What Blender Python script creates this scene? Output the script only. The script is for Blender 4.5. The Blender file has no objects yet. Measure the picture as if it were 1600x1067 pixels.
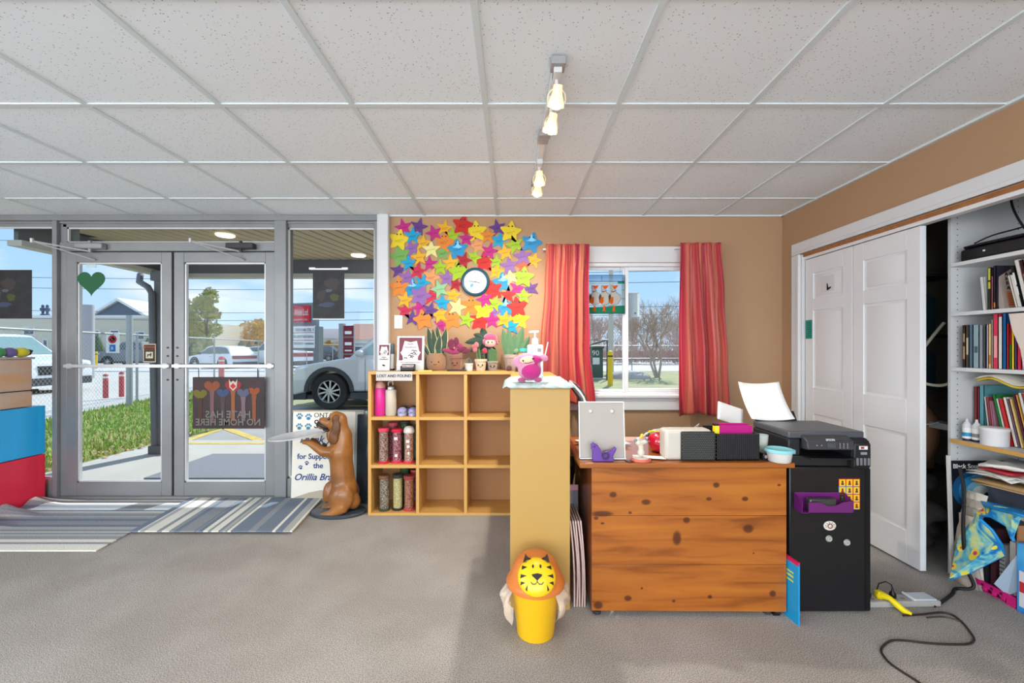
import bpy, math, random
from mathutils import Vector, Matrix, Euler
R = math.radians
sc = bpy.context.scene
COL = sc.collection
# ---------------------------------------------------------------- camera, sky, sun, lamps, exposure
cam = bpy.data.objects.new('camera', bpy.data.cameras.new('camera'))
COL.objects.link(cam)
cam.location = (0, 0, 1.26); cam.rotation_euler = (R(90), 0, 0)
cam.data.sensor_width = 36; cam.data.lens = 36 * 665 / 1600
cam.data.shift_y = 11.5 / 1600; cam.data.clip_start = .02; cam.data.clip_end = 900
sc.camera = cam
vs = sc.view_settings
vs.view_transform = 'Standard'; vs.look = 'None'; vs.gamma = 1; vs.use_curve_mapping = False
vs.exposure = 0.0
sc.cycles.use_denoising = True
sc.cycles.max_bounces = 10; sc.cycles.diffuse_bounces = 5; sc.cycles.transparent_max_bounces = 24
sc.cycles.sample_clamp_indirect = 6; sc.cycles.caustics_reflective = False; sc.cycles.caustics_refractive = False

def lin(c):
    return tuple((x / 255 / 12.92) if x / 255 <= .04045 else ((x / 255 + .055) / 1.055) ** 2.4 for x in c[:3]) + (1,)

world = bpy.data.worlds.new('sky'); sc.world = world; world.use_nodes = True
nt = world.node_tree; nt.nodes.clear(); N = nt.nodes.new; L = nt.links.new
wo = N('ShaderNodeOutputWorld'); bg = N('ShaderNodeBackground'); tc = N('ShaderNodeTexCoord')
sx = N('ShaderNodeSeparateXYZ'); L(tc.outputs['Generated'], sx.inputs[0])
cr = N('ShaderNodeValToRGB'); L(sx.outputs['Z'], cr.inputs[0])
e = cr.color_ramp.elements
e[0].position = 0; e[0].color = lin((206, 226, 244)); e[1].position = .6; e[1].color = lin((120, 172, 232))
q = e.new(.12); q.color = lin((178, 212, 243))
mp = N('ShaderNodeMapping'); mp.inputs['Scale'].default_value = (2.2, 2.2, 7); mp.inputs['Location'].default_value = (.3, 1.7, .35)
L(tc.outputs['Generated'], mp.inputs[0])
nz = N('ShaderNodeTexNoise'); nz.inputs['Scale'].default_value = 1.5; nz.inputs['Detail'].default_value = 7; L(mp.outputs[0], nz.inputs['Vector'])
c2 = N('ShaderNodeValToRGB'); c2.color_ramp.elements[0].position = .46; c2.color_ramp.elements[1].position = .62; L(nz.outputs[0], c2.inputs[0])
mx = N('ShaderNodeMixRGB'); mx.inputs[2].default_value = lin((240, 240, 246)); L(c2.outputs[0], mx.inputs[0]); L(cr.outputs[0], mx.inputs[1])
L(mx.outputs[0], bg.inputs[0]); bg.inputs[1].default_value = 1.25; L(bg.outputs[0], wo.inputs[0])

def light(name, kind, loc, energy, color=(1, 1, 1), aim=None, **kw):
    d = bpy.data.lights.new(name, kind); d.energy = energy; d.color = color
    for k, v in kw.items(): setattr(d, k, v)
    o = bpy.data.objects.new(name, d); COL.objects.link(o); o.location = loc
    if aim is not None:
        o.rotation_euler = (Vector(aim) - Vector(loc)).to_track_quat('-Z', 'Y').to_euler()
    return o
# low autumn sun, standing beyond the window and off to its side
light('sun', 'SUN', (5, 14, 12), 5.6, (1, .95, .87), aim=(5 - 3.8, 14 - 10, 12 - 9.6), angle=R(.6))
# added unseen fills behind the camera: two at the ceiling, one broad at rear
light('ceiling_fill_light', 'AREA', (-2.6, -1.2, 2.33), 50, (.90, .96, 1), aim=(-2.6, -1.2, 0), shape='RECTANGLE', size=2.4, size_y=1.2)
light('ceiling_fill_light', 'AREA', (1.0, -1.6, 2.33), 50, (.90, .96, 1), aim=(1.0, -1.6, 0), shape='RECTANGLE', size=2.4, size_y=1.2)
light('rear_fill_light', 'AREA', (-1.0, -4.6, 1.35), 350, (.86, .94, 1.0), aim=(-1.0, 5, 2.3), shape='RECTANGLE', size=6.5, size_y=2.0)

light('side_fill_light', 'AREA', (-5.6, -1.8, 1.4), 150, (.88, .95, 1.0), aim=(3, 1.2, 1.6), shape='RECTANGLE', size=3.0, size_y=1.8)  # added unseen fill that brightens the right wall and closet doors

# ---------------------------------------------------------------- helpers
_mats = {}
def M(rgb, rough=.6, metal=0, spec=.35, bump=None, var=None, trans=0, alpha=1, emis=0, sheen=0, coat=0, name=None):
    key = (tuple(rgb), rough, metal, spec, bump, var, trans, alpha, emis, sheen, coat)
    if key in _mats: return _mats[key]
    m = bpy.data.materials.new(name or 'paint_%d_%d_%d' % tuple(rgb[:3])); m.use_nodes = True
    t = m.node_tree; b = t.nodes['Principled BSDF']
    b.inputs['Base Color'].default_value = lin(rgb); b.inputs['Roughness'].default_value = rough
    b.inputs['Metallic'].default_value = metal; b.inputs['Specular IOR Level'].default_value = spec
    b.inputs['Transmission Weight'].default_value = trans; b.inputs['Alpha'].default_value = alpha
    b.inputs['Coat Weight'].default_value = coat
    if emis: b.inputs['Emission Color'].default_value = lin(rgb); b.inputs['Emission Strength'].default_value = emis
    if sheen: b.inputs['Sheen Weight'].default_value = sheen
    if bump or var:
        co = t.nodes.new('ShaderNodeTexCoord')
    if bump:
        n = t.nodes.new('ShaderNodeTexNoise'); n.inputs['Scale'].default_value = bump[0]; n.inputs['Detail'].default_value = 4
        t.links.new(co.outputs['Object'], n.inputs['Vector'])
        bp = t.nodes.new('ShaderNodeBump'); bp.inputs['Strength'].default_value = bump[1]; bp.inputs['Distance'].default_value = .01
        t.links.new(n.outputs[0], bp.inputs['Height']); t.links.new(bp.outputs[0], b.inputs['Normal'])
    if var:   # (scale, amount[, rgb2])
        n = t.nodes.new('ShaderNodeTexNoise'); n.inputs['Detail'].default_value = 5
        mpg = t.nodes.new('ShaderNodeMapping')
        s = var[0]; s = (s, s, s) if not isinstance(s, tuple) else s
        mpg.inputs['Scale'].default_value = s; n.inputs['Scale'].default_value = 1
        t.links.new(co.outputs['Object'], mpg.inputs[0]); t.links.new(mpg.outputs[0], n.inputs['Vector'])
        ramp = t.nodes.new('ShaderNodeValToRGB'); ramp.color_ramp.elements[0].position = .35; ramp.color_ramp.elements[1].position = .65
        a = var[1]
        c1 = lin(rgb); c2_ = lin(var[2]) if len(var) > 2 else tuple(x * (1 - a) for x in c1[:3]) + (1,)
        ramp.color_ramp.elements[0].color = c2_; ramp.color_ramp.elements[1].color = c1
        t.links.new(n.outputs[0], ramp.inputs[0]); t.links.new(ramp.outputs[0], b.inputs['Base Color'])
    _mats[key] = m
    return m

def glass_mat(name, tint=(245, 250, 252), gloss=.06, rough=.0):
    m = bpy.data.materials.new(name); m.use_nodes = True; t = m.node_tree; t.nodes.clear()
    o = t.nodes.new('ShaderNodeOutputMaterial'); a = t.nodes.new('ShaderNodeBsdfTransparent'); g = t.nodes.new('ShaderNodeBsdfGlossy')
    mixn = t.nodes.new('ShaderNodeMixShader'); a.inputs[0].default_value = lin(tint); g.inputs['Roughness'].default_value = rough
    lw = t.nodes.new('ShaderNodeLayerWeight'); pw = t.nodes.new('ShaderNodeMath'); pw.operation = 'POWER'; pw.inputs[1].default_value = 4
    mul = t.nodes.new('ShaderNodeMath'); mul.operation = 'MULTIPLY_ADD'; mul.inputs[1].default_value = gloss * 6; mul.inputs[2].default_value = gloss
    mul.use_clamp = True; t.links.new(lw.outputs['Facing'], pw.inputs[0])
    t.links.new(pw.outputs[0], mul.inputs[0]); t.links.new(mul.outputs[0], mixn.inputs[0])
    t.links.new(a.outputs[0], mixn.inputs[1]); t.links.new(g.outputs[0], mixn.inputs[2]); t.links.new(mixn.outputs[0], o.inputs[0])
    return m
GLASS = glass_mat('clear_glass', gloss=.006)
CLEAR = glass_mat('clear_plastic', (232, 238, 242), .07, .08)

def W(px, py, d):
    """reference frame of the survey: where a ray through a photo point stands at depth d (metres)"""
    return Vector(((px - 800) * d / 665, d, 1.26 - (py - 545) * d / 665))
def FL(px, py, z=0.0):
    d = (1.26 - z) * 665 / (py - 545); return Vector(((px - 800) * d / 665, d, z))

class MB:
    def __init__(s): s.v = []; s.f = []; s.m = []; s.T = Matrix.Identity(4)
    def at(s, loc=(0, 0, 0), rot=(0, 0, 0), scale=(1, 1, 1)):
        s.T = Matrix.LocRotScale(Vector(loc), Euler([R(a) for a in rot]), Vector(scale)); return s
    def add(s, vs_, fs, m=0):
        b = len(s.v); s.v += [s.T @ Vector(p) for p in vs_]
        s.f += [tuple(b + i for i in f) for f in fs]; s.m += [m] * len(fs); return s
    def box(s, x0, x1, y0, y1, z0, z1, m=0):
        return s.add([(x0,y0,z0),(x1,y0,z0),(x1,y1,z0),(x0,y1,z0),(x0,y0,z1),(x1,y0,z1),(x1,y1,z1),(x0,y1,z1)],
              [(0,3,2,1),(4,5,6,7),(0,1,5,4),(1,2,6,5),(2,3,7,6),(3,0,4,7)], m)
    def cb(s, c, sz, m=0):
        return s.box(c[0]-sz[0]/2, c[0]+sz[0]/2, c[1]-sz[1]/2, c[1]+sz[1]/2, c[2]-sz[2]/2, c[2]+sz[2]/2, m)
    def prism(s, pts, ax, a, b, m=0):
        n = len(pts)
        def mk(p, t): return {'x': (t, p[0], p[1]), 'y': (p[0], t, p[1]), 'z': (p[0], p[1], t)}[ax]
        vs_ = [mk(p, a) for p in pts] + [mk(p, b) for p in pts]
        fs = [tuple(range(n))[::-1], tuple(range(n, 2 * n))] + [(i, (i + 1) % n, n + (i + 1) % n, n + i) for i in range(n)]
        return s.add(vs_, fs, m)
    def rings(s, rs, m=0, closed=True, cap=True):
        n = len(rs[0]); vs_ = [p for r in rs for p in r]; fs = []
        for j in range(len(rs) - 1):
            for i in range(n if closed else n - 1):
                k = (i + 1) % n; fs.append((j*n+i, j*n+k, (j+1)*n+k, (j+1)*n+i))
        if cap and closed: fs += [tuple(range(n))[::-1], tuple(range((len(rs)-1)*n, len(rs)*n))]
        return s.add(vs_, fs, m)
    def lathe(s, prof, c=(0, 0, 0), n=20, m=0, sx=1, sy=1, cap=True):
        rs = [[(c[0] + max(r, 1e-4)*sx*math.cos(2*math.pi*i/n), c[1] + max(r, 1e-4)*sy*math.sin(2*math.pi*i/n), c[2] + z) for i in range(n)] for r, z in prof]
        return s.rings(rs, m, cap=cap)
    def cyl(s, c, r, h, n=20, m=0): return s.lathe([(r, 0), (r, h)], c, n, m)
    def tube(s, pts, r, n=8, m=0, cap=True):
        pts = [Vector(p) for p in pts]; rr = r if isinstance(r, (list, tuple)) else [r] * len(pts); rs = []; up = None
        for i, p in enumerate(pts):
            t = (pts[min(i+1, len(pts)-1)] - pts[max(i-1, 0)])
            if t.length < 1e-9: t = Vector((0, 0, 1))
            t.normalize()
            if up is None: up = Vector((0, 0, 1)) if abs(t.z) < .9 else Vector((1, 0, 0))
            a = t.cross(up)
            if a.length < 1e-4: a = t.orthogonal()
            a.normalize(); b = a.cross(t); up = b
            rs.append([p + a * rr[i] * math.cos(2*math.pi*k/n) + b * rr[i] * math.sin(2*math.pi*k/n) for k in range(n)])
        return s.rings(rs, m, cap=cap)
    def ell(s, c, r, nu=16, nv=10, m=0, rot=(0, 0, 0)):
        r = (r, r, r) if not isinstance(r, (tuple, list)) else r; E = Euler([R(a) for a in rot]).to_matrix()
        rs = []
        for j in range(nv + 1):
            ph = math.pi * j / nv; q = max(math.sin(ph), .001); z = -math.cos(ph)
            rs.append([Vector(c) + E @ Vector((r[0]*q*math.cos(2*math.pi*i/nu), r[1]*q*math.sin(2*math.pi*i/nu), r[2]*z)) for i in range(nu)])
        return s.rings(rs, m)
    def plate(s, pts, t, axis='y', a=0, m=0): return s.prism(pts, axis, a, a + t, m)
    def build(s, name, mats, parent=None, loc=None, bevel=0, smooth=None, seg=2, rot=None):
        me = bpy.data.meshes.new(name); me.from_pydata([tuple(p) for p in s.v], [], s.f)
        mats = mats if isinstance(mats, (list, tuple)) else [mats]
        for x in mats: me.materials.append(x)
        if len(mats) > 1: me.polygons.foreach_set('material_index', s.m)
        me.update()
        import bmesh
        bm = bmesh.new(); bm.from_mesh(me); bmesh.ops.recalc_face_normals(bm, faces=bm.faces)
        bm.to_mesh(me); bm.free()
        o = bpy.data.objects.new(name, me); COL.objects.link(o)
        if parent: o.parent = parent
        if loc is not None: o.location = loc
        if rot is not None: o.rotation_euler = [R(a) for a in rot]
        if smooth is not False:
            me.polygons.foreach_set('use_smooth', [True] * len(me.polygons))
            me.set_sharp_from_angle(angle=R(smooth or 38))
        if bevel:
            b = o.modifiers.new('edge', 'BEVEL'); b.width = bevel; b.segments = seg; b.limit_method = 'ANGLE'; b.angle_limit = R(40)
            b.harden_normals = False
        return o
def tag(o, label=None, cat=None, group=None, kind=None):
    if label: o['label'] = label
    if cat: o['category'] = cat
    if group: o['group'] = group
    if kind: o['kind'] = kind
    return o
def thing(name, label, cat, loc=(0, 0, 0), rz=0, group=None, rot=None):
    o = bpy.data.objects.new(name, None); COL.objects.link(o); o.location = loc
    o.rotation_euler = [R(a) for a in rot] if rot else (0, 0, R(rz)); o.empty_display_size = .05
    return tag(o, label, cat, group)
def kids(o): return [c for c in bpy.data.objects if c.parent == o]
def dup(root, loc, rz=None, label=None, scale=None):
    r = root.copy(); COL.objects.link(r); r.location = loc
    if rz is not None: r.rotation_euler = (0, 0, R(rz))
    if scale: r.scale = scale
    if label: r['label'] = label
    for ch in kids(root):
        c = ch.copy(); COL.objects.link(c); c.parent = r
        for g in kids(ch):
            d = g.copy(); COL.objects.link(d); d.parent = c
    return r
def struct(o): o['kind'] = 'structure'; return o
def text(s, size, mat, parent=None, loc=(0, 0, 0), rot=(90, 0, 0), name='lettering', align='CENTER', ext=.0006, shear=0, sx=1, bold=0):
    c = bpy.data.curves.new(name, 'FONT'); c.body = s; c.size = size; c.align_x = align; c.align_y = 'CENTER'
    c.extrude = ext; c.shear = shear; c.offset = bold; c.resolution_u = 3
    o = bpy.data.objects.new(name, c); COL.objects.link(o); c.materials.append(mat)
    bpy.context.view_layer.update()
    me = bpy.data.meshes.new_from_object(o.evaluated_get(bpy.context.evaluated_depsgraph_get()))
    bpy.data.objects.remove(o); bpy.data.curves.remove(c)
    o = bpy.data.objects.new(name, me); COL.objects.link(o)
    o.location = loc; o.rotation_euler = [R(a) for a in rot]; o.scale = (sx, 1, 1)
    if parent: o.parent = parent
    return o
WHITE = M((232, 232, 230), .45); BLACK = M((20, 20, 22), .4); CHROME = M((200, 200, 205), .25, 1)
# ================================================================ THE ROOM
def carpet_mat():
    m = bpy.data.materials.new('carpet'); m.use_nodes = True; t = m.node_tree; b = t.nodes['Principled BSDF']
    b.inputs['Roughness'].default_value = .95; b.inputs['Specular IOR Level'].default_value = .1
    co = t.nodes.new('ShaderNodeTexCoord')
    def noise(sc_, det): 
        n = t.nodes.new('ShaderNodeTexNoise'); n.inputs['Scale'].default_value = sc_; n.inputs['Detail'].default_value = det
        t.links.new(co.outputs['Object'], n.inputs['Vector']); return n
    n1 = noise(240, 6); n2 = noise(2.2, 5)
    r = t.nodes.new('ShaderNodeValToRGB'); r.color_ramp.elements[0].position = .36; r.color_ramp.elements[1].position = .64
    r.color_ramp.elements[0].color = lin((130, 124, 120)); r.color_ramp.elements[1].color = lin((202, 197, 191))
    t.links.new(n1.outputs[0], r.inputs[0])
    mm = t.nodes.new('ShaderNodeMixRGB'); mm.blend_type = 'MULTIPLY'; mm.inputs[0].default_value = .5
    r2 = t.nodes.new('ShaderNodeValToRGB'); r2.color_ramp.elements[0].position = .4; r2.color_ramp.elements[1].position = .6
    r2.color_ramp.elements[0].color = (.72, .70, .68, 1); r2.color_ramp.elements[1].color = (1, 1, 1, 1)
    t.links.new(n2.outputs[0], r2.inputs[0]); t.links.new(r.outputs[0], mm.inputs[1]); t.links.new(r2.outputs[0], mm.inputs[2])
    t.links.new(mm.outputs[0], b.inputs['Base Color'])
    bp = t.nodes.new('ShaderNodeBump'); bp.inputs['Strength'].default_value = .8; bp.inputs['Distance'].default_value = .006
    t.links.new(n1.outputs[0], bp.inputs['Height']); t.links.new(bp.outputs[0], b.inputs['Normal'])
    return m
def tile_mat():
    m = bpy.data.materials.new('ceiling_tile'); m.use_nodes = True; t = m.node_tree; b = t.nodes['Principled BSDF']
    b.inputs['Roughness'].default_value = .9; b.inputs['Specular IOR Level'].default_value = .1
    co = t.nodes.new('ShaderNodeTexCoord')
    v = t.nodes.new('ShaderNodeTexVoronoi'); v.inputs['Scale'].default_value = 72
    n = t.nodes.new('ShaderNodeTexNoise'); n.inputs['Scale'].default_value = 40
    t.links.new(co.outputs['Object'], n.inputs['Vector'])
    ad = t.nodes.new('ShaderNodeMixRGB'); ad.inputs[0].default_value = .012; t.links.new(co.outputs['Object'], ad.inputs[1]); t.links.new(n.outputs['Color'], ad.inputs[2])
    t.links.new(ad.outputs[0], v.inputs['Vector'])
    r = t.nodes.new('ShaderNodeValToRGB'); r.color_ramp.elements[0].position = .10; r.color_ramp.elements[1].position = .20
    r.color_ramp.elements[0].color = lin((140, 140, 140)); r.color_ramp.elements[1].color = lin((233, 240, 245))
    t.links.new(v.outputs['Distance'], r.inputs[0])
    # random share of the pits are shallow
    sub = t.nodes.new('ShaderNodeMixRGB'); sub.inputs[2].default_value = lin((233, 240, 245))
    sp = t.nodes.new('ShaderNodeSeparateColor'); t.links.new(v.outputs['Color'], sp.inputs[0])
    gt = t.nodes.new('ShaderNodeMath'); gt.operation = 'GREATER_THAN'; gt.inputs[1].default_value = .86
    t.links.new(sp.outputs[0], gt.inputs[0]); t.links.new(gt.outputs[0], sub.inputs[0]); t.links.new(r.outputs[0], sub.inputs[1])
    t.links.new(sub.outputs[0], b.inputs['Base Color'])
    return m
TAN = M((174, 140, 109), .75, spec=.2, bump=(60, .08))
TRIM = M((216, 217, 219), .4, bump=(25, .04))
ALU = M((138, 140, 142), .42, .25, bump=(30, .05), var=((3, 3, 3), .12))
ALUL = M((206, 206, 209), .35, .3)
CEIL = 2.383
XR, YB = 2.28, 3.59
XL, YF = -6.2, -5.0
struct(MB().box(XL, XR + 1.3, YF, YB + .02, -.12, 0).build('floor', carpet_mat()))
struct(MB().box(XL, XR + 1.3, YF, YB + .16, CEIL, CEIL + .1).build('ceiling', tile_mat()))
# suspended T-bar grid
g = MB(); GM = M((210, 220, 223), .4)
k = 0
for i in range(-10, 4):
    x = -.123 + .61 * i
    if x > XL and x < XR: g.box(x - .012, x + .012, YF, YB, CEIL - .006, CEIL + .001)
for i in range(-10, 3):
    y = 1.955 + .61 * i
    if y > YF + .1 and y < YB - .05: g.box(XL, XR, y - .012, y + .012, CEIL - .0061, CEIL + .001)
struct(g.build('ceiling_grid', GM))
a = MB().box(XR - .022, XR, YF, YB, CEIL - .012, CEIL).box(-1.03, XR, YB - .022, YB, CEIL - .012, CEIL)
struct(a.build('trim_1', GM))
# back wall, pierced by the window
WX0, WX1, WZ0, WZ1 = .42, 1.52, .865, 1.985
b = MB()
b.box(-1.03, WX0, YB, YB + .16, 0, CEIL).box(WX1, XR + .1, YB, YB + .16, 0, CEIL).box(WX0, WX1, YB, YB + .16, 0, WZ0).box(WX0, WX1, YB, YB + .16, WZ1, CEIL)
struct(b.build('wall_back', TAN))
# right wall with the closet opening
CY0, CY1, CZ = 1.25, 3.355, 2.0
b = MB()
b.box(XR, XR + .10, CY1, YB, 0, CEIL).box(XR, XR + .10, YF, CY0, 0, CEIL).box(XR, XR + .10, CY0, CY1, CZ, CEIL)
struct(b.build('wall_right', TAN))
struct(MB().box(XL - .1, XL, YF, YB, 0, CEIL).build('wall_left', TAN))
b = MB().box(XL, XR, YF - .1, YF, 0, .35).box(XL, XR, YF - .1, YF, 2.2, CEIL).box(XL, -4.4, YF - .1, YF, .35, 2.2).box(2.0, XR, YF - .1, YF, .35, 2.2)
struct(b.build('wall_front', TAN))
# casing of the closet: two boards and a head with a stepped profile
b = MB()
for (y0, y1, x) in ((CY1 + .0302, CY1 + .095, .017), (CY1, CY1 + .03, .024), (CY0 - .095, CY0, .017)):
    b.box(XR - x, XR, y0, y1, 0, CZ + .0045)
b.box(XR - .017, XR, CY0 - .095, CY1 + .095, CZ + .005, CZ + .1).box(XR - .024, XR, CY0, CY1 + .03, CZ + .005, CZ + .03)
struct(b.build('trim_2', TRIM, bevel=.004))
b = MB().box(XR - .002, XR + .1, CY1 - .016, CY1, 0, CZ).box(XR - .002, XR + .1, CY0, CY0 + .016, 0, CZ)
struct(b.build('trim_3', TRIM, bevel=.002))
struct(MB().box(XR + .002, XR + .1, CY0 + .016, CY1 - .016, CZ - .02, CZ).build('trim_4', M((176, 116, 66), .5, var=((1, 30, 30), .3), bump=(40, .1))))
struct(MB().box(XR + .012, XR + .06, CY0 + .016, CY1 - .02, CZ - .042, CZ - .02).build('trim_5', M((230, 230, 232), .3)))
# closet interior
DARK = M((150, 145, 138), .8)
b = MB().box(XR + .95, XR + 1.0, CY0 - .3, YB + .1, 0, CEIL).box(XR + .1, XR + 1.0, YB + .05, YB + .1, 0, CEIL).box(XR + .1, XR + 1.0, CY0 - .35, CY0 - .3, 0, CEIL)
struct(b.build('wall_closet', DARK))

# ---- storefront: aluminium frames, transom, two glass doors, sidelights
ZT = 2.365   # top of glass 
y0, y1 = YB - .03, YB + .09
f = MB()
f.box(XL, -1.125, y0, y1, 2.335, CEIL)            # head
f.box(XL, -1.125, y0 + .02, y1 - .02, 2.315, 2.335)
f.box(-3.85, -3.81, y0, y1, 0, 2.335).box(-3.81, -3.755, y0 + .03, y1 + .02, 0, 2.315)   # mullion beside the doors
f.box(-1.99, -1.89, y0, y1, 0, 2.335)
f.box(-1.155, -1.125, y0 + .01, y1, 0, 2.335)
f.box(-5.6, -5.5, y0, y1, 0, 2.335)
f.box(-3.79, -1.98, y0 + .005, y1, 2.08, 2.155)     # transom bar
f.box(-1.89, -1.15, y0 + .015, y1 - .02, 0, .17).box(-1.89, -1.15, y0 + .03, y1 - .03, 2.28, 2.335)
f.box(XL, -3.85, y0 + .015, y1 - .02, 0, .17).box(XL, -3.85, y0 + .03, y1 - .03, 2.29, 2.335)
f.box(-3.79, -1.98, y0 + .03, y1 - .03, 2.285, 2.335)
f.box(-3.81, -1.99, y0, y1, -.01, .022)        # threshold
struct(f.build('window_1', ALU, bevel=.004))
f = MB()
for (xa, xb, za, zb) in ((-1.89, -1.155, .17, 2.28), (XL, -3.85, .17, 2.29), (-3.755, -1.99, 2.155, 2.285)):
    t_ = .012
    f.box(xa, xa + t_, y0 + .035, y0 + .05, za, zb).box(xb - t_, xb, y0 + .035, y0 + .05, za, zb)
    f.box(xa, xb, y0 + .035, y0 + .05, za, za + t_).box(xa, xb, y0 + .035, y0 + .05, zb - t_, zb)
struct(f.build('trim_6', ALUL))
f = MB()
f.box(-1.885, -1.155, YB + .028, YB + .034, .17, 2.29).box(XL, -3.85, YB + .028, YB + .034, .17, 2.3).box(-3.76, -1.99, YB + .028, YB + .034, 2.15, 2.29)
struct(f.build('window_3', GLASS))
# painted jamb between storefront and tan wall
struct(MB().box(-1.125, -1.028, YB - .045, YB + .12, 0, CEIL).box(-1.11, -1.03, YB - .052, YB - .045, 0, CEIL).build('trim_7', M((205, 206, 208), .45), bevel=.004))

def shop_door(i, xa, xb, hinge_side):
    d = thing('door_%d' % i, None, None, (xa, YB, 0)); struct(d); w = xb - xa
    fr = MB(); ya, yb = -.005, .045
    fr.box(0, .085, ya, yb, .022, 2.075).box(w - .085, w, ya, yb, .022, 2.075)
    fr.box(.085, w - .085, ya, yb, .022, .135).box(.085, w - .085, ya, yb, 1.99, 2.075)
    fr.build('door_frame', ALU, d, bevel=.003)
    t_ = .014; bd = MB()
    bd.box(.085, .085 + t_, ya + .008, .03, .135, 1.99).box(w - .085 - t_, w - .085, ya + .008, .03, .135, 1.99)
    bd.box(.085, w - .085, ya + .008, .03, .135, .135 + t_).box(.085, w - .085, ya + .008, .03, 1.99 - t_, 1.99)
    bd.build('glazing_bead', ALUL, d, bevel=.002)
    MB().box(.09, w - .09, .02, .026, .14, 1.985).build('door_pane', GLASS, d)
    pb = MB().box(-.0, w + .0, -.035, -.012, 1.103, 1.13)
    pb.box(.02, .06, -.03, 0, 1.095, 1.138).box(w - .06, w - .02, -.03, 0, 1.095, 1.138)
    pb.build('push_bar', ALUL, d, bevel=.003)
    bt = MB()
    for z in (1.2, 1.27, 1.0): bt.at((w - .03 if hinge_side < 0 else .03, -.005, z), (90, 0, 0)).cyl((0, 0, 0), .008, .006, 10)
    bt.build('bolt', M((60, 60, 62), .4, .7), d)
    return d
d1 = shop_door(1, -3.752, -2.868, -1)
d2 = shop_door(2, -2.848, -1.992, 1)
struct(MB().box(-2.866, -2.85, YB + .005, YB + .03, .02, 2.075).build('trim_8', M((28, 28, 30), .7)))
# hydraulic closers
def closer(x, sgn, dark, label):
    o = thing('door_closer', label, 'door closer', (x, YB - .03, 2.112))
    m_ = M((58, 58, 62), .45, .2) if dark else M((150, 150, 152), .45, .3)
    MB().box(-.115, .115, -.055, 0, -.024, .024).build('closer_body', m_, o, bevel=.01)
    MB().tube([(0, -.03, .042), (0, -.03, -.05)], .013, 10).build('spindle', m_, o)
    p0 = Vector((-.0 * sgn, -.03, -.045)); p1 = Vector((-.29 * sgn, -.2, -.0)); p2 = Vector((.0, .012, -.105))
    MB().tube([p0, p1], .007, 6).tube([p1, p2], .006, 6).tube([p1 + Vector((0, 0, -.012)), p1 + Vector((0, 0, .02))], .012, 8).build('closer_arm', M((200, 200, 203), .3, .6), o)
    return o
closer(-2.25, 1, True, 'dark door closer with folded arm above the door nearer the dog statue')
closer(-3.5, 1, False, 'grey door closer above the door with the green heart')

# ---- window in the tan wall
w = MB(); 
def frame_rect(mb, xa, xb, za, zb, t, ya, yb, m=0):
    mb.box(xa, xa + t, ya, yb, za, zb, m).box(xb - t, xb, ya, yb, za, zb, m).box(xa + t, xb - t, ya, yb, za, za + t, m).box(xa + t, xb - t, ya, yb, zb - t, zb, m)
# casing boards
w.box(WX0 - .09, WX0, YB - .02, YB, WZ0 - .0, WZ1).box(WX1, WX1 + .09, YB - .02, YB, WZ0, WZ1)
w.box(WX0 - .09, WX1 + .09, YB - .022, YB, WZ1 - .0, WZ1 + .135 - .0)
w.box(WX0 - .09, WX1 + .09, YB - .022, YB, WZ0 - .12, WZ0 - .012)
w.box(WX0 - .11, WX1 + .11, YB - .05, YB + .02, WZ0 - .014, WZ0 + .01)
struct(w.build('trim_9', TRIM, bevel=.004))
w = MB(); frame_rect(w, WX0, WX1, WZ0, WZ1, .028, YB + .0, YB + .11)
xm = .97
w.box(xm - .011, xm + .029, YB + .0635, YB + .0905, WZ0 + .01, WZ1 - .01)
frame_rect(w, WX0 + .028, xm, WZ0 + .028, WZ1 - .028, .02, YB + .06, YB + .085)
frame_rect(w, xm - .008, WX1 - .028, WZ0 + .028, WZ1 - .028, .03, YB + .035, YB + .058)
struct(w.build('window_2', M((225, 227, 230), .35), bevel=.003))
struct(MB().box(WX0 + .04, xm, YB + .07, YB + .074, WZ0 + .04, WZ1 - .04).box(xm, WX1 - .05, YB + .045, YB + .049, WZ0 + .05, WZ1 - .05).build('window_4', GLASS))

# ---- closet doors: two moulded leaves
def leaf(i, ya, yb, x):
    wd = yb - ya; b = MB(); T = .034
    b.box(x + .008, x + T - .008, ya, yb, .012, 1.952)
    zs = []
    st = .085
    for xa, xb in ((x, x + .008), (x + T - .008, x + T)):
        b.box(xa, xb, ya, ya + st, .012, 1.952).box(xa, xb, yb - st, yb, .012, 1.952)
        for za, zb in ((.012, .205), (.765, .965), (1.55, 1.64), (1.835, 1.952)): b.box(xa, xb, ya + st, yb - st, za, zb)
    for za, zb in ((.205, .765), (.965, 1.55), (1.64, 1.835)):
        m_ = .018; q = .03
        for (xo, xi) in ((x + .008, x + .001), ):
            A = [(xo, ya+st+m_, za+m_), (xo, yb-st-m_, za+m_), (xo, yb-st-m_, zb-m_), (xo, ya+st+m_, zb-m_)]
            B = [(xi, ya+st+m_+q, za+m_+q), (xi, yb-st-m_-q, za+m_+q), (xi, yb-st-m_-q, zb-m_-q), (xi, ya+st+m_+q, zb-m_-q)]
            b.rings([A, B])
    o = b.build('door_%d' % i, M((226, 227, 229), .38, bump=(80, .04)), bevel=.0022)
    return struct(o)
leaf(3, 2.868, 3.325, 2.293)
leaf(4, 2.39, 2.862, 2.293)

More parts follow.
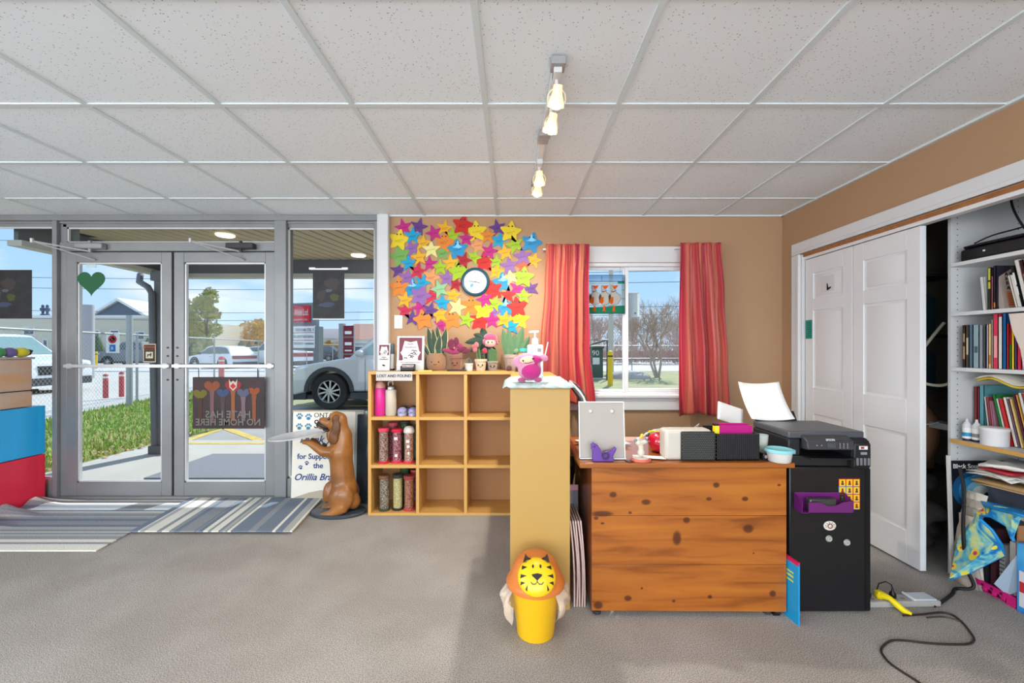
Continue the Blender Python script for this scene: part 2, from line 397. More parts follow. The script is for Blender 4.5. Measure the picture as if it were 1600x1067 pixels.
o = thing('door_hanger', 'small teal green notice stuck on the edge of the closet door', 'notice', (2.292, 3.285, 1.41))
MB().box(-.002, 0, -.035, .035, -.072, .072).build('card', M((24, 140, 124), .5), o, bevel=.0009)
b_ = MB()
for k in range(7): b_.box(-.0028, -.002, -.026, .022 - .006 * (k % 3), -.055 + k * .017, -.049 + k * .017)
b_.build('small_print', M((16, 96, 88), .5), o)
o = thing('door_note', 'white note with a black mark on the closet door top panel', 'note', (2.289, 3.08, 1.735))
MB().box(-.002, .0, -.055, .055, -.055, .055).build('note_sheet', M((214, 216, 218), .5), o)
MB().prism([(.012, -.05), (.012, .0), (.004, .0), (-.004, -.032), (-.028, -.025), (-.028, -.038), (.0, -.05)], 'x', -.003, -.002).build('black_mark', BLACK, o)

# ================================================================ TRACK LIGHTS
def track(y0_, y1_, x0_, x1_, name_label):
    L_ = math.hypot(y1_ - y0_, x1_ - x0_); ang = -math.degrees(math.atan2(x1_ - x0_, y1_ - y0_))
    o = thing('track_light', name_label, 'track light', (x0_, y0_, CEIL - .006), ang)
    MB().box(-.018, .018, 0, L_, -.022, 0).build('track', M((214, 214, 216), .4), o, bevel=.003)
    MB().box(-.028, .028, -.012, .05, -.03, 0).build('end_feed', M((150, 150, 152), .4), o, bevel=.003)
    MB().box(-.03, .03, L_ - .03, L_ + .012, -.028, 0).build('end_feed', M((150, 150, 152), .4), o, bevel=.003)
    return o, L_
GOLD = M((226, 214, 176), .35, .1)
def lamp_head(o, y, tilt, yaw, dark=False, power=14):
    # stem with adapter, gimbal ring and the reflector lamp
    ad = MB().box(-.016, .016, y - .05, y + .05, -.05, -.022).box(-.0165, .0165, y - .03, y + .012, -.046, -.03, 1)
    ad.tube([(0, y, -.05), (0, y, -.082)], .008, 8)
    ad.build('adapter', [M((205, 205, 207), .4), M((40, 40, 42), .4)], o, bevel=.002)
    c = Vector((0, y, -.125)); E = Euler((R(tilt), 0, R(yaw)))
    ring = MB(); ring.at(c, (tilt, 0, yaw))
    ring.tube([(.037*math.cos(2*math.pi*i/20), 0, .037*math.sin(2*math.pi*i/20)) for i in range(21)], .003, 6, cap=False)
    ring.build('gimbal', GOLD, o)
    hb = MB().at(c, (tilt, 0, yaw)); hb.lathe([(.012, .05), (.018, .048), (.02, .02), (.034, -.022), (.034, -.03), (.030, -.03), (.029, -.02)], n=24)
    hb.build('lamp_shade', M((244, 232, 196), .3, trans=.35, emis=.35), o)
    bb = MB().at(c, (tilt, 0, yaw)); bb.lathe([(0, -.02), (.02, -.024), (.028, -.026), (.028, -.02)], n=20)
    bl = bb.build('bulb', M((255, 238, 200), .3, emis=30), o)
    p = o.matrix_basis @ (c + E.to_matrix() @ Vector((0, 0, -.05)))
    aim = o.matrix_basis @ (c + E.to_matrix() @ Vector((0, 0, -1)))
    light('track_spot', 'SPOT', p, power, (1, .92, .78), aim=aim, spot_size=R(150), spot_blend=.7, shadow_soft_size=.028)
o, L_ = track(1.63, 2.2, .178, .168, 'near white track light with two warm glowing spot heads')
lamp_head(o, .06, 28, 10, power=10); lamp_head(o, .26, 20, 35, power=10)
o, L_ = track(2.215, 2.85, .163, .158, 'far white track light, closer to the back wall, two warm spot heads')
lamp_head(o, .285, 10, 0, power=66); lamp_head(o, .455, 22, 20, power=36)
# ================================================================ OUTDOORS
ASPH = M((172, 168, 162), .9, bump=(30, .3), var=(1.2, .12)); CONC = M((198, 194, 186), .9, bump=(40, .15), var=(2, .08))
ASPH2 = M((200, 197, 190), .9, var=(.25, .1))
struct(MB().box(-160, 60, YB + .16, 160, -.3, -.035).build('ground', ASPH2))
struct(MB().box(-6.4, 6, 5.9, 19, -.035, -.022).build('parking_lot', ASPH))
struct(MB().box(-4.75, -.6, YB + .12, 5.88, -.034, 0).build('sidewalk', CONC, bevel=.01))
struct(MB().box(-.6, 7, YB + .16, 9.5, -.034, -.006).build('gravel_ground', M((186, 178, 162), .95, bump=(60, .5), var=(6, .25))))
YEL = M((226, 196, 104), .8, var=(9, .25))
b = MB()
b.at().box(-4.75, -1, 5.62, 5.72, .0005, .004)
def stripe(p, q, w_=.12):
    p, q = Vector(p), Vector(q); n_ = (q - p).normalized().cross(Vector((0, 0, 1))) * w_ / 2
    b.at().add([p - n_, q - n_, q + n_, p + n_], [(0, 1, 2, 3)])
for (A_, B_) in (((292, 688), (350, 668)), ((350, 668), (412, 690)), ((445, 668), (470, 690)), ((290, 667), (470, 667))):
    p = FL(*A_, -.018); q = FL(*B_, -.018); p.z = q.z = -.018; stripe(p, q)
struct(b.build('road_markings', YEL))
# grass strip between walk, lot and fence
GRASSP = [(-4.75, 3.78), (-4.75, 5.95), (-4.55, 7.7), (-5.4, 10.6), (-7.6, 14), (-10.2, 24), (-11.8, 24), (-8.85, 10.1), (-8.0, 6.0), (-7.7, 3.78)]
GR = M((112, 132, 62), .95, bump=(25, .6), var=(1.6, .2, (156, 152, 96)))
struct(MB().prism(GRASSP, 'z', -.034, .0).build('lawn', GR))
def inpoly(x, y, P_):
    c = False; j = len(P_) - 1
    for i in range(len(P_)):
        if (P_[i][1] > y) != (P_[j][1] > y) and x < (P_[j][0] - P_[i][0]) * (y - P_[i][1]) / (P_[j][1] - P_[i][1]) + P_[i][0]: c = not c
        j = i
    return c
random.seed(4); b = MB(); n_ = 0
while n_ < 15000:
    y = 3.8 + (random.random() ** 1.6) * 14; x = random.uniform(-9.8, -4.7)
    if not inpoly(x, y, GRASSP): continue
    n_ += 1; h = random.uniform(.03, .085) * (1 if y < 8 else 1.2); a_ = random.uniform(0, 6.28); w_ = .006 + y * .0008
    dx, dy = math.cos(a_) * w_, math.sin(a_) * w_; lx, ly = random.uniform(-.03, .03), random.uniform(-.03, .03)
    b.v += [Vector((x-dx, y-dy, 0)), Vector((x+dx, y+dy, 0)), Vector((x+lx, y+ly, h))]; k = len(b.v)
    b.f.append((k-3, k-2, k-1)); b.m.append(random.choice((0, 0, 1, 2)) if random.random() < .85 else 3)
tag(b.build('grass', [M((150, 186, 82), .8), M((128, 166, 66), .8), M((190, 200, 118), .8), M((184, 160, 104), .8)], smooth=False),
    'green lawn grass with dry patches outside the glass doors', 'grass', kind='stuff')
b = MB(); random.seed(9)
for i in range(260):
    x = -4.78 + random.uniform(-.35, .12) ; y = random.uniform(3.9, 6.6)
    s_ = random.uniform(.015, .035); a_ = random.uniform(0, 6.28)
    b.at((x, y, .012), (random.uniform(-30, 30), random.uniform(-30, 30), math.degrees(a_))).add([(-s_, 0, 0), (0, -s_*.6, 0), (s_, 0, .004), (0, s_*.6, 0)], [(0, 1, 2, 3)], random.choice((0, 1)))
tag(b.build('fallen_leaves', [M((188, 150, 104), .8), M((214, 196, 160), .8)], smooth=False), 'dry fallen leaves along the edge of the walk', 'leaves', kind='stuff')
# canopy: slatted soffit, fascia, post
SOF = M((188, 172, 144), .6); 
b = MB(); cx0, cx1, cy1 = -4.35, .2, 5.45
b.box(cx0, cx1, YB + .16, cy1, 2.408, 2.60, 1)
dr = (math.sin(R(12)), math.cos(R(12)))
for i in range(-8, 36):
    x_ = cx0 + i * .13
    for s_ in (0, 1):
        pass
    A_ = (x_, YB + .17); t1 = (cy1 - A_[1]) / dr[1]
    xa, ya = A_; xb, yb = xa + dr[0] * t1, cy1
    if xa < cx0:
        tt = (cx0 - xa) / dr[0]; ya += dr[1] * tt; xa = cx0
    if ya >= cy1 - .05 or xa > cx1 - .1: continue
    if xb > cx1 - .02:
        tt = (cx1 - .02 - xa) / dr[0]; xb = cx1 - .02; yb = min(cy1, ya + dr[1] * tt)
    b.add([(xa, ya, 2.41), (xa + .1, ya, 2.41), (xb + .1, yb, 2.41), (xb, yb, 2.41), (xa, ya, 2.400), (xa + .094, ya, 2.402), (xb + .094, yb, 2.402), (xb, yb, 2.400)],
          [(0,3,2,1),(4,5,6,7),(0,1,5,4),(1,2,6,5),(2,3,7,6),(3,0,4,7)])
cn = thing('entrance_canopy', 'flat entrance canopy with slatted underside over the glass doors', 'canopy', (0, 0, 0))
b.build('soffit', [SOF, M((70, 62, 50), .8)], cn)  # dark backing colour paints shadow into the gaps between slats
FAS = M((104, 104, 108), .6)
MB().box(cx0 - .03, cx1, cy1, cy1 + .04, 2.22, 2.64).box(cx0 - .04, cx1, cy1 - .03, cy1 + .1, 2.17, 2.22, 1).build('fascia', [FAS, M((190, 186, 178), .5)], cn)
MB().box(cx0 - .04, cx0, YB + .16, cy1, 2.22, 2.64).box(cx0 - .1, cx0 + .03, YB + .16, cy1 + .1, 2.17, 2.22, 1).build('fascia', [FAS, M((190, 186, 178), .5)], cn)
for (px, py) in ((352, 365), (298, 424), (560, 397), (390, 350)):
    d = (2.41 - 1.26) * 665 / (545 - py) if py != 424 else 4.9
    if py == 350: continue
    x = (px - 800) * d / 665
    MB().lathe([(.0, -.003), (.055, -.003), (.075, -.012), (.085, -.004), (.085, .002)], (x, min(d, 5.3), 2.394), 20).build('recessed_light', M((255, 240, 205), .3, emis=2.5), cn)
b = MB(); b.box(-4.31, -4.14, 5.12, 5.28, 0, 2.2).box(-4.35, -4.10, 5.08, 5.32, 0, .1).box(-4.34, -4.12, 5.1, 5.3, 2.08, 2.2)
b.tube([(-4.30, 5.12, .1), (-4.30, 5.08, 1.92), (-4.36, 5.1, 2.0), (-4.5, 5.14, 2.07), (-4.54, 5.2, 2.17)], .035, 8)
tag(b.build('canopy_post', M((112, 114, 120), .6, bump=(20, .2)), bevel=.006), 'grey square post carrying the entrance canopy, downpipe along it', 'post')
# chain link fence
def chain_mat():
    m = bpy.data.materials.new('chain_link'); m.use_nodes = True; t = m.node_tree; b_ = t.nodes['Principled BSDF']
    b_.inputs['Base Color'].default_value = lin((176, 178, 178)); b_.inputs['Metallic'].default_value = .3; b_.inputs['Roughness'].default_value = .5
    co = t.nodes.new('ShaderNodeTexCoord'); sp = t.nodes.new('ShaderNodeSeparateXYZ'); t.links.new(co.outputs['Object'], sp.inputs[0])
    def mth(op, a, b__=None):
        n = t.nodes.new('ShaderNodeMath'); n.operation = op
        for i, q_ in enumerate((a, b__)):
            if q_ is None: continue
            if isinstance(q_, (int, float)): n.inputs[i].default_value = q_
            else: t.links.new(q_, n.inputs[i])
        return n.outputs[0]
    u = mth('ADD', sp.outputs[0], sp.outputs[2]); v_ = mth('SUBTRACT', sp.outputs[0], sp.outputs[2])
    def ln(q_):
        f_ = mth('FRACT', mth('MULTIPLY', q_, 11)); return mth('LESS_THAN', mth('ABSOLUTE', mth('SUBTRACT', f_, .5)), .035)
    t.links.new(mth('MAXIMUM', ln(u), ln(v_)), b_.inputs['Alpha'])
    return m
CH = chain_mat(); GALV = M((172, 175, 178), .45, .3)
def fence(x0_, y0_, x1_, y1_, h, step, label, mesh=True, rails=(1.0,), r=.022):
    Ln = math.hypot(x1_ - x0_, y1_ - y0_); a_ = math.degrees(math.atan2(y1_ - y0_, x1_ - x0_))
    o = thing('chain_link_fence' if mesh else 'rail_fence', label, 'fence', (x0_, y0_, 0), a_)
    for q_ in rails: MB().tube([(0, 0, h * q_ - .03), (Ln, 0, h * q_ - .03)], r, 8).build('rail', GALV, o)
    for i in range(int(Ln / step) + 1): MB().tube([(i * step, 0, -.05), (i * step, 0, h + .03)], r * 1.25, 8).build('fence_post', GALV, o)
    if mesh:
        bb = MB().add([(0, 0, .03), (Ln, 0, .03), (Ln, 0, h), (0, 0, h)], [(0, 1, 2, 3)]); bb.build('wire_mesh', CH, o)
    return o
dx_, dy_ = -145 / 680.6, 665 / 680.6
fence(-8.9 - dx_ * 3.9, 10.1 - dy_ * 3.9, -8.9 + dx_ * 32, 10.1 + dy_ * 32, 1.62, 3.9, 'galvanised chain link fence between the lawn and the street lot')
fence(-1, 21, 18, 23.2, 1.45, 3.6, 'low galvanised rail fence beyond the yard seen through the window', mesh=False, rails=(1.0, .55))
# steel sign post in the lawn, no parking sign with blue wheelchair panel
o = thing('parking_sign', 'white no parking sign with red ring and blue wheelchair panel on grey post', 'sign', (-8.45, 9.4, 0))
MB().tube([(0, 0, -.05), (0, 0, 2.0)], .06, 12).build('pole', GALV, o)
sg = thing('parking_sign', None, None) if False else None
pnl = MB().box(-.42, -.14, -.1, -.085, .62 + .55, 1.62); pn = pnl.build('sign_panel', M((236, 236, 232), .5), o, bevel=.004)
b = MB(); b.at((-.28, -.104, 1.47), (90, 0, 0)).lathe([(.055, 0), (.055, .004), (.09, .004), (.09, 0)], n=24)
b.build('red_ring', M((190, 40, 46), .5), pn)
text('P', .12, M((30, 30, 30)), pn, (-.28, -.106, 1.47)); MB().at((-.28, -.108, 1.47), (0, 45, 0)).box(-.08, .08, -.002, 0, -.009, .009).build('red_bar', M((190, 40, 46), .5), pn)
MB().box(-.345, -.215, -.104, -.1, 1.2, 1.35).build('blue_panel', M((40, 110, 190), .5), pn)
text('&', .1, WHITE, pn, (-.28, -.107, 1.275), name='wheelchair_mark')
MB().box(-.3, -.26, -.085, -.0, 1.3, 1.34).build('bracket', GALV, o)
# bollards
def bollard(px, py, d, rad, h, mat, label, cat='bollard', band=None):
    x = (px - 800) * d / 665; o = thing('bollard', label, cat, (x, d, 0))
    MB().lathe([(rad, 0), (rad, h - rad * .6), (rad * .75, h - rad * .2), (.001, h)], n=16).build('bollard_post', mat, o)
    if band: MB().lathe([(rad * 1.04, 0), (rad * 1.04, .05)], (0, 0, h * .82), 16).build('reflector_band', band, o)
    return o
RED = M((196, 60, 68), .55); YL = M((238, 198, 30), .5)
bollard(165, 0, 10.9, .055, .62, RED, 'red steel bollard behind the fence, nearer the box stack', band=WHITE)
bollard(190, 0, 11.2, .055, .66, RED, 'red steel bollard behind the fence, beside the grey sign post', band=WHITE)
bollard(346, 0, 15.0, .09, 1.0, M((214, 96, 100), .55), 'pale red bollard seen just above the hanging hands sign', band=WHITE)
bollard(953.5, 0, 14.7, .09, 1.2, YL, 'yellow bollard standing beside the green utility box', band=M((40, 40, 40)))
bollard(150.5, 0, 27, .06, 1.1, YL, 'slim yellow bollard in front of the parked dark pickup', band=BLACK)
# ---- vehicles
GLS = M((74, 96, 100), .12, spec=.7); GLS2 = M((128, 160, 158), .12, spec=.7); TYRE = M((38, 38, 40), .8); TRIMC = M((62, 64, 68), .6); RIM = M((190, 192, 196), .3, .7)
LAMP = M((225, 230, 235), .12, spec=.8)
def wheel(parent, x, y, r, w_, side, detail=False):
    t_ = MB(); t_.at((x, y, r), (90 if side < 0 else -90, 0, 0))
    t_.lathe([(r*.62, 0), (r*.62, w_*.5), (r*.66, w_*.52), (r*.95, w_*.5), (r, w_*.35), (r, -w_*.4), (r*.9, -w_*.5), (r*.3, -w_*.5)], n=28, cap=False)
    o = t_.build('wheel', TYRE, parent)
    rm = MB(); rm.at((x, y, r), (90 if side < 0 else -90, 0, 0))
    rm.lathe([(r*.63, w_*.42), (r*.66, w_*.5), (r*.60, w_*.5), (r*.57, w_*.2), (r*.57, w_*.1)], n=28, cap=False)
    rm.lathe([(.001, w_*.42), (r*.14, w_*.4), (r*.16, w_*.2)], n=12)
    ns = 10 if detail else 5
    for k in range(ns):
        a_ = 2 * math.pi * k / ns
        for off in ((0,) if not detail else (-.0,)):
            c_, s_ = math.cos(a_), math.sin(a_); c2, s2 = math.cos(a_ + .22), math.sin(a_ + .22); hw = r * (.045 if detail else .08)
            p_ = [(r*.1*c_ - hw*s_, r*.1*s_ + hw*c_), (r*.1*c_ + hw*s_, r*.1*s_ - hw*c_), (r*.6*c2 + hw*s2, r*.6*s2 - hw*c2), (r*.6*c2 - hw*s2, r*.6*s2 + hw*c2)]
            rm.prism(p_, 'z', w_*.34, w_*.44)
    rm.lathe([(r*.56, .0), (.001, .0)], n=20, m=1)
    rm.build('rim', [RIM, M((60, 60, 62), .6)], o)
    return o
def car(name, label, cat, loc, rz, paint, L_=4.4, Wd=1.8, H=1.6, kind='suv', wr=.34, detail=False, glass=GLS, clad=TRIMC, lettering=None):
    o = thing(name, label, cat, loc, rz)
    hb = H * .60                      # belt line
    P = {'suv':  dict(body=[(0, .30), (0, .62), (.06, hb*.86), (.95, hb*1.0), (1.25, hb*1.03), (L_ - .15, hb*1.06), (L_ - .02, hb*.8), (L_, .32)],
                      roof=[(1.12, hb*1.0), (1.85, H - .05), (2.3, H), (L_ - 1.0, H - .02), (L_ - .55, H - .12), (L_ - .14, hb*1.03)]),
         'sedan': dict(body=[(0, .28), (0, .6), (.1, hb*.84), (1.0, hb*.98), (1.3, hb), (L_ - .9, hb*1.02), (L_ - .1, hb*.98), (L_, .34)],
                      roof=[(1.1, hb*.98), (1.95, H - .04), (2.5, H), (L_ - 1.5, H - .05), (L_ - .6, hb*1.0)]),
         'pickup': dict(body=[(0, .42), (0, .8), (.08, hb*.96), (1.1, hb*1.04), (L_ - 2.1, hb*1.06), (L_ - .05, hb*1.04), (L_, .5)],
                      roof=[(1.2, hb*1.02), (1.75, H - .04), (2.0, H), (L_ - 2.25, H - .02), (L_ - 2.0, hb*1.05)])}[kind]
    wx = (.76 if detail else .88, L_ - .85); wh = wr * 1.18
    # body outline with real wheel arches
    bot = []
    for xw in (wx[1], wx[0]):
        bot += [(xw + wh * math.cos(a_), wr + wh * math.sin(a_)) for a_ in [math.pi * k / 10 for k in range(11)]] if True else []
    pts = P['body'] + [(x, max(z, .26)) for x, z in bot]
    b = MB(); n = len(pts)
    ins = []
    for hw, sh in ((-Wd/2, .0), (-Wd/2 + .0, 0), (Wd/2, 0)):
        pass
    b.prism(pts, 'y', -Wd/2, Wd/2)
    b.build('body', paint, o, bevel=.045 if detail else .03, seg=3 if detail else 1, smooth=50)
    # greenhouse tapers inwards
    rf = P['roof']; c = MB(); top = H; n = len(rf)
    def ww(z): return Wd/2 - .03 - (z - hb) / max(H - hb, .01) * .2
    c.rings([[(x, -ww(z), z) for x, z in rf], [(x, ww(z), z) for x, z in rf]])
    c.build('cabin', paint, o, bevel=.03, smooth=50)
    gl = MB()
    cxm = sum(p[0] for p in rf) / n; czm = hb + (H - hb) * .5
    sp = [(cxm + (x - cxm) * .90, czm + (z - czm) * .76 + .0) for x, z in rf]
    for s_ in (-1, 1): MB().rings([[(x, s_ * (ww(z) + .012), z) for x, z in sp], [(x, s_ * (ww(z) - .02), z) for x, z in sp]]).build('side_glass', glass, o, smooth=False)
    (xa, za), (xb, zb) = rf[0], rf[1]; wn = MB(); nx, nz_ = -(zb - za), (xb - xa); ll = math.hypot(nx, nz_); nx, nz_ = nx/ll*.015, nz_/ll*.015
    def lp(t): return xa + (xb - xa) * t + nx, za + (zb - za) * t + nz_
    (p1, q1), (p2, q2) = lp(.1), lp(.92)
    wn.add([(p1, -ww(q1) + .08, q1), (p1, ww(q1) - .08, q1), (p2, ww(q2) - .06, q2), (p2, -ww(q2) + .06, q2)], [(0, 1, 2, 3)]); wn.build('windscreen', glass, o, smooth=False)
    # pillars over the side glass, door seams, handle, sill cladding
    for s_ in (-1, 1):
        for xp in ((2.15, 3.15) if kind != 'pickup' else (2.2, 2.9)):
            if xp < L_ - 1: MB().rings([[(xp, s_*(ww(hb) + .02), hb), (xp + .06, s_*(ww(hb) + .02), hb), (xp + .04, s_*(ww(H) + .02), H - .07), (xp - .02, s_*(ww(H) + .02), H - .07)],
                                      [(xp, s_*(ww(hb) - .01), hb), (xp + .06, s_*(ww(hb) - .01), hb), (xp + .04, s_*(ww(H) - .01), H - .07), (xp - .02, s_*(ww(H) - .01), H - .07)]]).build('pillar', BLACK, o, smooth=False)
    cl = MB()
    for s_ in (-1, 1):
        ya, yb = sorted((s_ * (Wd/2 - .02), s_ * (Wd/2 + .018)))
        for xw in wx:
            ro, ri = wh * 1.17, wh * .985
            ring = [(xw + ro * math.cos(a_), wr + ro * math.sin(a_)) for a_ in [math.pi * k / 14 for k in range(15)]]
            inn = [(xw + ri * math.cos(a_), wr + ri * math.sin(a_)) for a_ in [math.pi * k / 14 for k in range(15)]][::-1]
            cl.rings([[(x, ya, z) for x, z in ring + inn], [(x, yb, z) for x, z in ring + inn]], cap=False)
            for k in range(14):
                for yy in (ya, yb): cl.add([(ring[k][0], yy, ring[k][1]), (ring[k+1][0], yy, ring[k+1][1]), (inn[13-k][0], yy, inn[13-k][1]), (inn[14-k][0], yy, inn[14-k][1])], [(0, 1, 2, 3)])
        cl.box(wx[0] + wh, wx[1] - wh, ya, yb, .22, .36)
    cl.box(-.03, .25, -Wd/2 + .06, Wd/2 - .06, .2, .42).box(L_ - .25, L_ + .03, -Wd/2 + .06, Wd/2 - .06, .24, .46)
    cl.box(.2, L_ - .2, -Wd/2 + .12, Wd/2 - .12, .2, .3)
    cl.build('cladding', clad, o, bevel=.012 if detail else 0)
    for s_ in (-1, 1):
        lb = MB(); yy = s_ * (Wd/2 - .12)
        lb.at((.17, yy, hb * .80), (0, -14, -s_*-18)).ell((0, 0, 0), (.24, .13, .062)); lb.build('headlight', LAMP, o)
        if detail:
            fl_ = MB().at((.05, s_ * (Wd/2 - .1), .52), (0, 0, s_*20)).ell((0, 0, 0), (.06, .09, .10)); fl_.build('fog_light', M((90, 92, 96), .3), o)
        mb_ = MB().ell((1.42, s_ * (Wd/2 + .09), hb + .12), (.09, .11, .075)).tube([(1.42, s_*(Wd/2 - .04), hb + .04), (1.42, s_*(Wd/2 + .06), hb + .09)], .025)
        mb_.build('wing_mirror', paint if detail else BLACK, o)
    MB().box(-.012, .04, -Wd*.28, Wd*.28, .5, hb*.74).build('grille', M((40, 42, 44), .4), o, bevel=.01)
    MB().box(L_ - .05, L_ + .01, -Wd/2 + .05, Wd/2 - .05, hb*.72, hb*.95).build('tail_lights', M((150, 30, 34), .3), o, bevel=.01)
    sm = MB()
    for s_ in (-1, 1):
        for xp in ((1.5, 2.5, 3.4) if kind == 'suv' else (1.5, 2.6)):
            sm.box(xp, xp + .012, *sorted((s_*(Wd/2 - .01), s_*(Wd/2 + .003))), .38, hb)
        sm.box(2.25, 2.42, *sorted((s_*(Wd/2 - .01), s_*(Wd/2 + .02))), hb * .88, hb * .915)
    sm.build('door_seams', M((70, 72, 76), .5), o)
    for xw in wx:
        for s_ in (-1, 1): wheel(o, xw, s_ * (Wd/2 - .11), wr, .23, s_, detail)
    if lettering:
        text(lettering[0], lettering[1], M((40, 44, 52)), o, (lettering[2], -Wd/2 - .006, lettering[3]), (90, 0, 0))
    return o
SILV = M((196, 196, 194), .3, spec=.5, coat=.5); WHT = M((238, 240, 242), .3, spec=.5, coat=.5)
car('car', 'pale silver hatchback SUV parked close outside, nose toward the doors', 'car', (-4.54, 9.72, 0), 0, SILV, L_=4.6, Wd=1.85, H=1.74, detail=True, wr=.375, glass=GLS2)
car('van', 'white service van with black door lettering behind the stack of boxes', 'van', (-13.4, 12.6, 0), 176, WHT, L_=4.7, Wd=1.9, H=1.72, wr=.36, glass=GLS2, lettering=None)
vt = [o for o in bpy.data.objects if o.name == 'van'][0]
text('WELD', .26, M((40, 44, 52)), vt, (1.15, .962, .86), (90, 0, 180)); text('welding.com', .09, M((60, 64, 72)), vt, (1.0, .962, .66), (90, 0, 180)) if False else None
FAR = [('car', 'white hatchback parked across the lot, seen above the door bar', -21.3, 29, -20, WHT, 'suv', 4.3, 1.5),
       ('pickup_truck', 'white pickup truck parked across the lot', -18.2, 30.5, -28, WHT, 'pickup', 5.2, 1.8),
       ('pickup_truck', 'dark grey pickup truck parked behind the no parking sign', -31.5, 33, 3, M((120, 124, 130), .35, coat=.4), 'pickup', 5.4, 1.85),
       ('car', 'silver car parked between the white pickup and the blue car', -17.6, 37, 180, M((190, 196, 204), .3, coat=.4), 'sedan', 4.2, 1.45),
       ('car', 'blue hatchback parked behind the tall sign post', -13.6, 34, 20, M((88, 128, 176), .3, coat=.4), 'suv', 4.2, 1.55),
       ('car', 'white car parked in front of the signboard', -16.9, 33, 165, WHT, 'suv', 4.3, 1.5),
       ('car', 'grey car parked to the side of the blue hatchback', -12.2, 37, 25, M((150, 152, 156), .3, coat=.4), 'sedan', 4.3, 1.5),
       ('car', 'white car far behind the silver SUV, near the brick-roofed shop', -12.0, 40, 10, WHT, 'sedan', 4.4, 1.5),
       ('car', 'silver car in the distance behind the grey pickup', -26.5, 38, 20, M((196, 200, 206), .3, coat=.4), 'sedan', 4.4, 1.45),
       ('car', 'black car in the distance between lawn post and white hatchback', -22.5, 44, 10, M((60, 62, 66), .3, coat=.4), 'suv', 4.4, 1.6)]
for nm, lb, x, y, rz, pt, kd, L_, H_ in FAR:
    car(nm, lb, 'truck' if kd == 'pickup' else 'car', (x, y, -.035), rz, pt, L_=L_, H=H_, kind=kd, wr=.33)
# ---- buildings
SID = M((222, 214, 192), .8, var=((.2, .2, 14), .07)); SIDG = M((206, 204, 196), .8); WTR = M((238, 238, 236), .6); WIN = M((92, 104, 116), .2, spec=.6)
def building(name, label, x0_, x1_, y_, dep, h, wall, roof=None, gable=None, wins=(), roof_h=.0, roof_mat=None, door=(), rz=0):
    o = thing(name, label, 'building', (x0_, y_, 0), rz); w_ = x1_ - x0_
    MB().box(0, w_, 0, dep, -.04, h).box(-.15, w_ + .15, -.15, .0, h - .35, h, 1).build('wall', [wall, WTR], o)
    if roof == 'gable_x':    # ridge along x
        MB().prism([(-.5, h), (dep/2, h + roof_h), (dep + .5, h)], 'x', -.5, w_ + .5).build('roof', roof_mat, o)
    if gable:
        gx0, gx1, gh = gable
        MB().prism([(gx0, h - .05), ((gx0 + gx1)/2, h + gh - .3), (gx1, h - .05)], 'y', -.1, dep * .6).build('gable', M((104, 116, 130), .7), o)
        t_ = .3
        MB().prism([(gx0 - .6, h - .05), ((gx0 + gx1)/2, h + gh), (gx1 + .6, h - .05), (gx1 + .1, h - .05), ((gx0 + gx1)/2, h + gh - .35), (gx0 - .1, h - .05)], 'y', -.5, dep * .6).build('roof', WTR, o)
    for (wx_, wz, ww_, wh_) in wins:
        f_ = MB(); frame_rect(f_, wx_, wx_ + ww_, wz, wz + wh_, .12, -.1, .02); q_ = f_.build('window', WTR, o)
        MB().box(wx_ + .1, wx_ + ww_ - .1, -.04, .01, wz + .1, wz + wh_ - .1).build('pane', WIN, q_)
    return o
building('motel_building', 'long cream two storey building with small windows beyond the street lot', -68, -46, 55, 10, 5.6, SID, gable=(14.2, 20.6, 2.2),
         wins=[(4.9, 3.0, 1.5, 1.1), (-.5 + 16.6, 2.6, 1.2, 1.1), (11.3, 2.5, 1.3, 1.1), (7.4, .3, .7, 2.2), (9.0, .3, .7, 2.2), (13.6, 2.6, 1.2, 1.1), (19.3, 2.4, 1.3, 1.1)])
building('house', 'cream two storey house beside the yellow-green tree', -45.4, -40.3, 56, 8, 4.7, SID, wins=[(1.6, 2.2, .9, 1.1), (4.0, 2.2, .9, 1.1)])
building('low_building', 'low pale building with long reddish brown roof behind the parked pickup', -42, -24, 66, 9, 1.9, SID, roof='gable_x', roof_h=1.9, roof_mat=M((150, 116, 108), .8), wins=[(16, .9, 1.0, .8)])
building('low_building', 'cream low building with shallow grey roof between the two sign pylons', -24.5, -18.6, 52, 8, 2.5, M((222, 206, 170), .8), roof='gable_x', roof_h=1.4, roof_mat=M((142, 138, 140), .8))
building('shop_building', 'gabled shop with brown shingle roof beyond the parked silver SUV', -17.5, -8.5, 44, 9, 2.2, M((198, 194, 188), .8), roof='gable_x', roof_h=1.9, roof_mat=M((176, 130, 112), .8), gable=(4.4, 9.4, 2.6), wins=[(1.2, .2, 1.5, 1.4), (5.4, .3, 1.6, 1.4)])
# roof workers' vents read as two small dark stacks
for i, (px, py) in enumerate(((67, 485), (74, 485))):
    d = 55.5; x = (px - 800) * d / 665
    tag(MB().lathe([(.25, 0), (.25, .25), (.12, .3), (.16, .6), (.3, .8), (.28, 1.0), (.14, 1.1), (.16, 1.35), (.02, 1.5)], n=10).build('roof_vent', M((84, 98, 122), .7), loc=(x, d, 5.55)),
        ('dark roof vent stack on the cream building, ' + ('nearer the dark poster' if i == 0 else 'nearer the grey door frame')), 'roof vent')
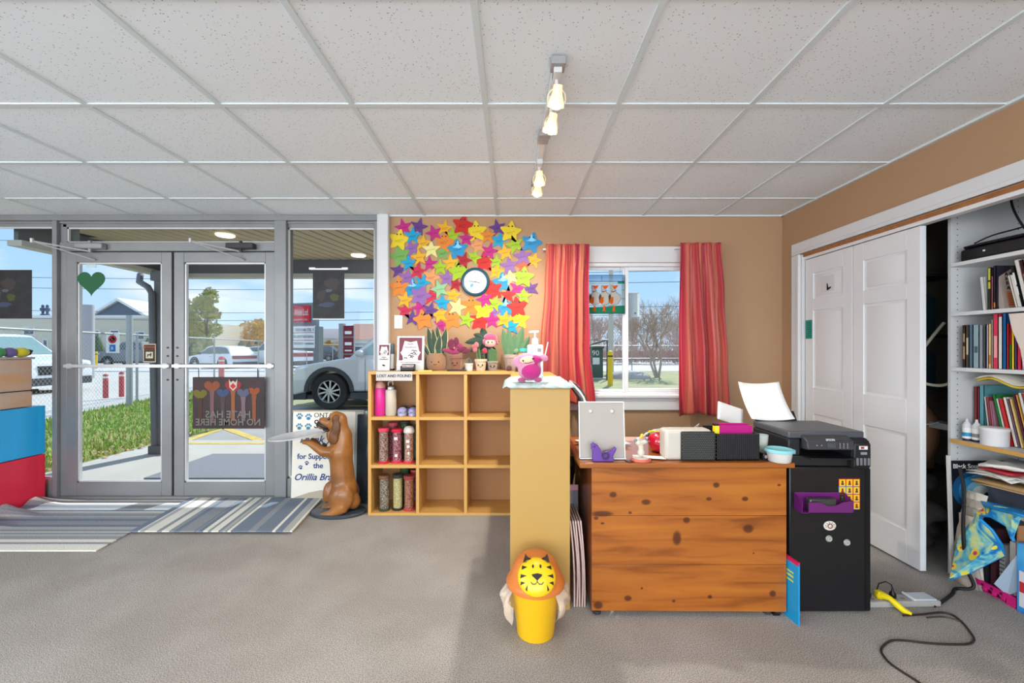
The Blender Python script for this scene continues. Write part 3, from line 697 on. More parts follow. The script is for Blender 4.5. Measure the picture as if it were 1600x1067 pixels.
# signs of the neighbours
o = thing('roadside_sign', 'tall roadside sign, red panel above white steel fabrication panel', 'sign', (-9.0, 19, 0), -16)
SG = M((128, 132, 138), .6)
MB().box(.2, .48, -.05, .25, 0, 2.25).box(-1.6, .3, 0, .2, 1.2, 3.32).build('sign_post', SG, o)
MB().box(-1.9, .02, -.06, .0, 2.46, 3.2).build('red_panel', M((206, 36, 52), .4), o)
MB().box(-1.9, .28, -.06, .0, 1.3, 2.3).build('white_panel', M((240, 240, 242), .4), o)
text('Nor-Weld Ltd.', .4, WHITE, o, (-.04, -.075, 2.88), (90, 0, 0), shear=.2, bold=.001, sx=.48, align='RIGHT')
text('DIVISIONS    LTD', .1, WHITE, o, (-.1, -.075, 2.56), (90, 0, 0), align='RIGHT')
for s_, z in (('STRUCTURAL STEEL  8', 2.1), ('METAL  ROOM TRUCK RENTAL', 1.8), ('705-326-2619  \u2022  norweld.com', 1.5)):
    text(s_, .2 if z > 2 else .17, M((50, 52, 60)), o, (.24, -.075, z), (90, 0, 0), sx=.5, align='RIGHT')
b = MB()
for z in (1.97, 1.63, 2.27): b.box(-1.9, .26, -.066, -.06, z, z + .025)
b.build('red_rule', M((206, 36, 52), .4), o)
o = thing('pylon_sign', 'slim pylon sign of stacked maroon and white panels beside the shop', 'sign', (-9.9, 25, 0), -8)
MB().box(-.3, .0, 0, .25, 0, 2.75).box(-.02, .62, .05, .2, -.0, 2.6).build('sign_post', M((150, 152, 156), .6), o)
MAR = M((122, 28, 44), .5)
for k, (z0, z1) in enumerate(((2.0, 2.62), (1.35, 1.9), (1.0, 1.3), (.55, .9))):
    MB().box(-.0, .62, -.02, .05, z0, z1).build('maroon_panel', MAR, o)
    MB().box(.1, .52, -.03, -.02, z0 + .12, z0 + .2 + (.1 if k < 2 else 0)).build('white_panel', WTR, o)
# utility wires
for i, (z, y_) in enumerate(((7.2, 36), (6.4, 36.5), (10.5, 37), (3.9, 37.5), (4.6, 38))):
    pts = [(-62 + 6 * k, y_ + (-.2 * k), z + .25 * math.cos(k / 2.2)) for k in range(15)]
    tag(MB().tube(pts, .022, 5).build('utility_wire', M((96, 106, 124), .6)), ['second highest', 'middle', 'highest', 'lowest', 'second lowest'][i] + ' of the thin dark utility wires crossing the sky behind the doors', 'wire', group='utility wires over the street')
o = thing('utility_pole', 'grey wooden utility pole beyond the fence by the green heart', 'pole', (-18.7, 18.8, 0))
MB().tube([(0, 0, -.05), (0, 0, 3.2)], .2, 10).build('pole_shaft', M((170, 168, 172), .8), o)
# trees
def blob_tree(name, label, x, y, h, spread, mats, seed, trunk=True, n=2600, cz=.62, leaf=.16, tall=.5, cat='tree'):
    random.seed(seed); o = thing(name, label, cat, (x, y, 0)); b = MB()
    cs = [(random.gauss(0, spread*.34), random.gauss(0, spread*.3), h*cz + random.uniform(-h*tall*.6, h*tall*.62), random.uniform(.2, .42)*spread) for _ in range(16)]
    for i in range(n):
        c_ = random.choice(cs); v_ = Vector((random.gauss(0, 1), random.gauss(0, 1), random.gauss(0, 1))).normalized() * c_[3] * random.random() ** .4
        p = Vector(c_[:3]) + v_; s_ = leaf * random.uniform(.6, 1.3)
        a_ = Vector((random.gauss(0, 1), random.gauss(0, 1), random.gauss(0, 1))).normalized() * s_; q_ = a_.orthogonal().normalized() * s_ * .6
        if p.z < .2: continue
        k = len(b.v); b.v += [p - a_, p - q_, p + a_, p + q_]; b.f.append((k, k+1, k+2, k+3)); b.m.append(random.randrange(len(mats)))
    b.build('crown', mats, o, smooth=False)
    t_ = MB().tube([(0, 0, 0), (.05, 0, h * .4), (0, 0, h * .8)], [spread*.05, spread*.035, .02], 7)
    for c_ in cs[:6]: t_.tube([(0, 0, h * .35), c_[:3]], [spread * .025, .01], 5)
    t_.build('trunk', M((110, 96, 84), .9), o); return o
G1 = [M((166, 168, 108), .8), M((142, 150, 90), .8), M((190, 182, 120), .8)]
OR_ = [M((222, 178, 86), .8), M((200, 160, 80), .8)]
blob_tree('yellowing_tree', 'tall yellow-green poplar rising behind the cream house', -33, 46, 8.0, 2.6, G1, 3, n=2900, cz=.52, leaf=.17, tall=.62)
blob_tree('yellowing_tree', 'rounded olive tree at the frame edge beside the poplar', -38.5, 50, 5.4, 3.2, G1, 5, n=2600, cz=.6, leaf=.17)
blob_tree('autumn_tree', 'orange autumn tree above the reddish brown roof', -36, 62, 5.2, 3.6, OR_, 6, n=2600, leaf=.2)
blob_tree('autumn_tree', 'pale orange autumn tree further along above the brown roof', -41.5, 64, 4.6, 3.0, OR_, 8, n=1800, leaf=.2)
blob_tree('autumn_tree', 'small golden tree in front of the cream low building', -20.2, 47, 2.4, 1.0, OR_, 12, n=700, leaf=.12)
blob_tree('red_leaved_tree', 'bare reddish tree behind the grey roofed low building', -27.5, 80, 5.2, 4.5, [M((176, 130, 134), .8), M((150, 116, 122), .8)], 14, n=1500, leaf=.12)
for i, (px, h_) in enumerate(((152, 3.0), (178, 2.7), (203, 2.7), (231, 2.6), (303, 2.4), (325, 2.4))):
    d = 50; random.seed(20 + i)
    o = thing('cedar_shrub', 'small dark green cone shaped cedar planted along the cream building', 'shrub', ((px - 800) * d / 665, d, 0), group='cone cedars along the cream building')
    MB().lathe([(.35, .0), (.75, .5), (.6, h_*.5), (.3, h_*.8), (.02, h_)], n=9).build('foliage', M((86, 104, 74), .9, bump=(5, 1.0)), o)
for i, (px, h_) in enumerate(((360, 2.2), (377, 2.6), (389, 2.4), (401, 2.6))):
    d = 62
    o = thing('cedar_shrub', 'small cone cedar standing before the reddish brown roofed building', 'shrub', ((px - 800) * d / 665, d, 0), group='cone cedars before the brown roofed building')
    MB().lathe([(.35, .0), (.8, .5), (.6, h_*.5), (.3, h_*.8), (.02, h_)], n=9).build('foliage', M((86, 104, 74), .9, bump=(5, 1.0)), o)
# rubber ramp mat outside the door
tag(MB().box(-3.55, -2.0, 4.1, 5.05, .001, .018).build('outdoor_mat', M((138, 140, 150), .95, bump=(90, .5)), bevel=.004), 'thin grey rubber mat lying on the walk outside the glass doors', 'mat')

# ---- the yard seen through the window
struct(MB().box(-8, 40, 9.5, 24, -.034, -.0).build('back_lawn', M((150, 158, 112), .95, bump=(8, .5), var=(1.2, .15, (176, 166, 128)))))
struct(MB().box(-30, 60, 24, 33, -.034, .01).build('street', M((206, 204, 202), .9)))
struct(MB().box(-10, 90, 49, 80, -.034, 1.0).build('far_bank', M((176, 142, 128), .95, bump=(2, .6), var=(.6, .2))))
def bare(b, p, d_, ln, r, depth, rnd):
    q_ = p + d_ * ln; b.tube([p, (p + q_) / 2 + Vector((rnd.gauss(0, .03*ln), rnd.gauss(0, .03*ln), 0)), q_], [r, r*.85, r*.7], 5 if depth > 2 else 3, cap=False)
    if depth == 0: return
    for k in range(3 if depth > 1 else 4):
        nd = (d_ + Vector((rnd.gauss(0, .42), rnd.gauss(0, .42), rnd.gauss(.12, .25)))).normalized()
        bare(b, p.lerp(q_, rnd.uniform(.55, 1)), nd, ln * rnd.uniform(.62, .82), r * .62, depth - 1, rnd)
BK = M((188, 168, 156), .9); BK2 = M((200, 184, 176), .9)
def bare_tree(x, y, h, seed, label, depth=5, mat=BK, r=.07, fork=3):
    o = thing('bare_tree', label, 'tree', (x, y, -.02)); rnd = random.Random(seed); b = MB()
    for k in range(fork):
        bare(b, Vector((rnd.uniform(-.1, .1), rnd.uniform(-.1, .1), 0)), Vector((rnd.gauss(0, .22), rnd.gauss(0, .2), 1)).normalized(), h * .27, r, depth, rnd)
    b.build('branches', mat, o, smooth=False)
    return o
bare_tree(6.35, 18.6, 4.6, 2, 'bare branching young tree on the yard grass, closest outside the window', r=.06)
tr = bare_tree(5.2, 38, 10.5, 11, 'tall bare twiggy tree among the row beyond the street', mat=BK2, r=.12, depth=5)
tr2 = bare_tree(5.2, 38, 8.5, 23, 'lower spreading bare tree among the row beyond the street', mat=BK, r=.1, depth=5)
for i, (x, y, s_) in enumerate(((11.2, 40, .8), (15.2, 40, .8), (9.4, 46, .85), (13.6, 46, .85), (18, 46, .85))):
    t_ = dup(tr if i % 2 else tr2, (x, y, -.02), 50 * i, 'bare leafless tree standing in the row beyond the street', (s_, s_, s_)); t_['group'] = 'bare trees beyond the street'
for t_ in (tr, tr2): t_['group'] = 'bare trees beyond the street'; t_['label'] = 'bare leafless tree standing in the row beyond the street'
tr2.location = (7.2, 40, -.02); tr.location = (5.0, 46, -.02); tr.scale = tr2.scale = (.8, .8, .85)
random.seed(77); b = MB()
for i in range(9000):
    x = random.uniform(2, 26); y = random.uniform(34, 36.5); h = random.uniform(.4, 3.9) * (.6 + .4 * math.sin(x * .9) ** 2); z = random.uniform(.1, h)
    a_ = Vector((random.gauss(0, .3), random.gauss(0, .3), random.uniform(.3, 1.0))).normalized() * random.uniform(.25, .7); w_ = .014
    k = len(b.v); b.v += [Vector((x - w_, y, z)), Vector((x + w_, y, z)), Vector((x + w_ + a_.x, y + a_.y, z + a_.z)), Vector((x + a_.x - w_, y + a_.y, z + a_.z))]; b.f.append((k, k+1, k+2, k+3)); b.m.append(random.randrange(3))
tag(b.build('brush_undergrowth', [M((196, 168, 154), .9), M((210, 172, 156), .9), M((180, 164, 154), .9)], smooth=False), 'grey brown leafless undergrowth beneath the bare trees', 'undergrowth', kind='stuff')
# green utility box, frame, lamp pole
o = thing('utility_box', 'dark green utility box numbered 90 seen through the window', 'utility box', (3.2, 17.5, 0))
MB().box(-.55, .55, 0, .8, .06, 1.28).box(-.6, .6, -.05, .85, 1.28, 1.36).box(-.7, .7, -.1, .9, 0, .07, 1).build('cabinet_shell', [M((62, 92, 82), .6), CONC], o, bevel=.02)
text('90', .3, WHITE, o, (.24, -.004, 1.08)); MB().box(.12, .4, -.012, 0, .62, .9).build('notice_plate', WHITE, o)
o = thing('steel_frame', 'grey steel guard frame standing around the green utility box', 'guard frame', (3.35, 17.2, 0))
MB().tube([(-.9, 0, 0), (-.9, 0, 1.62), (.5, 0, 1.62), (.5, 0, 0)], .04, 8).tube([(-.9, 0, 1.2), (.5, 0, 1.62)], .03, 8).build('frame_tube', M((88, 92, 96), .5, .4), o)
o = thing('light_pole', 'pale concrete light pole standing behind the utility box', 'pole', (5.0, 21.5, 0))
MB().tube([(0, 0, 0), (0, 0, 7)], [.14, .1], 10).build('pole_shaft', M((206, 200, 192), .8), o)
tag(MB().ell((0, 0, 0), (1.0, .8, .4)).build('boulder', M((190, 182, 172), .9, bump=(4, .8)), loc=(5.0, 18.3, -.05)), 'low pale boulder on the yard grass beside the bare tree', 'boulder')
# grey device on the outer face of the sash
o = thing('wall_box', 'slim grey box fixed outside the sliding window beside its middle bar', 'box', (1.04, 3.70, 1.64))
MB().box(-.018, .066, .0, .06, -.11, .11).build('case', M((176, 180, 188), .5), o, bevel=.006)
MB().box(.05, .068, -.004, .0, -.1, .1).build('white_edge', WHITE, o)
MB().at((.03, -.002, -.07), (90, 0, 0)).cyl((0, 0, 0), .008, .004, 12).build('button', M((90, 92, 96)), o)
# ================================================================ BOXES AND MATS BY THE ENTRANCE
def slot(b, x, y, z, ln, h):
    b.box(x - .001, x + .0015, y - ln/2, y + ln/2, z - h/2, z + h/2, 1)
def wooden_box(y0_, y1_, z0, z1, rgb, label, slot_at=None):
    o = thing('wooden_box', label, 'box', (-3.9, 0, z0)); h = z1 - z0; D_ = .9
    m_ = M(rgb, .35, var=((4, 14, 1.2), .12), bump=(14, .12), coat=.3)
    MB().box(.0, .02, y0_, y1_, 0, h - .002).build('front_panel', m_, o, bevel=.004)
    MB().box(-D_, .0, y1_ - .02, y1_, 0, h - .002).build('side_panel', m_, o, bevel=.004)
    MB().box(-D_, .0, y0_, y0_ + .02, 0, h - .002).build('side_panel', m_, o, bevel=.004)
    MB().box(-D_, -D_ + .02, y0_ + .02, y1_ - .02, 0, h - .002).build('back_panel', m_, o, bevel=.004)
    MB().box(-D_ + .02, .0, y0_ + .02, y1_ - .02, h - .022, h - .004).build('top_panel', M((214, 214, 210), .5), o)
    if slot_at:
        MB().box(.018, .0215, slot_at[0] - .05, slot_at[0] + .05, slot_at[1] - .013, slot_at[1] + .013).build('hand_slot', M((24, 32, 48), .7), o, bevel=.004)
    return o
wooden_box(2.45, 3.54, .0, .392, (240, 44, 74), 'red painted wooden box on the floor, under the blue one')
wooden_box(2.45, 3.54, .394, .792, (36, 180, 246), 'bright blue painted wooden box with hand slot, stacked on the red one', (3.13, .16))
# wood-look cabinet standing on the blue box
o = thing('storage_cabinet', 'pale woodgrain storage cabinet on top of the blue box', 'cabinet', (-3.9, 0, .793))
WG = M((206, 180, 162), .5, var=((4, 2, 9), .1, (214, 164, 124)), bump=(30, .05))
MB().box(-.5, .0, 2.5, 3.46, 0, .385).build('body', WG, o, bevel=.006)
MB().box(-.51, .008, 2.49, 3.475, .385, .4).build('lid', M((188, 170, 158), .5), o, bevel=.003)
MB().box(.0, .006, 2.49, 3.475, .128, .135).build('seam', M((52, 44, 42), .7), o)
MB().box(.0, .02, 3.45, 3.49, .118, .14).build('latch', M((60, 54, 52), .6), o, bevel=.004)
MB().prism([(2.5, .384), (3.2, .384), (3.2, .362), (3.0, .355), (2.85, .33), (2.7, .28), (2.5, .2)], 'x', .0005, .004).build('black_trim', M((34, 34, 36), .5), o)
# segmented soft toy: caterpillar
o = thing('caterpillar_toy', 'segmented caterpillar toy in yellow, pink, green and purple on the cabinet', 'toy', (-3.95, 3.42, 1.232))
cols = [(222, 208, 40), (112, 92, 150), (56, 140, 74), (226, 116, 168), (236, 190, 30), (44, 120, 60), (226, 60, 80)]
for i, c in enumerate(cols):
    MB().ell((0, -.075 * i - (0 if i else -.005), 0), (.038, .05 if i else .055, .039)).build('head' if i == 0 else 'segment', M(c, .6, sheen=.4), o)
MB().tube([(0, .03, -.02), (-.01, .065, -.01), (0, .07, .02)], .018, 8).build('tail', M((62, 60, 58), .7), o)
# mats
def mat_mesh(P00, P10, P11, P01, along, cols_, label, seed, lift=0, wrinkle=False, nu=80, nv=24):
    """a quad P00..P01; stripes vary along u"""
    b = MB(); P = [Vector(p) for p in (P00, P10, P11, P01)]; rnd = random.Random(seed)
    widths = []; tot = 0
    while tot < 1:
        w_ = rnd.choice((.012, .02, .03, .045)); c_ = rnd.choice(cols_); widths.append((w_, c_)); tot += w_
    edges = [0]; cc = []
    for w_, c_ in widths: edges.append(min(edges[-1] + w_, 1)); cc.append(c_)
    def pt(u, v):
        p = P[0].lerp(P[1], u).lerp(P[3].lerp(P[2], u), v); z = lift
        if wrinkle:
            e_ = max(0, 1 - v / .30); z += .05 * e_ * e_ * (0.6 + .4 * math.sin(u * 21)) + .02 * e_ * math.sin(u * 30 + v * 8)
            z = max(z, lift)
        return Vector((p.x, p.y, z))
    n = nv; rows = []
    us = []
    for k in range(len(edges) - 1):
        us.append((edges[k], edges[k+1], cc[k]))
    rows = [[pt(q_, j / n) for j in range(n + 1)] for q_ in edges]
    b.rings(rows, closed=False, cap=False); b.m = [cc[min(i // n, len(cc) - 1)] for i in range(len(b.f))]
    o = b.build('striped_mat', [M((148, 152, 158), .95, bump=(120, .5), var=(90, .1)), M((226, 224, 214), .95, bump=(120, .5)), M((118, 130, 148), .95, bump=(120, .5), var=(90, .1)), M((178, 180, 180), .95, bump=(120, .5), var=(90, .1)), M((164, 160, 162), .95, bump=(120, .5), var=(90, .1))], smooth=False)
    so = o.modifiers.new('thickness', 'SOLIDIFY'); so.thickness = .008; so.offset = 1 if False else -1
    o.modifiers['thickness'].offset = 1
    tag(o, label, 'mat'); return o
mat_mesh((-3.87, 2.64, 0), (-3.87, 3.52, 0), (-2.66, 3.52, 0), (-2.58, 2.64, 0), 0, [0, 0, 3, 3, 1, 2, 4, 4], 'striped entrance mat meeting the red box, ruffled along that edge', 17, .003, True, nv=40)
mat_mesh((-2.585, 2.885, 0), (-1.49, 2.885, 0), (-1.575, 3.53, 0), (-2.67, 3.53, 0), 0, [1, 1, 2, 2, 0, 3, 2], 'blue, grey and white striped mat in front of the door beside the dog statue', 25, .018, nv=6)
# ---- things on the glass
o = thing('paper_heart', 'dark green paper heart hanging in the glass door', 'heart decoration', (-3.52, 3.56, 1.82))
hp = []
for i in range(40):
    a_ = 2 * math.pi * i / 40; hp.append((.0072 * 16 * math.sin(a_) ** 3, .0070 * (13 * math.cos(a_) - 5 * math.cos(2*a_) - 2 * math.cos(3*a_) - math.cos(4*a_))))
MB().prism(hp, 'y', 0, .003).build('heart', M((38, 92, 60), .7), o)
MB().box(-.04, .04, .0, .004, .12, .15).build('tape', M((200, 214, 214), .4, alpha=.5), o)
def dark_poster(x, z, w_, h, label, clip=True):
    o = thing('poster', label, 'poster', (x, 3.585, z))
    MB().box(-w_/2, w_/2, 0, .002, -h, 0).build('print', M((38, 36, 38), .6, var=((9, 9, 14), .3, (44, 50, 54))), o)
    b = MB(); rnd = random.Random(5)
    for (cx, cz, rx, rz_, m_) in ((-.0, -.18, .03, .015, 0), (.05, -.24, .04, .03, 1), (-.02, -.3, .07, .02, 2), (-.06, -.22, .04, .05, 3), (.03, -.12, .06, .05, 3)):
        b.prism([(cx + rx * math.cos(a_) * rnd.uniform(.7, 1.2), cz * h / .42 + rz_ * math.sin(a_) * rnd.uniform(.7, 1.2)) for a_ in [2*math.pi*k/14 for k in range(14)]], 'y', -.0006, .0, m_)
    b.build('picture', [M((84, 86, 92), .6), M((66, 74, 42), .6), M((60, 68, 92), .6), M((62, 54, 54), .6)], o)
    if clip:
        MB().box(-w_/2 - .015, w_/2 + .015, -.004, .006, 0, .014).build('hanger', M((226, 230, 234), .4), o, bevel=.002)
        MB().box(-w_/2 - .03, -w_/2 + .02, -.006, .008, .002, .02).build('clip', WHITE, o); MB().box(w_/2 - .02, w_/2 + .03, -.006, .008, .002, .02).build('clip', WHITE, o)
        MB().box(-w_/2 - .002, w_/2 + .002, -.001, .003, -h - .008, -h).build('hem', M((214, 224, 228), .5), o)
dark_poster(-1.545, 1.925, .265, .41, 'dark hanging poster on clips in the glass panel beside the tan wall')
dark_poster(-4.27, 1.925, .45, .41, 'dark poster hanging in the glass above the caterpillar toy', False)
# yard sign seen from behind: mirrored words
o = thing('hanging_sign', 'dark hanging sign of raised hands and hearts with mirrored lettering', 'sign', (-2.362, 3.545, .81))
sw, sh = .595, .43
MB().box(-sw/2, sw/2, 0, .004, -sh/2, sh/2).build('board', M((44, 39, 38), .55, var=((5, 5, 5), .3, (62, 42, 48))), o)
hands = [(-.235, .09, .062, (132, 122, 34), (92, 60, 46)), (-.135, .155, .07, (164, 88, 56), (140, 100, 104)), (-.045, .10, .055, (72, 90, 138), (96, 72, 76)), (.04, .155, .072, (176, 52, 62), (176, 104, 62)), (.125, .10, .056, (104, 108, 138), (144, 116, 128)), (.215, .115, .05, (176, 88, 44), (164, 92, 56))]
for i, (hx, hz, hr, hc, ac) in enumerate(hands):
    k_ = hr / .12
    MB().prism([(hx + .0072*k_*16*math.sin(a_)**3, hz - .02 + .0066*k_*(13*math.cos(a_)-5*math.cos(2*a_)-2*math.cos(3*a_)-math.cos(4*a_))) for a_ in [2*math.pi*q/24 for q in range(24)]], 'y', -.0012, -.0002).build('heart', M(tuple(int(v*.78) for v in hc), .6), o)
    zt = hz - .05; MB().prism([(hx - .022, zt), (hx + .022, zt), (hx + .016, zt - .05), (hx + .015, -.15), (hx - .015, -.15), (hx - .016, zt - .05)], 'y', -.0022, -.0012).build('raised_arm', M(tuple(int(v*.78) for v in ac), .6), o)
MB().prism([(.005, .2), (.02, .17), (.04, .185), (.06, .17), (.075, .2), (.07, .13), (.04, .1), (.01, .13)], 'y', -.0026, -.0013).build('leaf_mark', M((196, 180, 168), .6), o)
MB().prism([(.04, .165), (.055, .15), (.065, .14), (.05, .125), (.04, .115), (.03, .125), (.015, .14), (.025, .15)], 'y', -.0036, -.0027).build('maple_leaf', M((176, 44, 56), .6), o)
PW = M((112, 106, 102), .6)
text('HATE HAS', .082, PW, o, (-.0, -.0035, -.098), (90, 0, 180), bold=.0012, sx=1.0).scale = (1, 1, 1)
text('NO HOME HERE', .078, PW, o, (.0, -.0035, -.162), (90, 0, 180), bold=.0012, sx=.95)
for s_ in (-1, 1):
    MB().tube([(s_ * .245, -.002, sh/2 - .01), (s_ * .245, -.004, sh/2 + .04), (s_ * .245, -.002, sh/2 + .075)], .003, 6).build('hook', BLACK, o)
    MB().at((s_ * .245, .012, sh/2 + .075), (90, 0, 0)).lathe([(.001, 0), (.014, .003), (.022, .0)], n=14).build('suction_cup', CLEAR, o)
# alarm sticker on the door stile
o = thing('door_sticker', 'small black sticker with a cat silhouette on the door frame above the bar', 'sticker', (-3.045, 3.575, 1.225))
MB().box(-.052, .052, 0, .004, -.078, .078).build('sticker_sheet', M((190, 178, 150), .5), o)
MB().box(-.046, .046, -.001, 0, -.07, .07).build('black_print', M((44, 34, 32), .5), o)
text('BEWARE', .028, M((186, 84, 44)), o, (0, -.0016, .05)); text('OF CAT', .02, M((150, 70, 44)), o, (0, -.0016, .026))
MB().box(-.03, .03, -.0018, -.001, -.045, .01).build('pale_panel', M((196, 188, 160), .5), o)
MB().prism([(-.018, -.035), (-.016, -.005), (-.008, -.012), (.006, -.008), (.012, .004), (.018, -.004), (.018, -.016), (.012, -.035), (.006, -.02), (-.01, -.022), (-.012, -.035)], 'y', -.0026, -.0018).build('cat_mark', BLACK, o)
# ---- SPCA board behind the dog
o = thing('sandwich_board', 'cream charity notice board with blue paw prints behind the dog statue', 'sign board', (-1.585, 3.52, 0), rot=(-3, 0, 0))
MB().box(-.245, .345, 0, .014, .0, .745).build('board', M((226, 222, 210), .5), o, bevel=.002)
MB().box(-.248, .348, -.004, .016, .735, .748).build('top_edge', M((170, 160, 140), .5), o)
NAVY = M((24, 56, 122), .5); TEALB = M((44, 116, 150), .5)
def paw(x, z, s_, m_, rot=0):
    b = MB(); cr_, sr_ = math.cos(R(rot)), math.sin(R(rot))
    for (px, pz, rx, rz_) in ((0, -.25, .42, .34), (-.52, .2, .17, .24), (-.2, .5, .17, .26), (.2, .5, .17, .26), (.52, .2, .17, .24)):
        b.prism([(x + s_ * ((px + rx*math.cos(a_))*cr_ - (pz + rz_*math.sin(a_))*sr_), z + s_ * ((px + rx*math.cos(a_))*sr_ + (pz + rz_*math.sin(a_))*cr_)) for a_ in [2*math.pi*k/12 for k in range(12)]], 'y', -.0012, -.0002)
    b.build('paw_print', m_, o)
for (x, z) in ((-.19, .695), (-.115, .69), (-.19, .61), (-.115, .61)): paw(x, z, .04, TEALB)
paw(-.17, .275, .026, NAVY, 20); paw(-.12, .31, .026, NAVY, -10)
text('ONTARIO', .055, M((50, 50, 60)), o, (-.07, -.002, .705), align='LEFT'); text('SPCA', .1, M((50, 50, 60)), o, (-.07, -.002, .63), align='LEFT')
text('Thank you', .085, NAVY, o, (-.2, -.002, .505), align='LEFT', shear=.35, bold=.0008)
text('for Supporting', .062, NAVY, o, (-.2, -.002, .365), align='LEFT', bold=.0012)
text('the', .062, NAVY, o, (-.065, -.002, .29), align='LEFT', bold=.0012)
text('Orillia Branch', .075, NAVY, o, (-.225, -.002, .195), align='LEFT', shear=.35, bold=.0012)
MB().prism([(-.22, .03), (-.1, .07), (0, .09), (.1, .08), (.1, .0), (-.22, .0)], 'y', -.001, -.0002).build('worn_edge', M((176, 166, 148), .8), o)
# plastic wrapped dark panel next to it
o = thing('wrapped_panel', 'dark panel in shiny clear plastic wrap between dog statue and cube shelf', 'panel', (-1.185, 3.47, 0), rot=(-3, 0, 0))
MB().box(-.09, .06, 0, .04, 0, .72).build('panel', M((54, 72, 84), .5, var=(6, .3)), o, bevel=.004)
b = MB(); random.seed(3); n = 14; grid = [[(-.1 + .18*i/6, -.012 - random.random()*.02, .0 + .75*j/n) for i in range(7)] for j in range(n + 1)]
b.rings(grid, closed=False, cap=False); b.build('plastic_wrap', glass_mat('wrap', (214, 222, 226), .12, .15), o, smooth=80)

# ================================================================ DOG BUTLER STATUE
dg = thing('dog_statue', 'brown bloodhound statue sitting upright holding a round tray in its mouth', 'statue', (-1.34, 3.27, 0))
u = .000935
def D(cx, cy, y=0): return Vector(((cx - 605) * u, y, (945 - cy) * u))
b = MB()
b.lathe([(.0, 0), (.20, 0), (.208, .006), (.208, .018), (.2, .024), (.0, .024)], (.01, 0, 0), 36, sy=.66)
b.build('base_plate', M((58, 66, 76), .35), dg)
def blend_body(name, parts, mat, parent, vox=.009, tubes=()):
    b = MB()
    for c, r, rot in parts: b.ell(c, r, 18, 12, rot=rot)
    for pts, rr in tubes: b.tube(pts, rr, 12)
    o = b.build(name, mat, parent, smooth=180)
    rm = o.modifiers.new('skin', 'REMESH'); rm.mode = 'VOXEL'; rm.voxel_size = vox; rm.use_smooth_shade = True
    sm = o.modifiers.new('soft', 'SMOOTH'); sm.iterations = 16; sm.factor = .6
    return o
BRN = M((158, 104, 50), .42, spec=.4, var=(5, .3, (122, 76, 36)), coat=.2)
Z0 = .022
parts = [
 (D(655, 740), (.102, .10, .125), (0, 0, 0)),           # haunch / pelvis
 (D(640, 590), (.083, .082, .13), (0, -8, 0)),          # belly
 (D(630, 455), (.092, .09, .12), (0, 6, 0)),            # chest
 (D(655, 340), (.062, .06, .10), (0, 12, 0)),           # neck
 (D(612, 200), (.066, .06, .080), (0, 20, 0)),          # skull
 (D(590, 160), (.05, .048, .05), (0, 0, 0)),
 (D(520, 205), (.075, .036, .036), (0, 28, 0)),         # muzzle
 (D(470, 232), (.034, .030, .028), (0, 20, 0)),
 (D(545, 315), (.03, .03, .06), (0, -10, 0)),           # dewlap
 (D(665, 800, -.075), (.095, .05, .105), (0, 20, 0)),   # thigh near
 (D(655, 800, .075), (.095, .05, .105), (0, 20, 0)),
 (D(545, 760, -.05), (.035, .04, .085), (0, 6, 0)),
 (D(540, 760, .055), (.035, .04, .085), (0, 6, 0)),
 (D(520, 955, -.07), (.04, .03, .02), (0, 0, 0)), (D(480, 930, .05), (.04, .03, .02), (0, 0, 0)),
 (D(740, 850, 0), (.05, .06, .06), (0, 0, 0)),
]
tubes = [
 ([D(655, 790), D(648, 660), D(636, 520), D(634, 430), D(655, 330), D(628, 220)], [.094, .09, .085, .088, .062, .054]),
 ([D(700, 860, -.08), D(600, 915, -.085), D(500, 945, -.08)], [.05, .035, .026]),
 ([D(700, 860, .07), D(580, 905, .065), D(460, 930, .06)], [.045, .032, .024]),
 ([D(590, 430, -.06), D(520, 420, -.085), D(455, 375, -.085), D(395, 345, -.07), D(345, 348, -.06)], [.05, .038, .029, .024, .022]),
 ([D(580, 450, .05), D(500, 450, .06), D(440, 430, .05), D(400, 360, .04), D(360, 350, .04)], [.045, .034, .028, .022, .02]),
]
blend_body('body', parts, BRN, dg, .0085, tubes)
DBR = M((112, 70, 36), .45, spec=.4, var=(6, .3, (82, 50, 28)))
for s_ in (-1, 1):
    blend_body('ear', [(D(610, 165, s_*.05), (.03, .016, .04), (0, 20, 0)), (D(622, 235, s_*.066), (.036, .014, .07), (0, 6, 0)), (D(600, 310, s_*.064), (.038, .013, .06), (0, -8, 0))], DBR, dg, .006)
    MB().ell(D(548, 165, s_*.036), (.010, .007, .012)).build('eye', M((28, 20, 14), .15, spec=.8), dg)
MB().ell(D(452, 222), (.020, .026, .018), rot=(0, 25, 0)).build('nose', M((28, 24, 24), .25), dg)
b = MB().ell(D(490, 225), (.055, .036, .024), rot=(0, 26, 0)).ell(D(520, 262), (.035, .03, .014), rot=(0, 10, 0)); b.build('muzzle', M((46, 38, 36), .4), dg)
b = MB()
for (cx, cy, s_, q) in ((690, 780, -.13, .03), (690, 520, -.088, .03)):
    pass
for (xx, yy) in ((500, -.1), (500, -.08), (505, -.062), (462, .04), (460, .058)):
    b.ell(D(xx - 18, 958 if yy < 0 else 935, yy), (.02, .011, .014))
b.build('paw_toes', M((96, 62, 36), .5), dg)
tr_ = thing('tray_dummy', None, None) if False else None
b = MB(); b.at(D(285, 312), (0, -6, 0)); b.lathe([(.001, 0), (.195, 0), (.207, .004), (.21, .012), (.204, .012), (.197, .007), (.001, .007)], n=48)
b.build('tray', M((214, 216, 220), .32, .1, spec=.5), dg)
MB().tube([D(500, 385, -.02), D(515, 370, -.05), D(540, 375, -.075)], .014, 8).build('collar_tag', M((40, 36, 34), .4), dg)
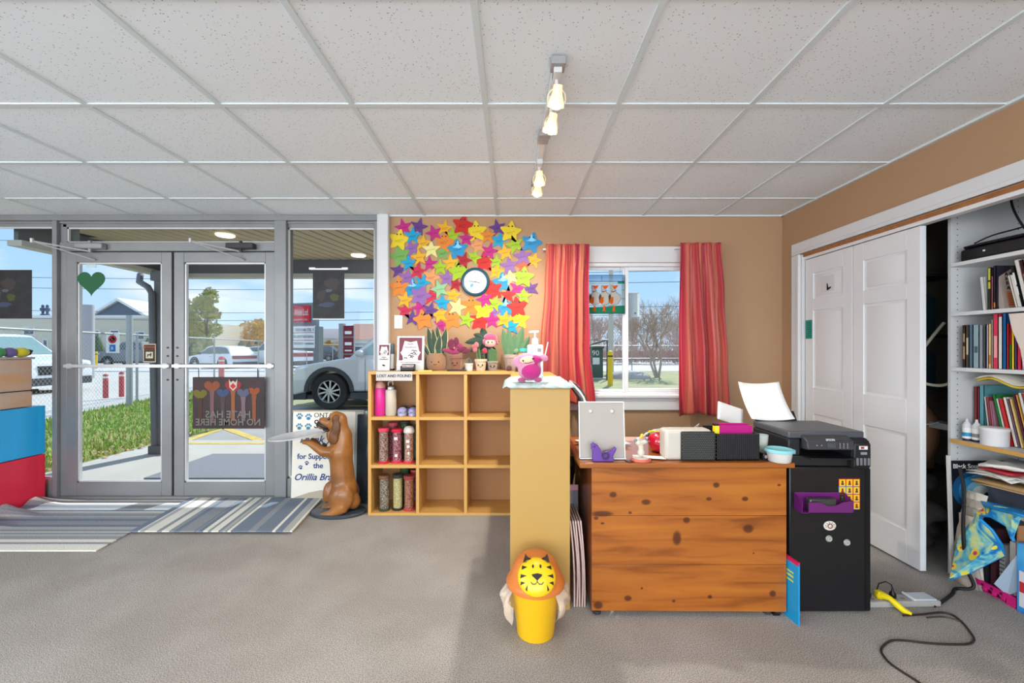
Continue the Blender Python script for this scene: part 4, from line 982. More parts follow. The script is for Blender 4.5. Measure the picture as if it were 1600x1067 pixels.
# ================================================================ CUBE SHELVES
YW = M((204, 158, 88), .45, var=((1.2, 14, 1.2), .06), bump=(30, .03)); YWB = M((176, 130, 86), .55)
YWE = M((186, 150, 84), .4, var=((12, 1.2, .6), .06))
def cube_shelf(label, loc, rz, back_mat, end_mat=None, dp=.30):
    o = thing('cube_shelf', label, 'shelf', loc, rz); t = .024; p = .363; w_ = 3 * p + t; h = 1.09
    for i in range(4):
        x = i * p; MB().box(x, x + t, 0 if i in (0, 3) else .002, dp, 0, h - t if 0 < i < 3 else h - t).build('side_panel' if i in (0, 3) else 'divider', end_mat if (end_mat and i in (0, 3)) else YW, o, bevel=.0012)
    MB().box(-.0, w_, -.002, dp, h - t, h).build('top_panel', YW, o, bevel=.002)
    for k in range(3):
        for i in range(3): MB().box(i * p + t, (i + 1) * p, .001, dp - .005, k * p - (.006 if k else 0) + (.0 if k else .0), k * p + t - .006).build('shelf_board', YW, o, bevel=.001)
    MB().box(t, w_ - t, dp - .008, dp - .002, .0, h - t).build('back_panel', back_mat, o)
    return o
cube_shelf('yellow wooden cube shelf of nine compartments along the tan wall', (-1.09, 3.22, 0), 0, YWB)
# second unit, end-on to the room: its local +x runs away from the camera
cube_shelf('yellow wooden cube shelf standing end-on beside the desk', (.280, 2.055, 0), 90, YWB, YWE, dp=.289)
ZS = 1.09
def on(px, py_base, z): # stands at height z where its base shows
    d = (1.26 - z) * 665 / (py_base - 545); return Vector(((px - 800) * d / 665, d, z))
# lost and found card on the front edge
o = thing('lost_and_found_card', 'white LOST AND FOUND card hanging at the shelf front', 'card', (-.89, 3.214, 1.055))
MB().box(-.137, .137, 0, .002, -.036, .033).build('card', M((196, 190, 186), .6), o); text('LOST AND FOUND', .030, M((50, 48, 50)), o, (0, -.001, 0), bold=.0006)
# bottles
def bottle(x, y, z, rgb, r, h, lidrgb, label, clear_lid=False):
    o = thing('water_bottle', label, 'bottle', (x, y, z))
    MB().lathe([(r * .9, 0), (r, .006), (r, h * .78), (r * .93, h * .81), (r*.8, h * .82)], n=24).build('body', M(rgb, .35), o)
    MB().lathe([(r * .86, h * .815), (r * .88, h * .9), (r * .7, h * .96), (r * .5, h * .98), (r*.4, h)], n=24).build('cap', CLEAR if clear_lid else M(lidrgb, .4), o)
    if clear_lid:
        MB().lathe([(r * .6, h * .82), (r * .55, h * .9), (.006, h*.92)], n=16).build('spout', M((226, 222, 214), .4), o)
        MB().tube([(-r*.5, 0, h*.93), (-r*.45, 0, h*1.05), (r*.3, 0, h*1.08), (r*.35, 0, h*.95)], .004, 6).build('carry_loop', M((212, 208, 204), .4), o)
    return o
bottle(-1.02, 3.30, .745, (206, 46, 140), .043, .262, (206, 150, 140), 'tall pink water bottle in the lost and found compartment')
bottle(-.938, 3.30, .745, (196, 186, 170), .042, .245, (230, 230, 230), 'cream water bottle with clear cap in the lost and found compartment', True)
def clog(x, y, z, label):
    o = thing('child_clog', label, 'shoe', (x, y, z)); LV = M((150, 150, 190), .6)
    b = MB(); b.rings([[(s_ * .038 * math.cos(a_), -.07 + .07 * 0 + .075 * math.sin(a_) + .07, zz) for a_ in [2*math.pi*k/20 for k in range(20)]] for s_, zz in ((.9, 0), (1, .008), (1, .024), (.96, .028))])
    b.build('sole', M((170, 168, 200), .6), o)
    b = MB(); b.ell((0, -.02, .03), (.037, .058, .034), 16, 10); b.build('upper', LV, o)
    MB().tube([(-.037, -.0, .045), (-.034, .06, .05), (0, .078, .052), (.034, .06, .05), (.037, 0, .045)], .005, 6).build('strap', M((96, 92, 130), .6), o)
    MB().ell((0, .012, .055), (.026, .03, .016)).build('opening', M((46, 42, 52), .8), o)
    MB().tube([(-.035, -.045, .034), (0, -.08, .03), (.035, -.045, .034)], .003, 6).build('toe_band', M((74, 72, 96), .6), o)
clog(-.85, 3.32, .745, 'lavender child clog beside the cream bottle'); clog(-.768, 3.32, .745, 'lavender child clog touching the compartment divider')
# jars of beads
def bead_mat(c1, c2, c3, sc_=190):
    m = bpy.data.materials.new('beads'); m.use_nodes = True; t = m.node_tree; b = t.nodes['Principled BSDF']; b.inputs['Roughness'].default_value = .35
    co = t.nodes.new('ShaderNodeTexCoord'); v = t.nodes.new('ShaderNodeTexVoronoi'); v.inputs['Scale'].default_value = sc_; t.links.new(co.outputs['Object'], v.inputs['Vector'])
    sp = t.nodes.new('ShaderNodeSeparateColor'); t.links.new(v.outputs['Color'], sp.inputs[0])
    r = t.nodes.new('ShaderNodeValToRGB'); r.color_ramp.interpolation = 'CONSTANT'; e = r.color_ramp.elements; e[0].color = lin(c1); e[1].position = .4; e[1].color = lin(c2); q = e.new(.75); q.color = lin(c3)
    t.links.new(sp.outputs[0], r.inputs[0]); t.links.new(r.outputs[0], b.inputs['Base Color'])
    bp = t.nodes.new('ShaderNodeBump'); bp.inputs['Strength'].default_value = .6; bp.inputs['Distance'].default_value = .002; t.links.new(v.outputs['Distance'], bp.inputs['Height']); t.links.new(bp.outputs[0], b.inputs['Normal'])
    return m
BM = dict(pink=bead_mat((120, 70, 62), (214, 176, 156), (160, 110, 96)), red=bead_mat((160, 60, 76), (214, 150, 150), (120, 40, 60)), mix=bead_mat((178, 92, 72), (222, 190, 170), (196, 120, 96)),
          green=bead_mat((52, 92, 50), (76, 120, 66), (34, 60, 36)), white=bead_mat((196, 180, 160), (92, 74, 58), (150, 120, 96)), cream=bead_mat((226, 206, 140), (206, 176, 104), (236, 222, 170)), org=bead_mat((176, 96, 66), (206, 140, 110), (140, 60, 50)))
def bead_jar(x, y, z, h, fill, lid, foot, label, dome=False, r=.040, lab=None):
    o = thing('bead_jar', label, 'jar', (x, y, z), group=None)
    MB().lathe([(.001, .012), (r * .88, .012), (r * .88, h - .026), (.001, h - .026)], n=24).build('beads', BM[fill], o)
    MB().lathe([(r*.94, .008), (r*.94, h - .02)], n=24).build('jar_wall', CLEAR, o, smooth=60)
    MB().lathe([(.001, 0), (r * 1.08, 0), (r * 1.08, .014), (r * .98, .018)], n=24).build('foot_ring', M(foot, .35), o)
    prof = [(r, h - .026), (r * 1.06, h - .022), (r * 1.06, h - .004), (r * .98, h), (.001, h)] if not dome else [(r, h - .03), (r * 1.06, h - .026), (r * 1.04, h - .012), (r * .9, h + .006), (r * .6, h + .018), (.001, h + .022)]
    MB().lathe(prof, n=24).build('lid', M(lid, .35), o)
    if lab:
        for k, rr in enumerate(lab): MB().box(-.014 + .006 * k, .012, -r * .96 - .0012, -r * .92, rr, rr + .02).build('label_mark', M((228, 224, 220), .5), o, bevel=.004)
RP = (206, 40, 70)
JZ = .3818; JB = .0188
bead_jar(-.990, 3.285, JZ, .27, 'pink', (222, 70, 96), (196, 34, 60), 'pink lidded jar of brown and pink beads, middle row nearest the doors')
bead_jar(-.890, 3.300, JZ, .262, 'red', RP, RP, 'red lidded jar of pink beads with white label marks, middle row', lab=(.18, .05))
bead_jar(-.796, 3.290, JZ, .262, 'mix', (206, 200, 194), (206, 50, 70), 'jar of pale red beads with white domed lid, middle row', dome=True, lab=(.16, .12, .07))
bead_jar(-.776, 3.388, JZ, .27, 'green', (48, 66, 46), (40, 56, 40), 'jar of green beads with dark lid against the divider', r=.04)
bead_jar(-.955, 3.415, JZ, .29, 'red', (196, 84, 100), RP, 'pinkish lidded bead jar standing behind in the middle row')
bead_jar(-.865, 3.44, JZ, .30, 'green', (58, 60, 56), (50, 50, 50), 'dark lidded bead jar standing behind in the middle row')
bead_jar(-.985, 3.285, JB, .27, 'white', (120, 84, 60), (60, 66, 46), 'brown lidded jar of white and brown beads, bottom row')
bead_jar(-.885, 3.300, JB, .272, 'cream', (54, 56, 56), (40, 42, 42), 'dark lidded jar of cream yellow beads, bottom row')
bead_jar(-.795, 3.290, JB, .265, 'org', (150, 60, 62), (170, 60, 60), 'maroon lidded jar of orange brown beads, bottom row')
bead_jar(-.774, 3.405, JB, .28, 'red', (150, 52, 44), (216, 70, 44), 'slim red bead jar against the divider, bottom row', r=.036)
bead_jar(-.862, 3.435, JB, .325, 'green', (44, 42, 40), (40, 40, 40), 'tall black lidded jar standing behind the cream bead jar', r=.042)

# ---------------------------------------------------------------- on the shelf top
def sign_stand(px0, px1, pyt, d, label, theat=True):
    x = ((px0 + px1) / 2 - 800) * d / 665; w_ = (px1 - px0) * d / 665; h = 1.26 - (pyt - 545) * d / 665 - ZS
    o = thing('table_sign', label, 'sign', (x, d, ZS), rot=(-6, 0, 0))
    MB().box(-w_/2, w_/2, 0, .004, .0, h).build('sheet', M((196, 196, 198), .4), o, bevel=.001)
    MB().box(-w_/2 - .006, w_/2 + .006, -.01, .03, 0, .004).build('foot', CLEAR, o)
    MB().box(-w_/2 - .004, w_/2 + .004, .004, .007, .0, h + .006).build('holder', CLEAR, o)
    MA = M((112, 58, 70), .6)
    a_, b_ = -w_ * .42, w_ * .42; t_ = h * .96 if theat else h * .96; m_ = h * .30 if theat else h * .58
    MB().box(a_, b_, -.0008, 0, m_, t_).build('maroon_curtain', MA, o)
    H = t_ - m_
    star = [(-.30, .86), (0, .8), (.30, .86), (.42, .42), (.5, .34), (.38, .18), (.36, .04), (.4, 0), (-.4, 0), (-.36, .04), (-.38, .18), (-.5, .34), (-.42, .42)]
    MB().prism([(p * w_ * .84 * .9, m_ + q * H) for p, q in star], 'y', -.0018, -.0008).build('stage_shape', M((200, 198, 200), .5), o)
    if theat:
        text('Studio', .018, M((96, 70, 76)), o, (0, -.002, m_ + .72 * H)); text('Soundboard', .018, M((96, 70, 76)), o, (0, -.002, m_ + .58 * H))
        text('ARTS AND PRODUCTIONS', .013, M((150, 144, 146)), o, (0, -.0008, h * .235))
    else:
        text('Studio', .012, M((60, 58, 60)), o, (0, -.002, h * .5)); text('Soundboard', .013, M((60, 58, 60)), o, (0, -.002, h * .43)); MB().at((0, -.001, h*.2), (90, 20, 0)).lathe([(.013, 0), (.013, .001)], n=10, sy=.5).build('ink_mark', BLACK, o)
    mk = MB(); rnd = random.Random(2)
    for k in range(9):
        cx, cz = rnd.uniform(-.2, .2) * w_, m_ + rnd.uniform(.06, .42) * H
        mk.tube([(cx - .01*w_/.2, -.0022, cz), (cx, -.0022, cz + .006), (cx + .012*w_/.2, -.0022, cz - .002)], .0026 * w_/.2, 5)
    mk.build('mask_drawing', M((40, 38, 40), .6), o)
sign_stand(590, 608.5, 537, 3.30, 'narrow white table sign with small maroon curtain picture', False)
sign_stand(619.5, 662, 525, 3.32, 'large white table sign with maroon stage curtains and drawn masks')
o = thing('spray_bottle', 'grey canister with dark top between the two table signs', 'canister', (-.953, 3.37, ZS))
MB().lathe([(.022, 0), (.022, .13)], n=20).build('body', M((190, 190, 192), .4), o); MB().lathe([(.023, .13), (.023, .205), (.018, .212), (.001, .212)], n=20).build('cap', M((70, 84, 92), .4), o); MB().lathe([(.0235, .0), (.0235, .014)], n=20).build('foot_band', BLACK, o)
tag(MB().box(-.06, .06, 0, .002, 0, .27).build('paper_sheet', M((220, 216, 208), .6), loc=(-.775, 3.45, ZS), rot=(-4, 0, 0)), 'plain cream sheet standing behind the large table sign', 'paper')
o = thing('card_holder', 'black card holder with white cards before the large table sign', 'card holder', (-.797, 3.262, ZS))
b = MB(); b.box(-.051, .051, -.03, .03, 0, .012).box(-.051, .051, -.03, -.024, .0, .03).box(-.051, .051, .016, .03, 0, .052).box(-.051, -.046, -.03, .03, 0, .04).box(.046, .051, -.03, .03, 0, .04); b.build('holder', M((36, 32, 34), .4), o, bevel=.002)
MB().at((0, 0, 0), (-8, 0, 0)).box(-.043, .043, -.012, .01, .012, .046).build('card_stack', M((206, 192, 196), .6), o)
text('WELCOME', .016, M((120, 60, 76)), o, (0, -.009, .038), (82, 0, 0))
tag(MB().box(-.05, .05, -.035, .035, 0, .006).build('note_pad', M((232, 204, 70), .6), loc=(-.665, 3.26, ZS), rot=(0, 0, 8)), 'small yellow note pad lying before the snake plant pot', 'note pad')
tag(MB().box(-.075, .07, -.02, .02, 0, .012).build('pen_case', M((52, 46, 50), .5), bevel=.005, loc=(-.42, 3.25, ZS)), 'flat dark case lying before the maroon flower pot', 'case')

def pot(o, r, h, rgb, taper=.78, eyes=True, round_=False, rim=True, feet=None):
    m_ = M(rgb, .9, sheen=.5, bump=(120, .3), var=(14, .12))
    prof = [(r*taper*.9, 0), (r*taper, .008), (r, h*.9), (r*1.0, h), (r*.85, h), (r*.8, h*.86), (.001, h*.86)] if not round_ else [(r*.7, 0), (r*.95, h*.15), (r*1.04, h*.45), (r*.98, h*.8), (r*.86, h*.98), (r*.8, h), (r*.7, h*.9), (.001, h*.86)]
    MB().lathe(prof, n=28).build('pot', m_, o)
    if rim and not round_: MB().lathe([(r*1.0, h*.8), (r*1.07, h*.82), (r*1.07, h*1.0), (r*.98, h*1.01)], n=28).build('pot_rim', m_, o)
    if eyes:
        rr = r * (1.02 if round_ else .9)
        for s_ in (-1, 1): MB().ell((s_ * r * .34, -rr * .93, h * .5), (.0055, .004, .007), 8, 6).build('eye', M((26, 20, 18), .2), o)
        MB().tube([(-.012, -rr*1.0, h*.38), (0, -rr*1.02, h*.34), (.012, -rr*1.0, h*.38)], .0018, 5).build('smile', M((60, 40, 34), .6), o)
def leafpts(b, base, tip, w_, m=0, m2=None, bend=.0, n=8, thick=.006):
    base, tip = Vector(base), Vector(tip); ax = tip - base; side = ax.cross(Vector((0, 1, 0))).normalized(); up = side.cross(ax).normalized()
    rs = []; rs2 = []
    for i in range(n + 1):
        t = i / n; c = base + ax * t + up * bend * math.sin(math.pi * t) + Vector((0, 0, -bend * t * t)); ww = w_ * (math.sin(math.pi * min(t * .82 + .16, 1)) ** .8 if t < 1 else .02)
        rs.append([c + side * ww, c + up * thick, c - side * ww, c - up * thick])
        if m2 is not None: rs2.append([c + side * ww * 1.22, c + side*ww*1.0 + up*.002, c + side * ww * .98, c + side*ww*1.0 - up*.004])
    b.rings(rs, m)
    if m2 is not None:
        b.rings(rs2, m2); b.rings([[c_ for c_ in [r_[2] - (r_[0]-r_[2]).normalized()*.000, r_[2] + up*.003, r_[2] - (r_[0] - r_[2]) * .11, r_[2] - up*.004]] for r_ in rs], m2)
GD = M((52, 72, 60), .85, sheen=.4); GL = M((86, 122, 86), .85, sheen=.5); GM_ = M((72, 104, 62), .85, sheen=.4)
def plant(px, pyb, name, label, dy=0):
    d = (1.26 - ZS) * 665 / (pyb - 545) + dy; d = min(max(d, 3.27), 3.46); return thing(name, label, 'plant', ((px - 800) * d / 665, d, ZS))
o = thing('potted_snake_plant', 'plush snake plant with cream edged leaves in a brown smiling pot', 'plant', (-.598, 3.385, ZS))
pot(o, .078, .135, (150, 112, 84), round_=True)
for (bx, tx, tz, w_) in ((-.03, -.07, .34, .026), (-.005, -.03, .33, .022), (.02, .0, .35, .024), (.03, .075, .33, .03), (-.05, -.125, .235, .016), (.0, .03, .28, .024)):
    b = MB(); leafpts(b, (bx, random.uniform(-.03, .02), .11), (tx, random.uniform(-.02, .02), tz), w_, 0, 1, thick=.01); b.build('leaf', [GD, M((216, 204, 148), .8, sheen=.3)], o)
o = thing('potted_violet', 'plush violet with dark maroon petals in a brown face pot', 'plant', (-.445, 3.355, ZS))
pot(o, .052, .12, (142, 92, 72)); MR = M((104, 26, 58), .85, sheen=.6); MR2 = M((140, 40, 84), .85, sheen=.6)
for (x, z, rx, rz_, a_, m_) in ((-.035, .215, .026, .036, 20, MR), (.01, .225, .022, .038, -10, MR), (-.055, .155, .045, .018, 10, MR2), (-.01, .145, .05, .02, 0, MR2), (.05, .165, .045, .024, -15, MR), (.035, .19, .03, .024, 40, MR2), (.085, .15, .035, .02, -20, MR), (-.02, .18, .03, .03, 50, MR)):
    MB().ell((x, -.02, z), (rx, .014, rz_), rot=(0, a_, 0)).build('petal', m_, o)
MB().ell((-.005, -.036, .175), (.01, .008, .01)).build('flower_centre', M((206, 90, 130), .8), o)
o = thing('potted_cactus', 'tiny plush cactus in a small white pot', 'plant', (-.333, 3.29, ZS))
pot(o, .031, .058, (220, 208, 202), taper=.9, eyes=False); b = MB()
b.tube([(-.01, 0, .05), (-.012, 0, .082), (0, 0, .098), (.012, 0, .082), (.01, 0, .05)], .007, 8); b.build('stem', M((70, 84, 78), .85, sheen=.4), o)
o = thing('potted_tulips', 'plush tulips with pink and red blooms in a cream face pot', 'plant', (-.243, 3.31, ZS))
pot(o, .045, .09, (218, 188, 156))
for (x, z, tx) in ((-.02, .19, -.045), (.0, .17, -.015), (.02, .15, .028), (.03, .12, .02)):
    MB().tube([(x, 0, .07), ((x+tx)/2, 0, z*.7), (tx, 0, z)], .008, 7).build('stem', GM_, o)
for (x, z, c) in ((-.05, .185, (196, 84, 92)), (-.032, .2, (214, 104, 110)), (-.044, .165, (206, 96, 104)), (.032, .155, (184, 44, 72))):
    MB().ell((x, -.01, z), (.018, .016, .023)).build('bloom', M(c, .85, sheen=.6), o)
o = thing('potted_palm', 'dark green plush palm leaves in a dark pot behind the tulips', 'plant', (-.222, 3.46, ZS))
pot(o, .05, .13, (66, 56, 54), eyes=False)
MB().tube([(0, 0, .1), (0, 0, .26)], .018, 8).build('stem', GD, o)
for (tx, tz, bz, w_) in ((-.16, .24, .24, .03), (-.12, .17, .2, .03), (-.02, .36, .25, .03), (-.09, .31, .25, .024), (.08, .31, .24, .024), (.12, .25, .22, .026), (.1, .17, .18, .03)):
    b = MB(); leafpts(b, (0, -.01, bz), (tx, -.02, tz), w_, 0, bend=.02, thick=.01); b.build('leaf', GD, o)
o = thing('potted_cactus', 'green stemmed plush cactus in a small grey brown pot', 'plant', (-.150, 3.30, ZS))
pot(o, .039, .075, (150, 136, 120))
for (x, z) in ((-.022, .15), (-.006, .165), (.012, .155), (.026, .15)): MB().tube([(x*.8, 0, .06), (x, 0, z)], [.012, .011], 8).ell((x, 0, z), .012, 10, 6).build('stem', GM_, o)
o = thing('flower_face_plush', 'plush with pale face and pink tufted head above the grey pot', 'plush toy', (-.172, 3.385, ZS))
MB().tube([(0, 0, 0), (0, 0, .17)], [.03, .022], 10).build('body', M((98, 104, 78), .85, sheen=.5), o)
b = MB().ell((0, -.01, .215), (.048, .04, .034)); b.build('face', M((196, 176, 158), .85, sheen=.6), o)
MB().ell((0, -.002, .262), (.052, .042, .034)).ell((-.045, 0, .225), (.018, .03, .024)).ell((.045, 0, .225), (.018, .03, .024)).build('pink_tuft', M((206, 76, 118), .9, sheen=.8), o)
MB().tube([(-.036, -.035, .195), (0, -.05, .19), (.036, -.035, .195)], .007, 6).build('lips', M((206, 120, 128), .8), o)
for s_ in (-1, 1): MB().ell((s_*.015, -.048, .222), (.0045, .004, .008), 8, 6).build('eye', M((40, 32, 30), .3), o)
o = thing('potted_agave', 'large plush agave with thick green leaves in a pinkish pot', 'plant', (.012, 3.345, ZS))
pot(o, .068, .125, (176, 152, 142), taper=.92); 
for s_ in (-1, 1): MB().ell((s_ * .035 + .0, -.068, .02), (.024, .018, .022)).build('foot', M((92, 58, 52), .9, sheen=.4), o)
for (bx, tx, tz, w_) in ((-.04, -.085, .33, .032), (-.01, -.045, .34, .028), (.0, .01, .3, .03), (.02, .075, .35, .033), (.04, .125, .27, .03), (-.03, -.02, .27, .03)):
    b = MB(); leafpts(b, (bx, random.uniform(-.03, .02), .1), (tx, random.uniform(-.03, .02), tz), w_, 0, thick=.016); b.build('leaf', GL, o)
MB().ell((.025, -.05, .15), .022).build('bud', M((112, 142, 104), .85, sheen=.5), o)
# on the end-on unit: cloth, plush, soap, toy
b = MB(); n, m_ = 20, 22; rows = []
for j in range(m_ + 1):
    row = []
    for i in range(n + 1):
        x = -.045 + .345 * i / n; y = 2.015 + .52 * j / m_
        z = ZS + .0055 + .004 * math.sin(x * 34 + y * 21) * math.sin(y * 27)
        if y < 2.05: z = ZS + .004 - (2.05 - y) * .5
        if x < -.012: z = ZS + .002 - (-.012 - x) * .55
        if x > .285: z = ZS + .002 - (x - .285) * .8
        row.append((x, y + .012 * math.sin(i * 1.7), max(z, ZS - .06)))
    rows.append(row)
b.rings(rows, closed=False, cap=False); o = b.build('lace_cloth', M((186, 196, 200), .8, var=(30, .14, (156, 186, 190)), bump=(60, .3)), smooth=80)
o.modifiers.new('thickness', 'SOLIDIFY').thickness = .003; tag(o, 'white and pale blue cloth spread over the end of the cube shelf', 'cloth')
o = thing('monster_plush', 'round pink plush with pale face and folded ears on the cloth', 'plush toy', (.088, 2.115, ZS + .008))
blend_body('body', [((0, 0, .058), (.060, .05, .056), (0, 0, 0)), ((-.004, 0, .108), (.062, .045, .034), (0, 8, 0)), ((-.065, 0, .098), (.022, .02, .026), (0, 0, 0)), ((.068, 0, .118), (.028, .02, .018), (0, 20, 0))], M((214, 146, 176), .9, sheen=.3, bump=(200, .4)), o, .005)
blend_body('belly', [((.006, -.022, .052), (.052, .04, .042), (0, 0, 0)), ((.03, -.02, .112), (.032, .03, .02), (0, 10, 0))], M((186, 40, 124), .9, sheen=.3, bump=(200, .4)), o, .005)
MB().ell((-.012, -.034, .108), (.038, .014, .018), rot=(0, -8, 0)).build('face', M((232, 206, 168), .9, sheen=.6), o)
for x, z in ((-.034, .104), (.014, .114)): MB().ell((x, -.049, z), (.004, .003, .005), 8, 6).build('eye', BLACK, o)
MB().tube([(-.03, -.05, .094), (-.01, -.052, .092), (.01, -.05, .098)], .0014, 5).build('mouth', M((110, 70, 60), .6), o)
for s_ in (-1, 1): MB().ell((s_ * .04, -.028, .01), (.02, .022, .012)).build('foot', M((170, 70, 120), .9, sheen=.5), o)
o = thing('soap_dispenser', 'white square pump bottle of hand sanitiser behind the pink plush', 'pump bottle', (.128, 2.36, ZS + .008))
MB().box(-.044, .044, -.025, .025, 0, .185).build('bottle', M((232, 240, 244), .25, spec=.6), o, bevel=.009, seg=3)
MB().box(-.036, .036, -.0265, -.025, .06, .17).build('label_sheet', M((236, 240, 240), .4), o); MB().box(.012, .032, -.0275, -.0265, .145, .165).build('label_square', M((140, 148, 154), .5), o)
MB().lathe([(.014, .185), (.02, .187), (.02, .215), (.012, .222), (.006, .225), (.006, .25), (.010, .252), (.010, .258), (.004, .26)], n=16).build('pump_collar', WHITE, o)
MB().tube([(-.034, 0, .254), (.0, 0, .258), (.02, 0, .258)], [.005, .007, .006], 8).build('pump_spout', WHITE, o)
MB().tube([(.048, -.02, .1), (.07, -.02, .2)], .0035, 6).build('white_stick', WHITE, o)
o = thing('toy_gumball', 'orange and yellow plastic toy with teal top behind the agave pot', 'toy', (.085, 3.24, ZS))
MB().lathe([(.04, 0), (.045, .03), (.03, .05), (.028, .07), (.042, .1), (.04, .13), (.03, .15)], n=20, sy=.6).build('body', M((226, 140, 44), .3), o)
MB().ell((-.022, -.02, .03), (.02, .018, .028)).build('yellow_knob', M((240, 196, 40), .3), o); MB().ell((.02, -.01, .1), (.032, .03, .04)).build('clear_globe', M((150, 180, 190), .15, spec=.8), o)
MB().lathe([(.03, .145), (.036, .15), (.036, .165), (.02, .175), (.001, .176)], n=20).build('teal_top', M((60, 168, 168), .35), o)
# ================================================================ TIGER BIN
o = thing('tiger_bin', 'yellow waste bin with orange lid and tiger face flap', 'waste bin', (.105, 1.895, 0))
BY = M((226, 176, 20), .35, spec=.45); BO = M((214, 122, 56), .35, spec=.45)
MB().lathe([(.001, 0), (.078, 0), (.082, .004), (.104, .2), (.112, .225), (.108, .225), (.08, .01)], n=40).build('bin_body', BY, o)
MB().lathe([(.112, .212), (.127, .216), (.131, .232), (.126, .245), (.118, .252), (.106, .285), (.088, .32), (.06, .345), (.03, .352), (.001, .353)], n=40).build('lid', BO, o)
fc = MB(); ft = Matrix.Translation(Vector((0, -.042, .300))) @ Euler((R(-38), 0, 0)).to_matrix().to_4x4()
# flap: domed disc leaning on the lid, face drawn on it
FT = Euler((R(42), 0, 0)).to_matrix()
def fp(x, z, y=0):
    rr = (x / .082) ** 2 + (z / .078) ** 2; bulge = .034 * math.sqrt(max(0, 1 - min(rr, 1)))
    p = Vector((x, -bulge - y, z)); return Vector((0, -.084, .290)) + Euler((R(-40), 0, 0)).to_matrix() @ p
rs = []
for j in range(11):
    q = math.sin(math.pi / 2 * j / 10); rs.append([fp(.082 * q * math.cos(2*math.pi*i/36) if q else 0, .078 * q * math.sin(2*math.pi*i/36)) for i in range(36)])
rs[0] = [fp(.0005*math.cos(2*math.pi*i/36), .0005*math.sin(2*math.pi*i/36)) for i in range(36)]
rs.append([p + Vector((0, .02, -.0)) for p in rs[-1]])
fc.rings(rs); fc.build('flap', M((238, 196, 24), .3, spec=.5), o, smooth=70)
def decal(pts, name='stripe'):
    b = MB(); n = len(pts); b.rings([[fp(x, z, .0004) for x, z in pts], [fp(x, z, .0022) for x, z in pts]]); b.build(name, M((40, 36, 38), .4), o, smooth=False)
for s_ in (-1, 1):
    decal([(s_*.022, .068), (s_*.05, .05), (s_*.052, .062), (s_*.038, .090 - .012)], 'ear_mark')
    b = MB(); b.rings([[fp(s_*.030, .066), fp(s_*.058, .052), fp(s_*.046, .064)], [fp(s_*.0445, .060) + Vector((s_*.003, -.004, .034))] * 3]); b.build('ear', M((48, 44, 46), .45), o, smooth=False)
    for (za, zb, ln, hh) in ((.032, .036, .03, .009), (-.002, .004, .026, .008), (-.028, -.02, .02, .007)):
        decal([(s_*.070 if za < .03 else s_*.064, za - hh), (s_*(.068 if za < .03 else .062), za + hh), (s_*(.070 - ln), za)])
    decal([(s_*.05, -.052), (s_*.042, -.058), (s_*.040, -.034)])
    decal([(s_*.016 + .0045*math.cos(2*math.pi*k/10), .034 + .0075*math.sin(2*math.pi*k/10)) for k in range(10)], 'eye')
decal([(-.022, .002), (-.02, -.004), (-.008, -.014), (0, -.022), (.008, -.014), (.02, -.004), (.022, .002), (.0, .006)], 'nose')
b = MB(); b.tube([fp(x, z, .001) for x, z in ((-.026, -.026), (-.02, -.034), (-.008, -.034), (0, -.026), (.008, -.034), (.02, -.034), (.026, -.026))], .0018, 6).tube([fp(0, -.02, .001), fp(0, -.028, .001)], .0018, 5); b.build('mouth', M((40, 36, 38), .4), o)
# bin bag spilling from under the lid
BAG = bpy.data.materials.new('bin_bag'); BAG.use_nodes = True; t = BAG.node_tree; bb = t.nodes['Principled BSDF']; bb.inputs['Base Color'].default_value = lin((232, 214, 196)); bb.inputs['Alpha'].default_value = .55; bb.inputs['Roughness'].default_value = .3
def bag(a0, a1, drops, seed):
    rnd = random.Random(seed); b = MB(); rows = []
    for j in range(9):
        t_ = j / 8; row = []
        for i in range(13):
            a_ = a0 + (a1 - a0) * i / 12; rr = .118 + .03 * math.sin(math.pi * t_) * (1 + .4 * math.sin(i * 2.1)) - .0 * t_ + rnd.uniform(-.003, .003)
            z = .222 - drops * t_ * (.7 + .3 * math.sin(i * 1.3 + 1)); row.append((rr * math.cos(a_), rr * math.sin(a_), z))
        rows.append(row)
    b.rings(rows, closed=False, cap=False); q = b.build('bin_bag', BAG, o, smooth=80); q['label'] = 'thin translucent bin bag edge'
bag(R(-50), R(50), .13, 1); bag(R(165), R(215), .16, 2)
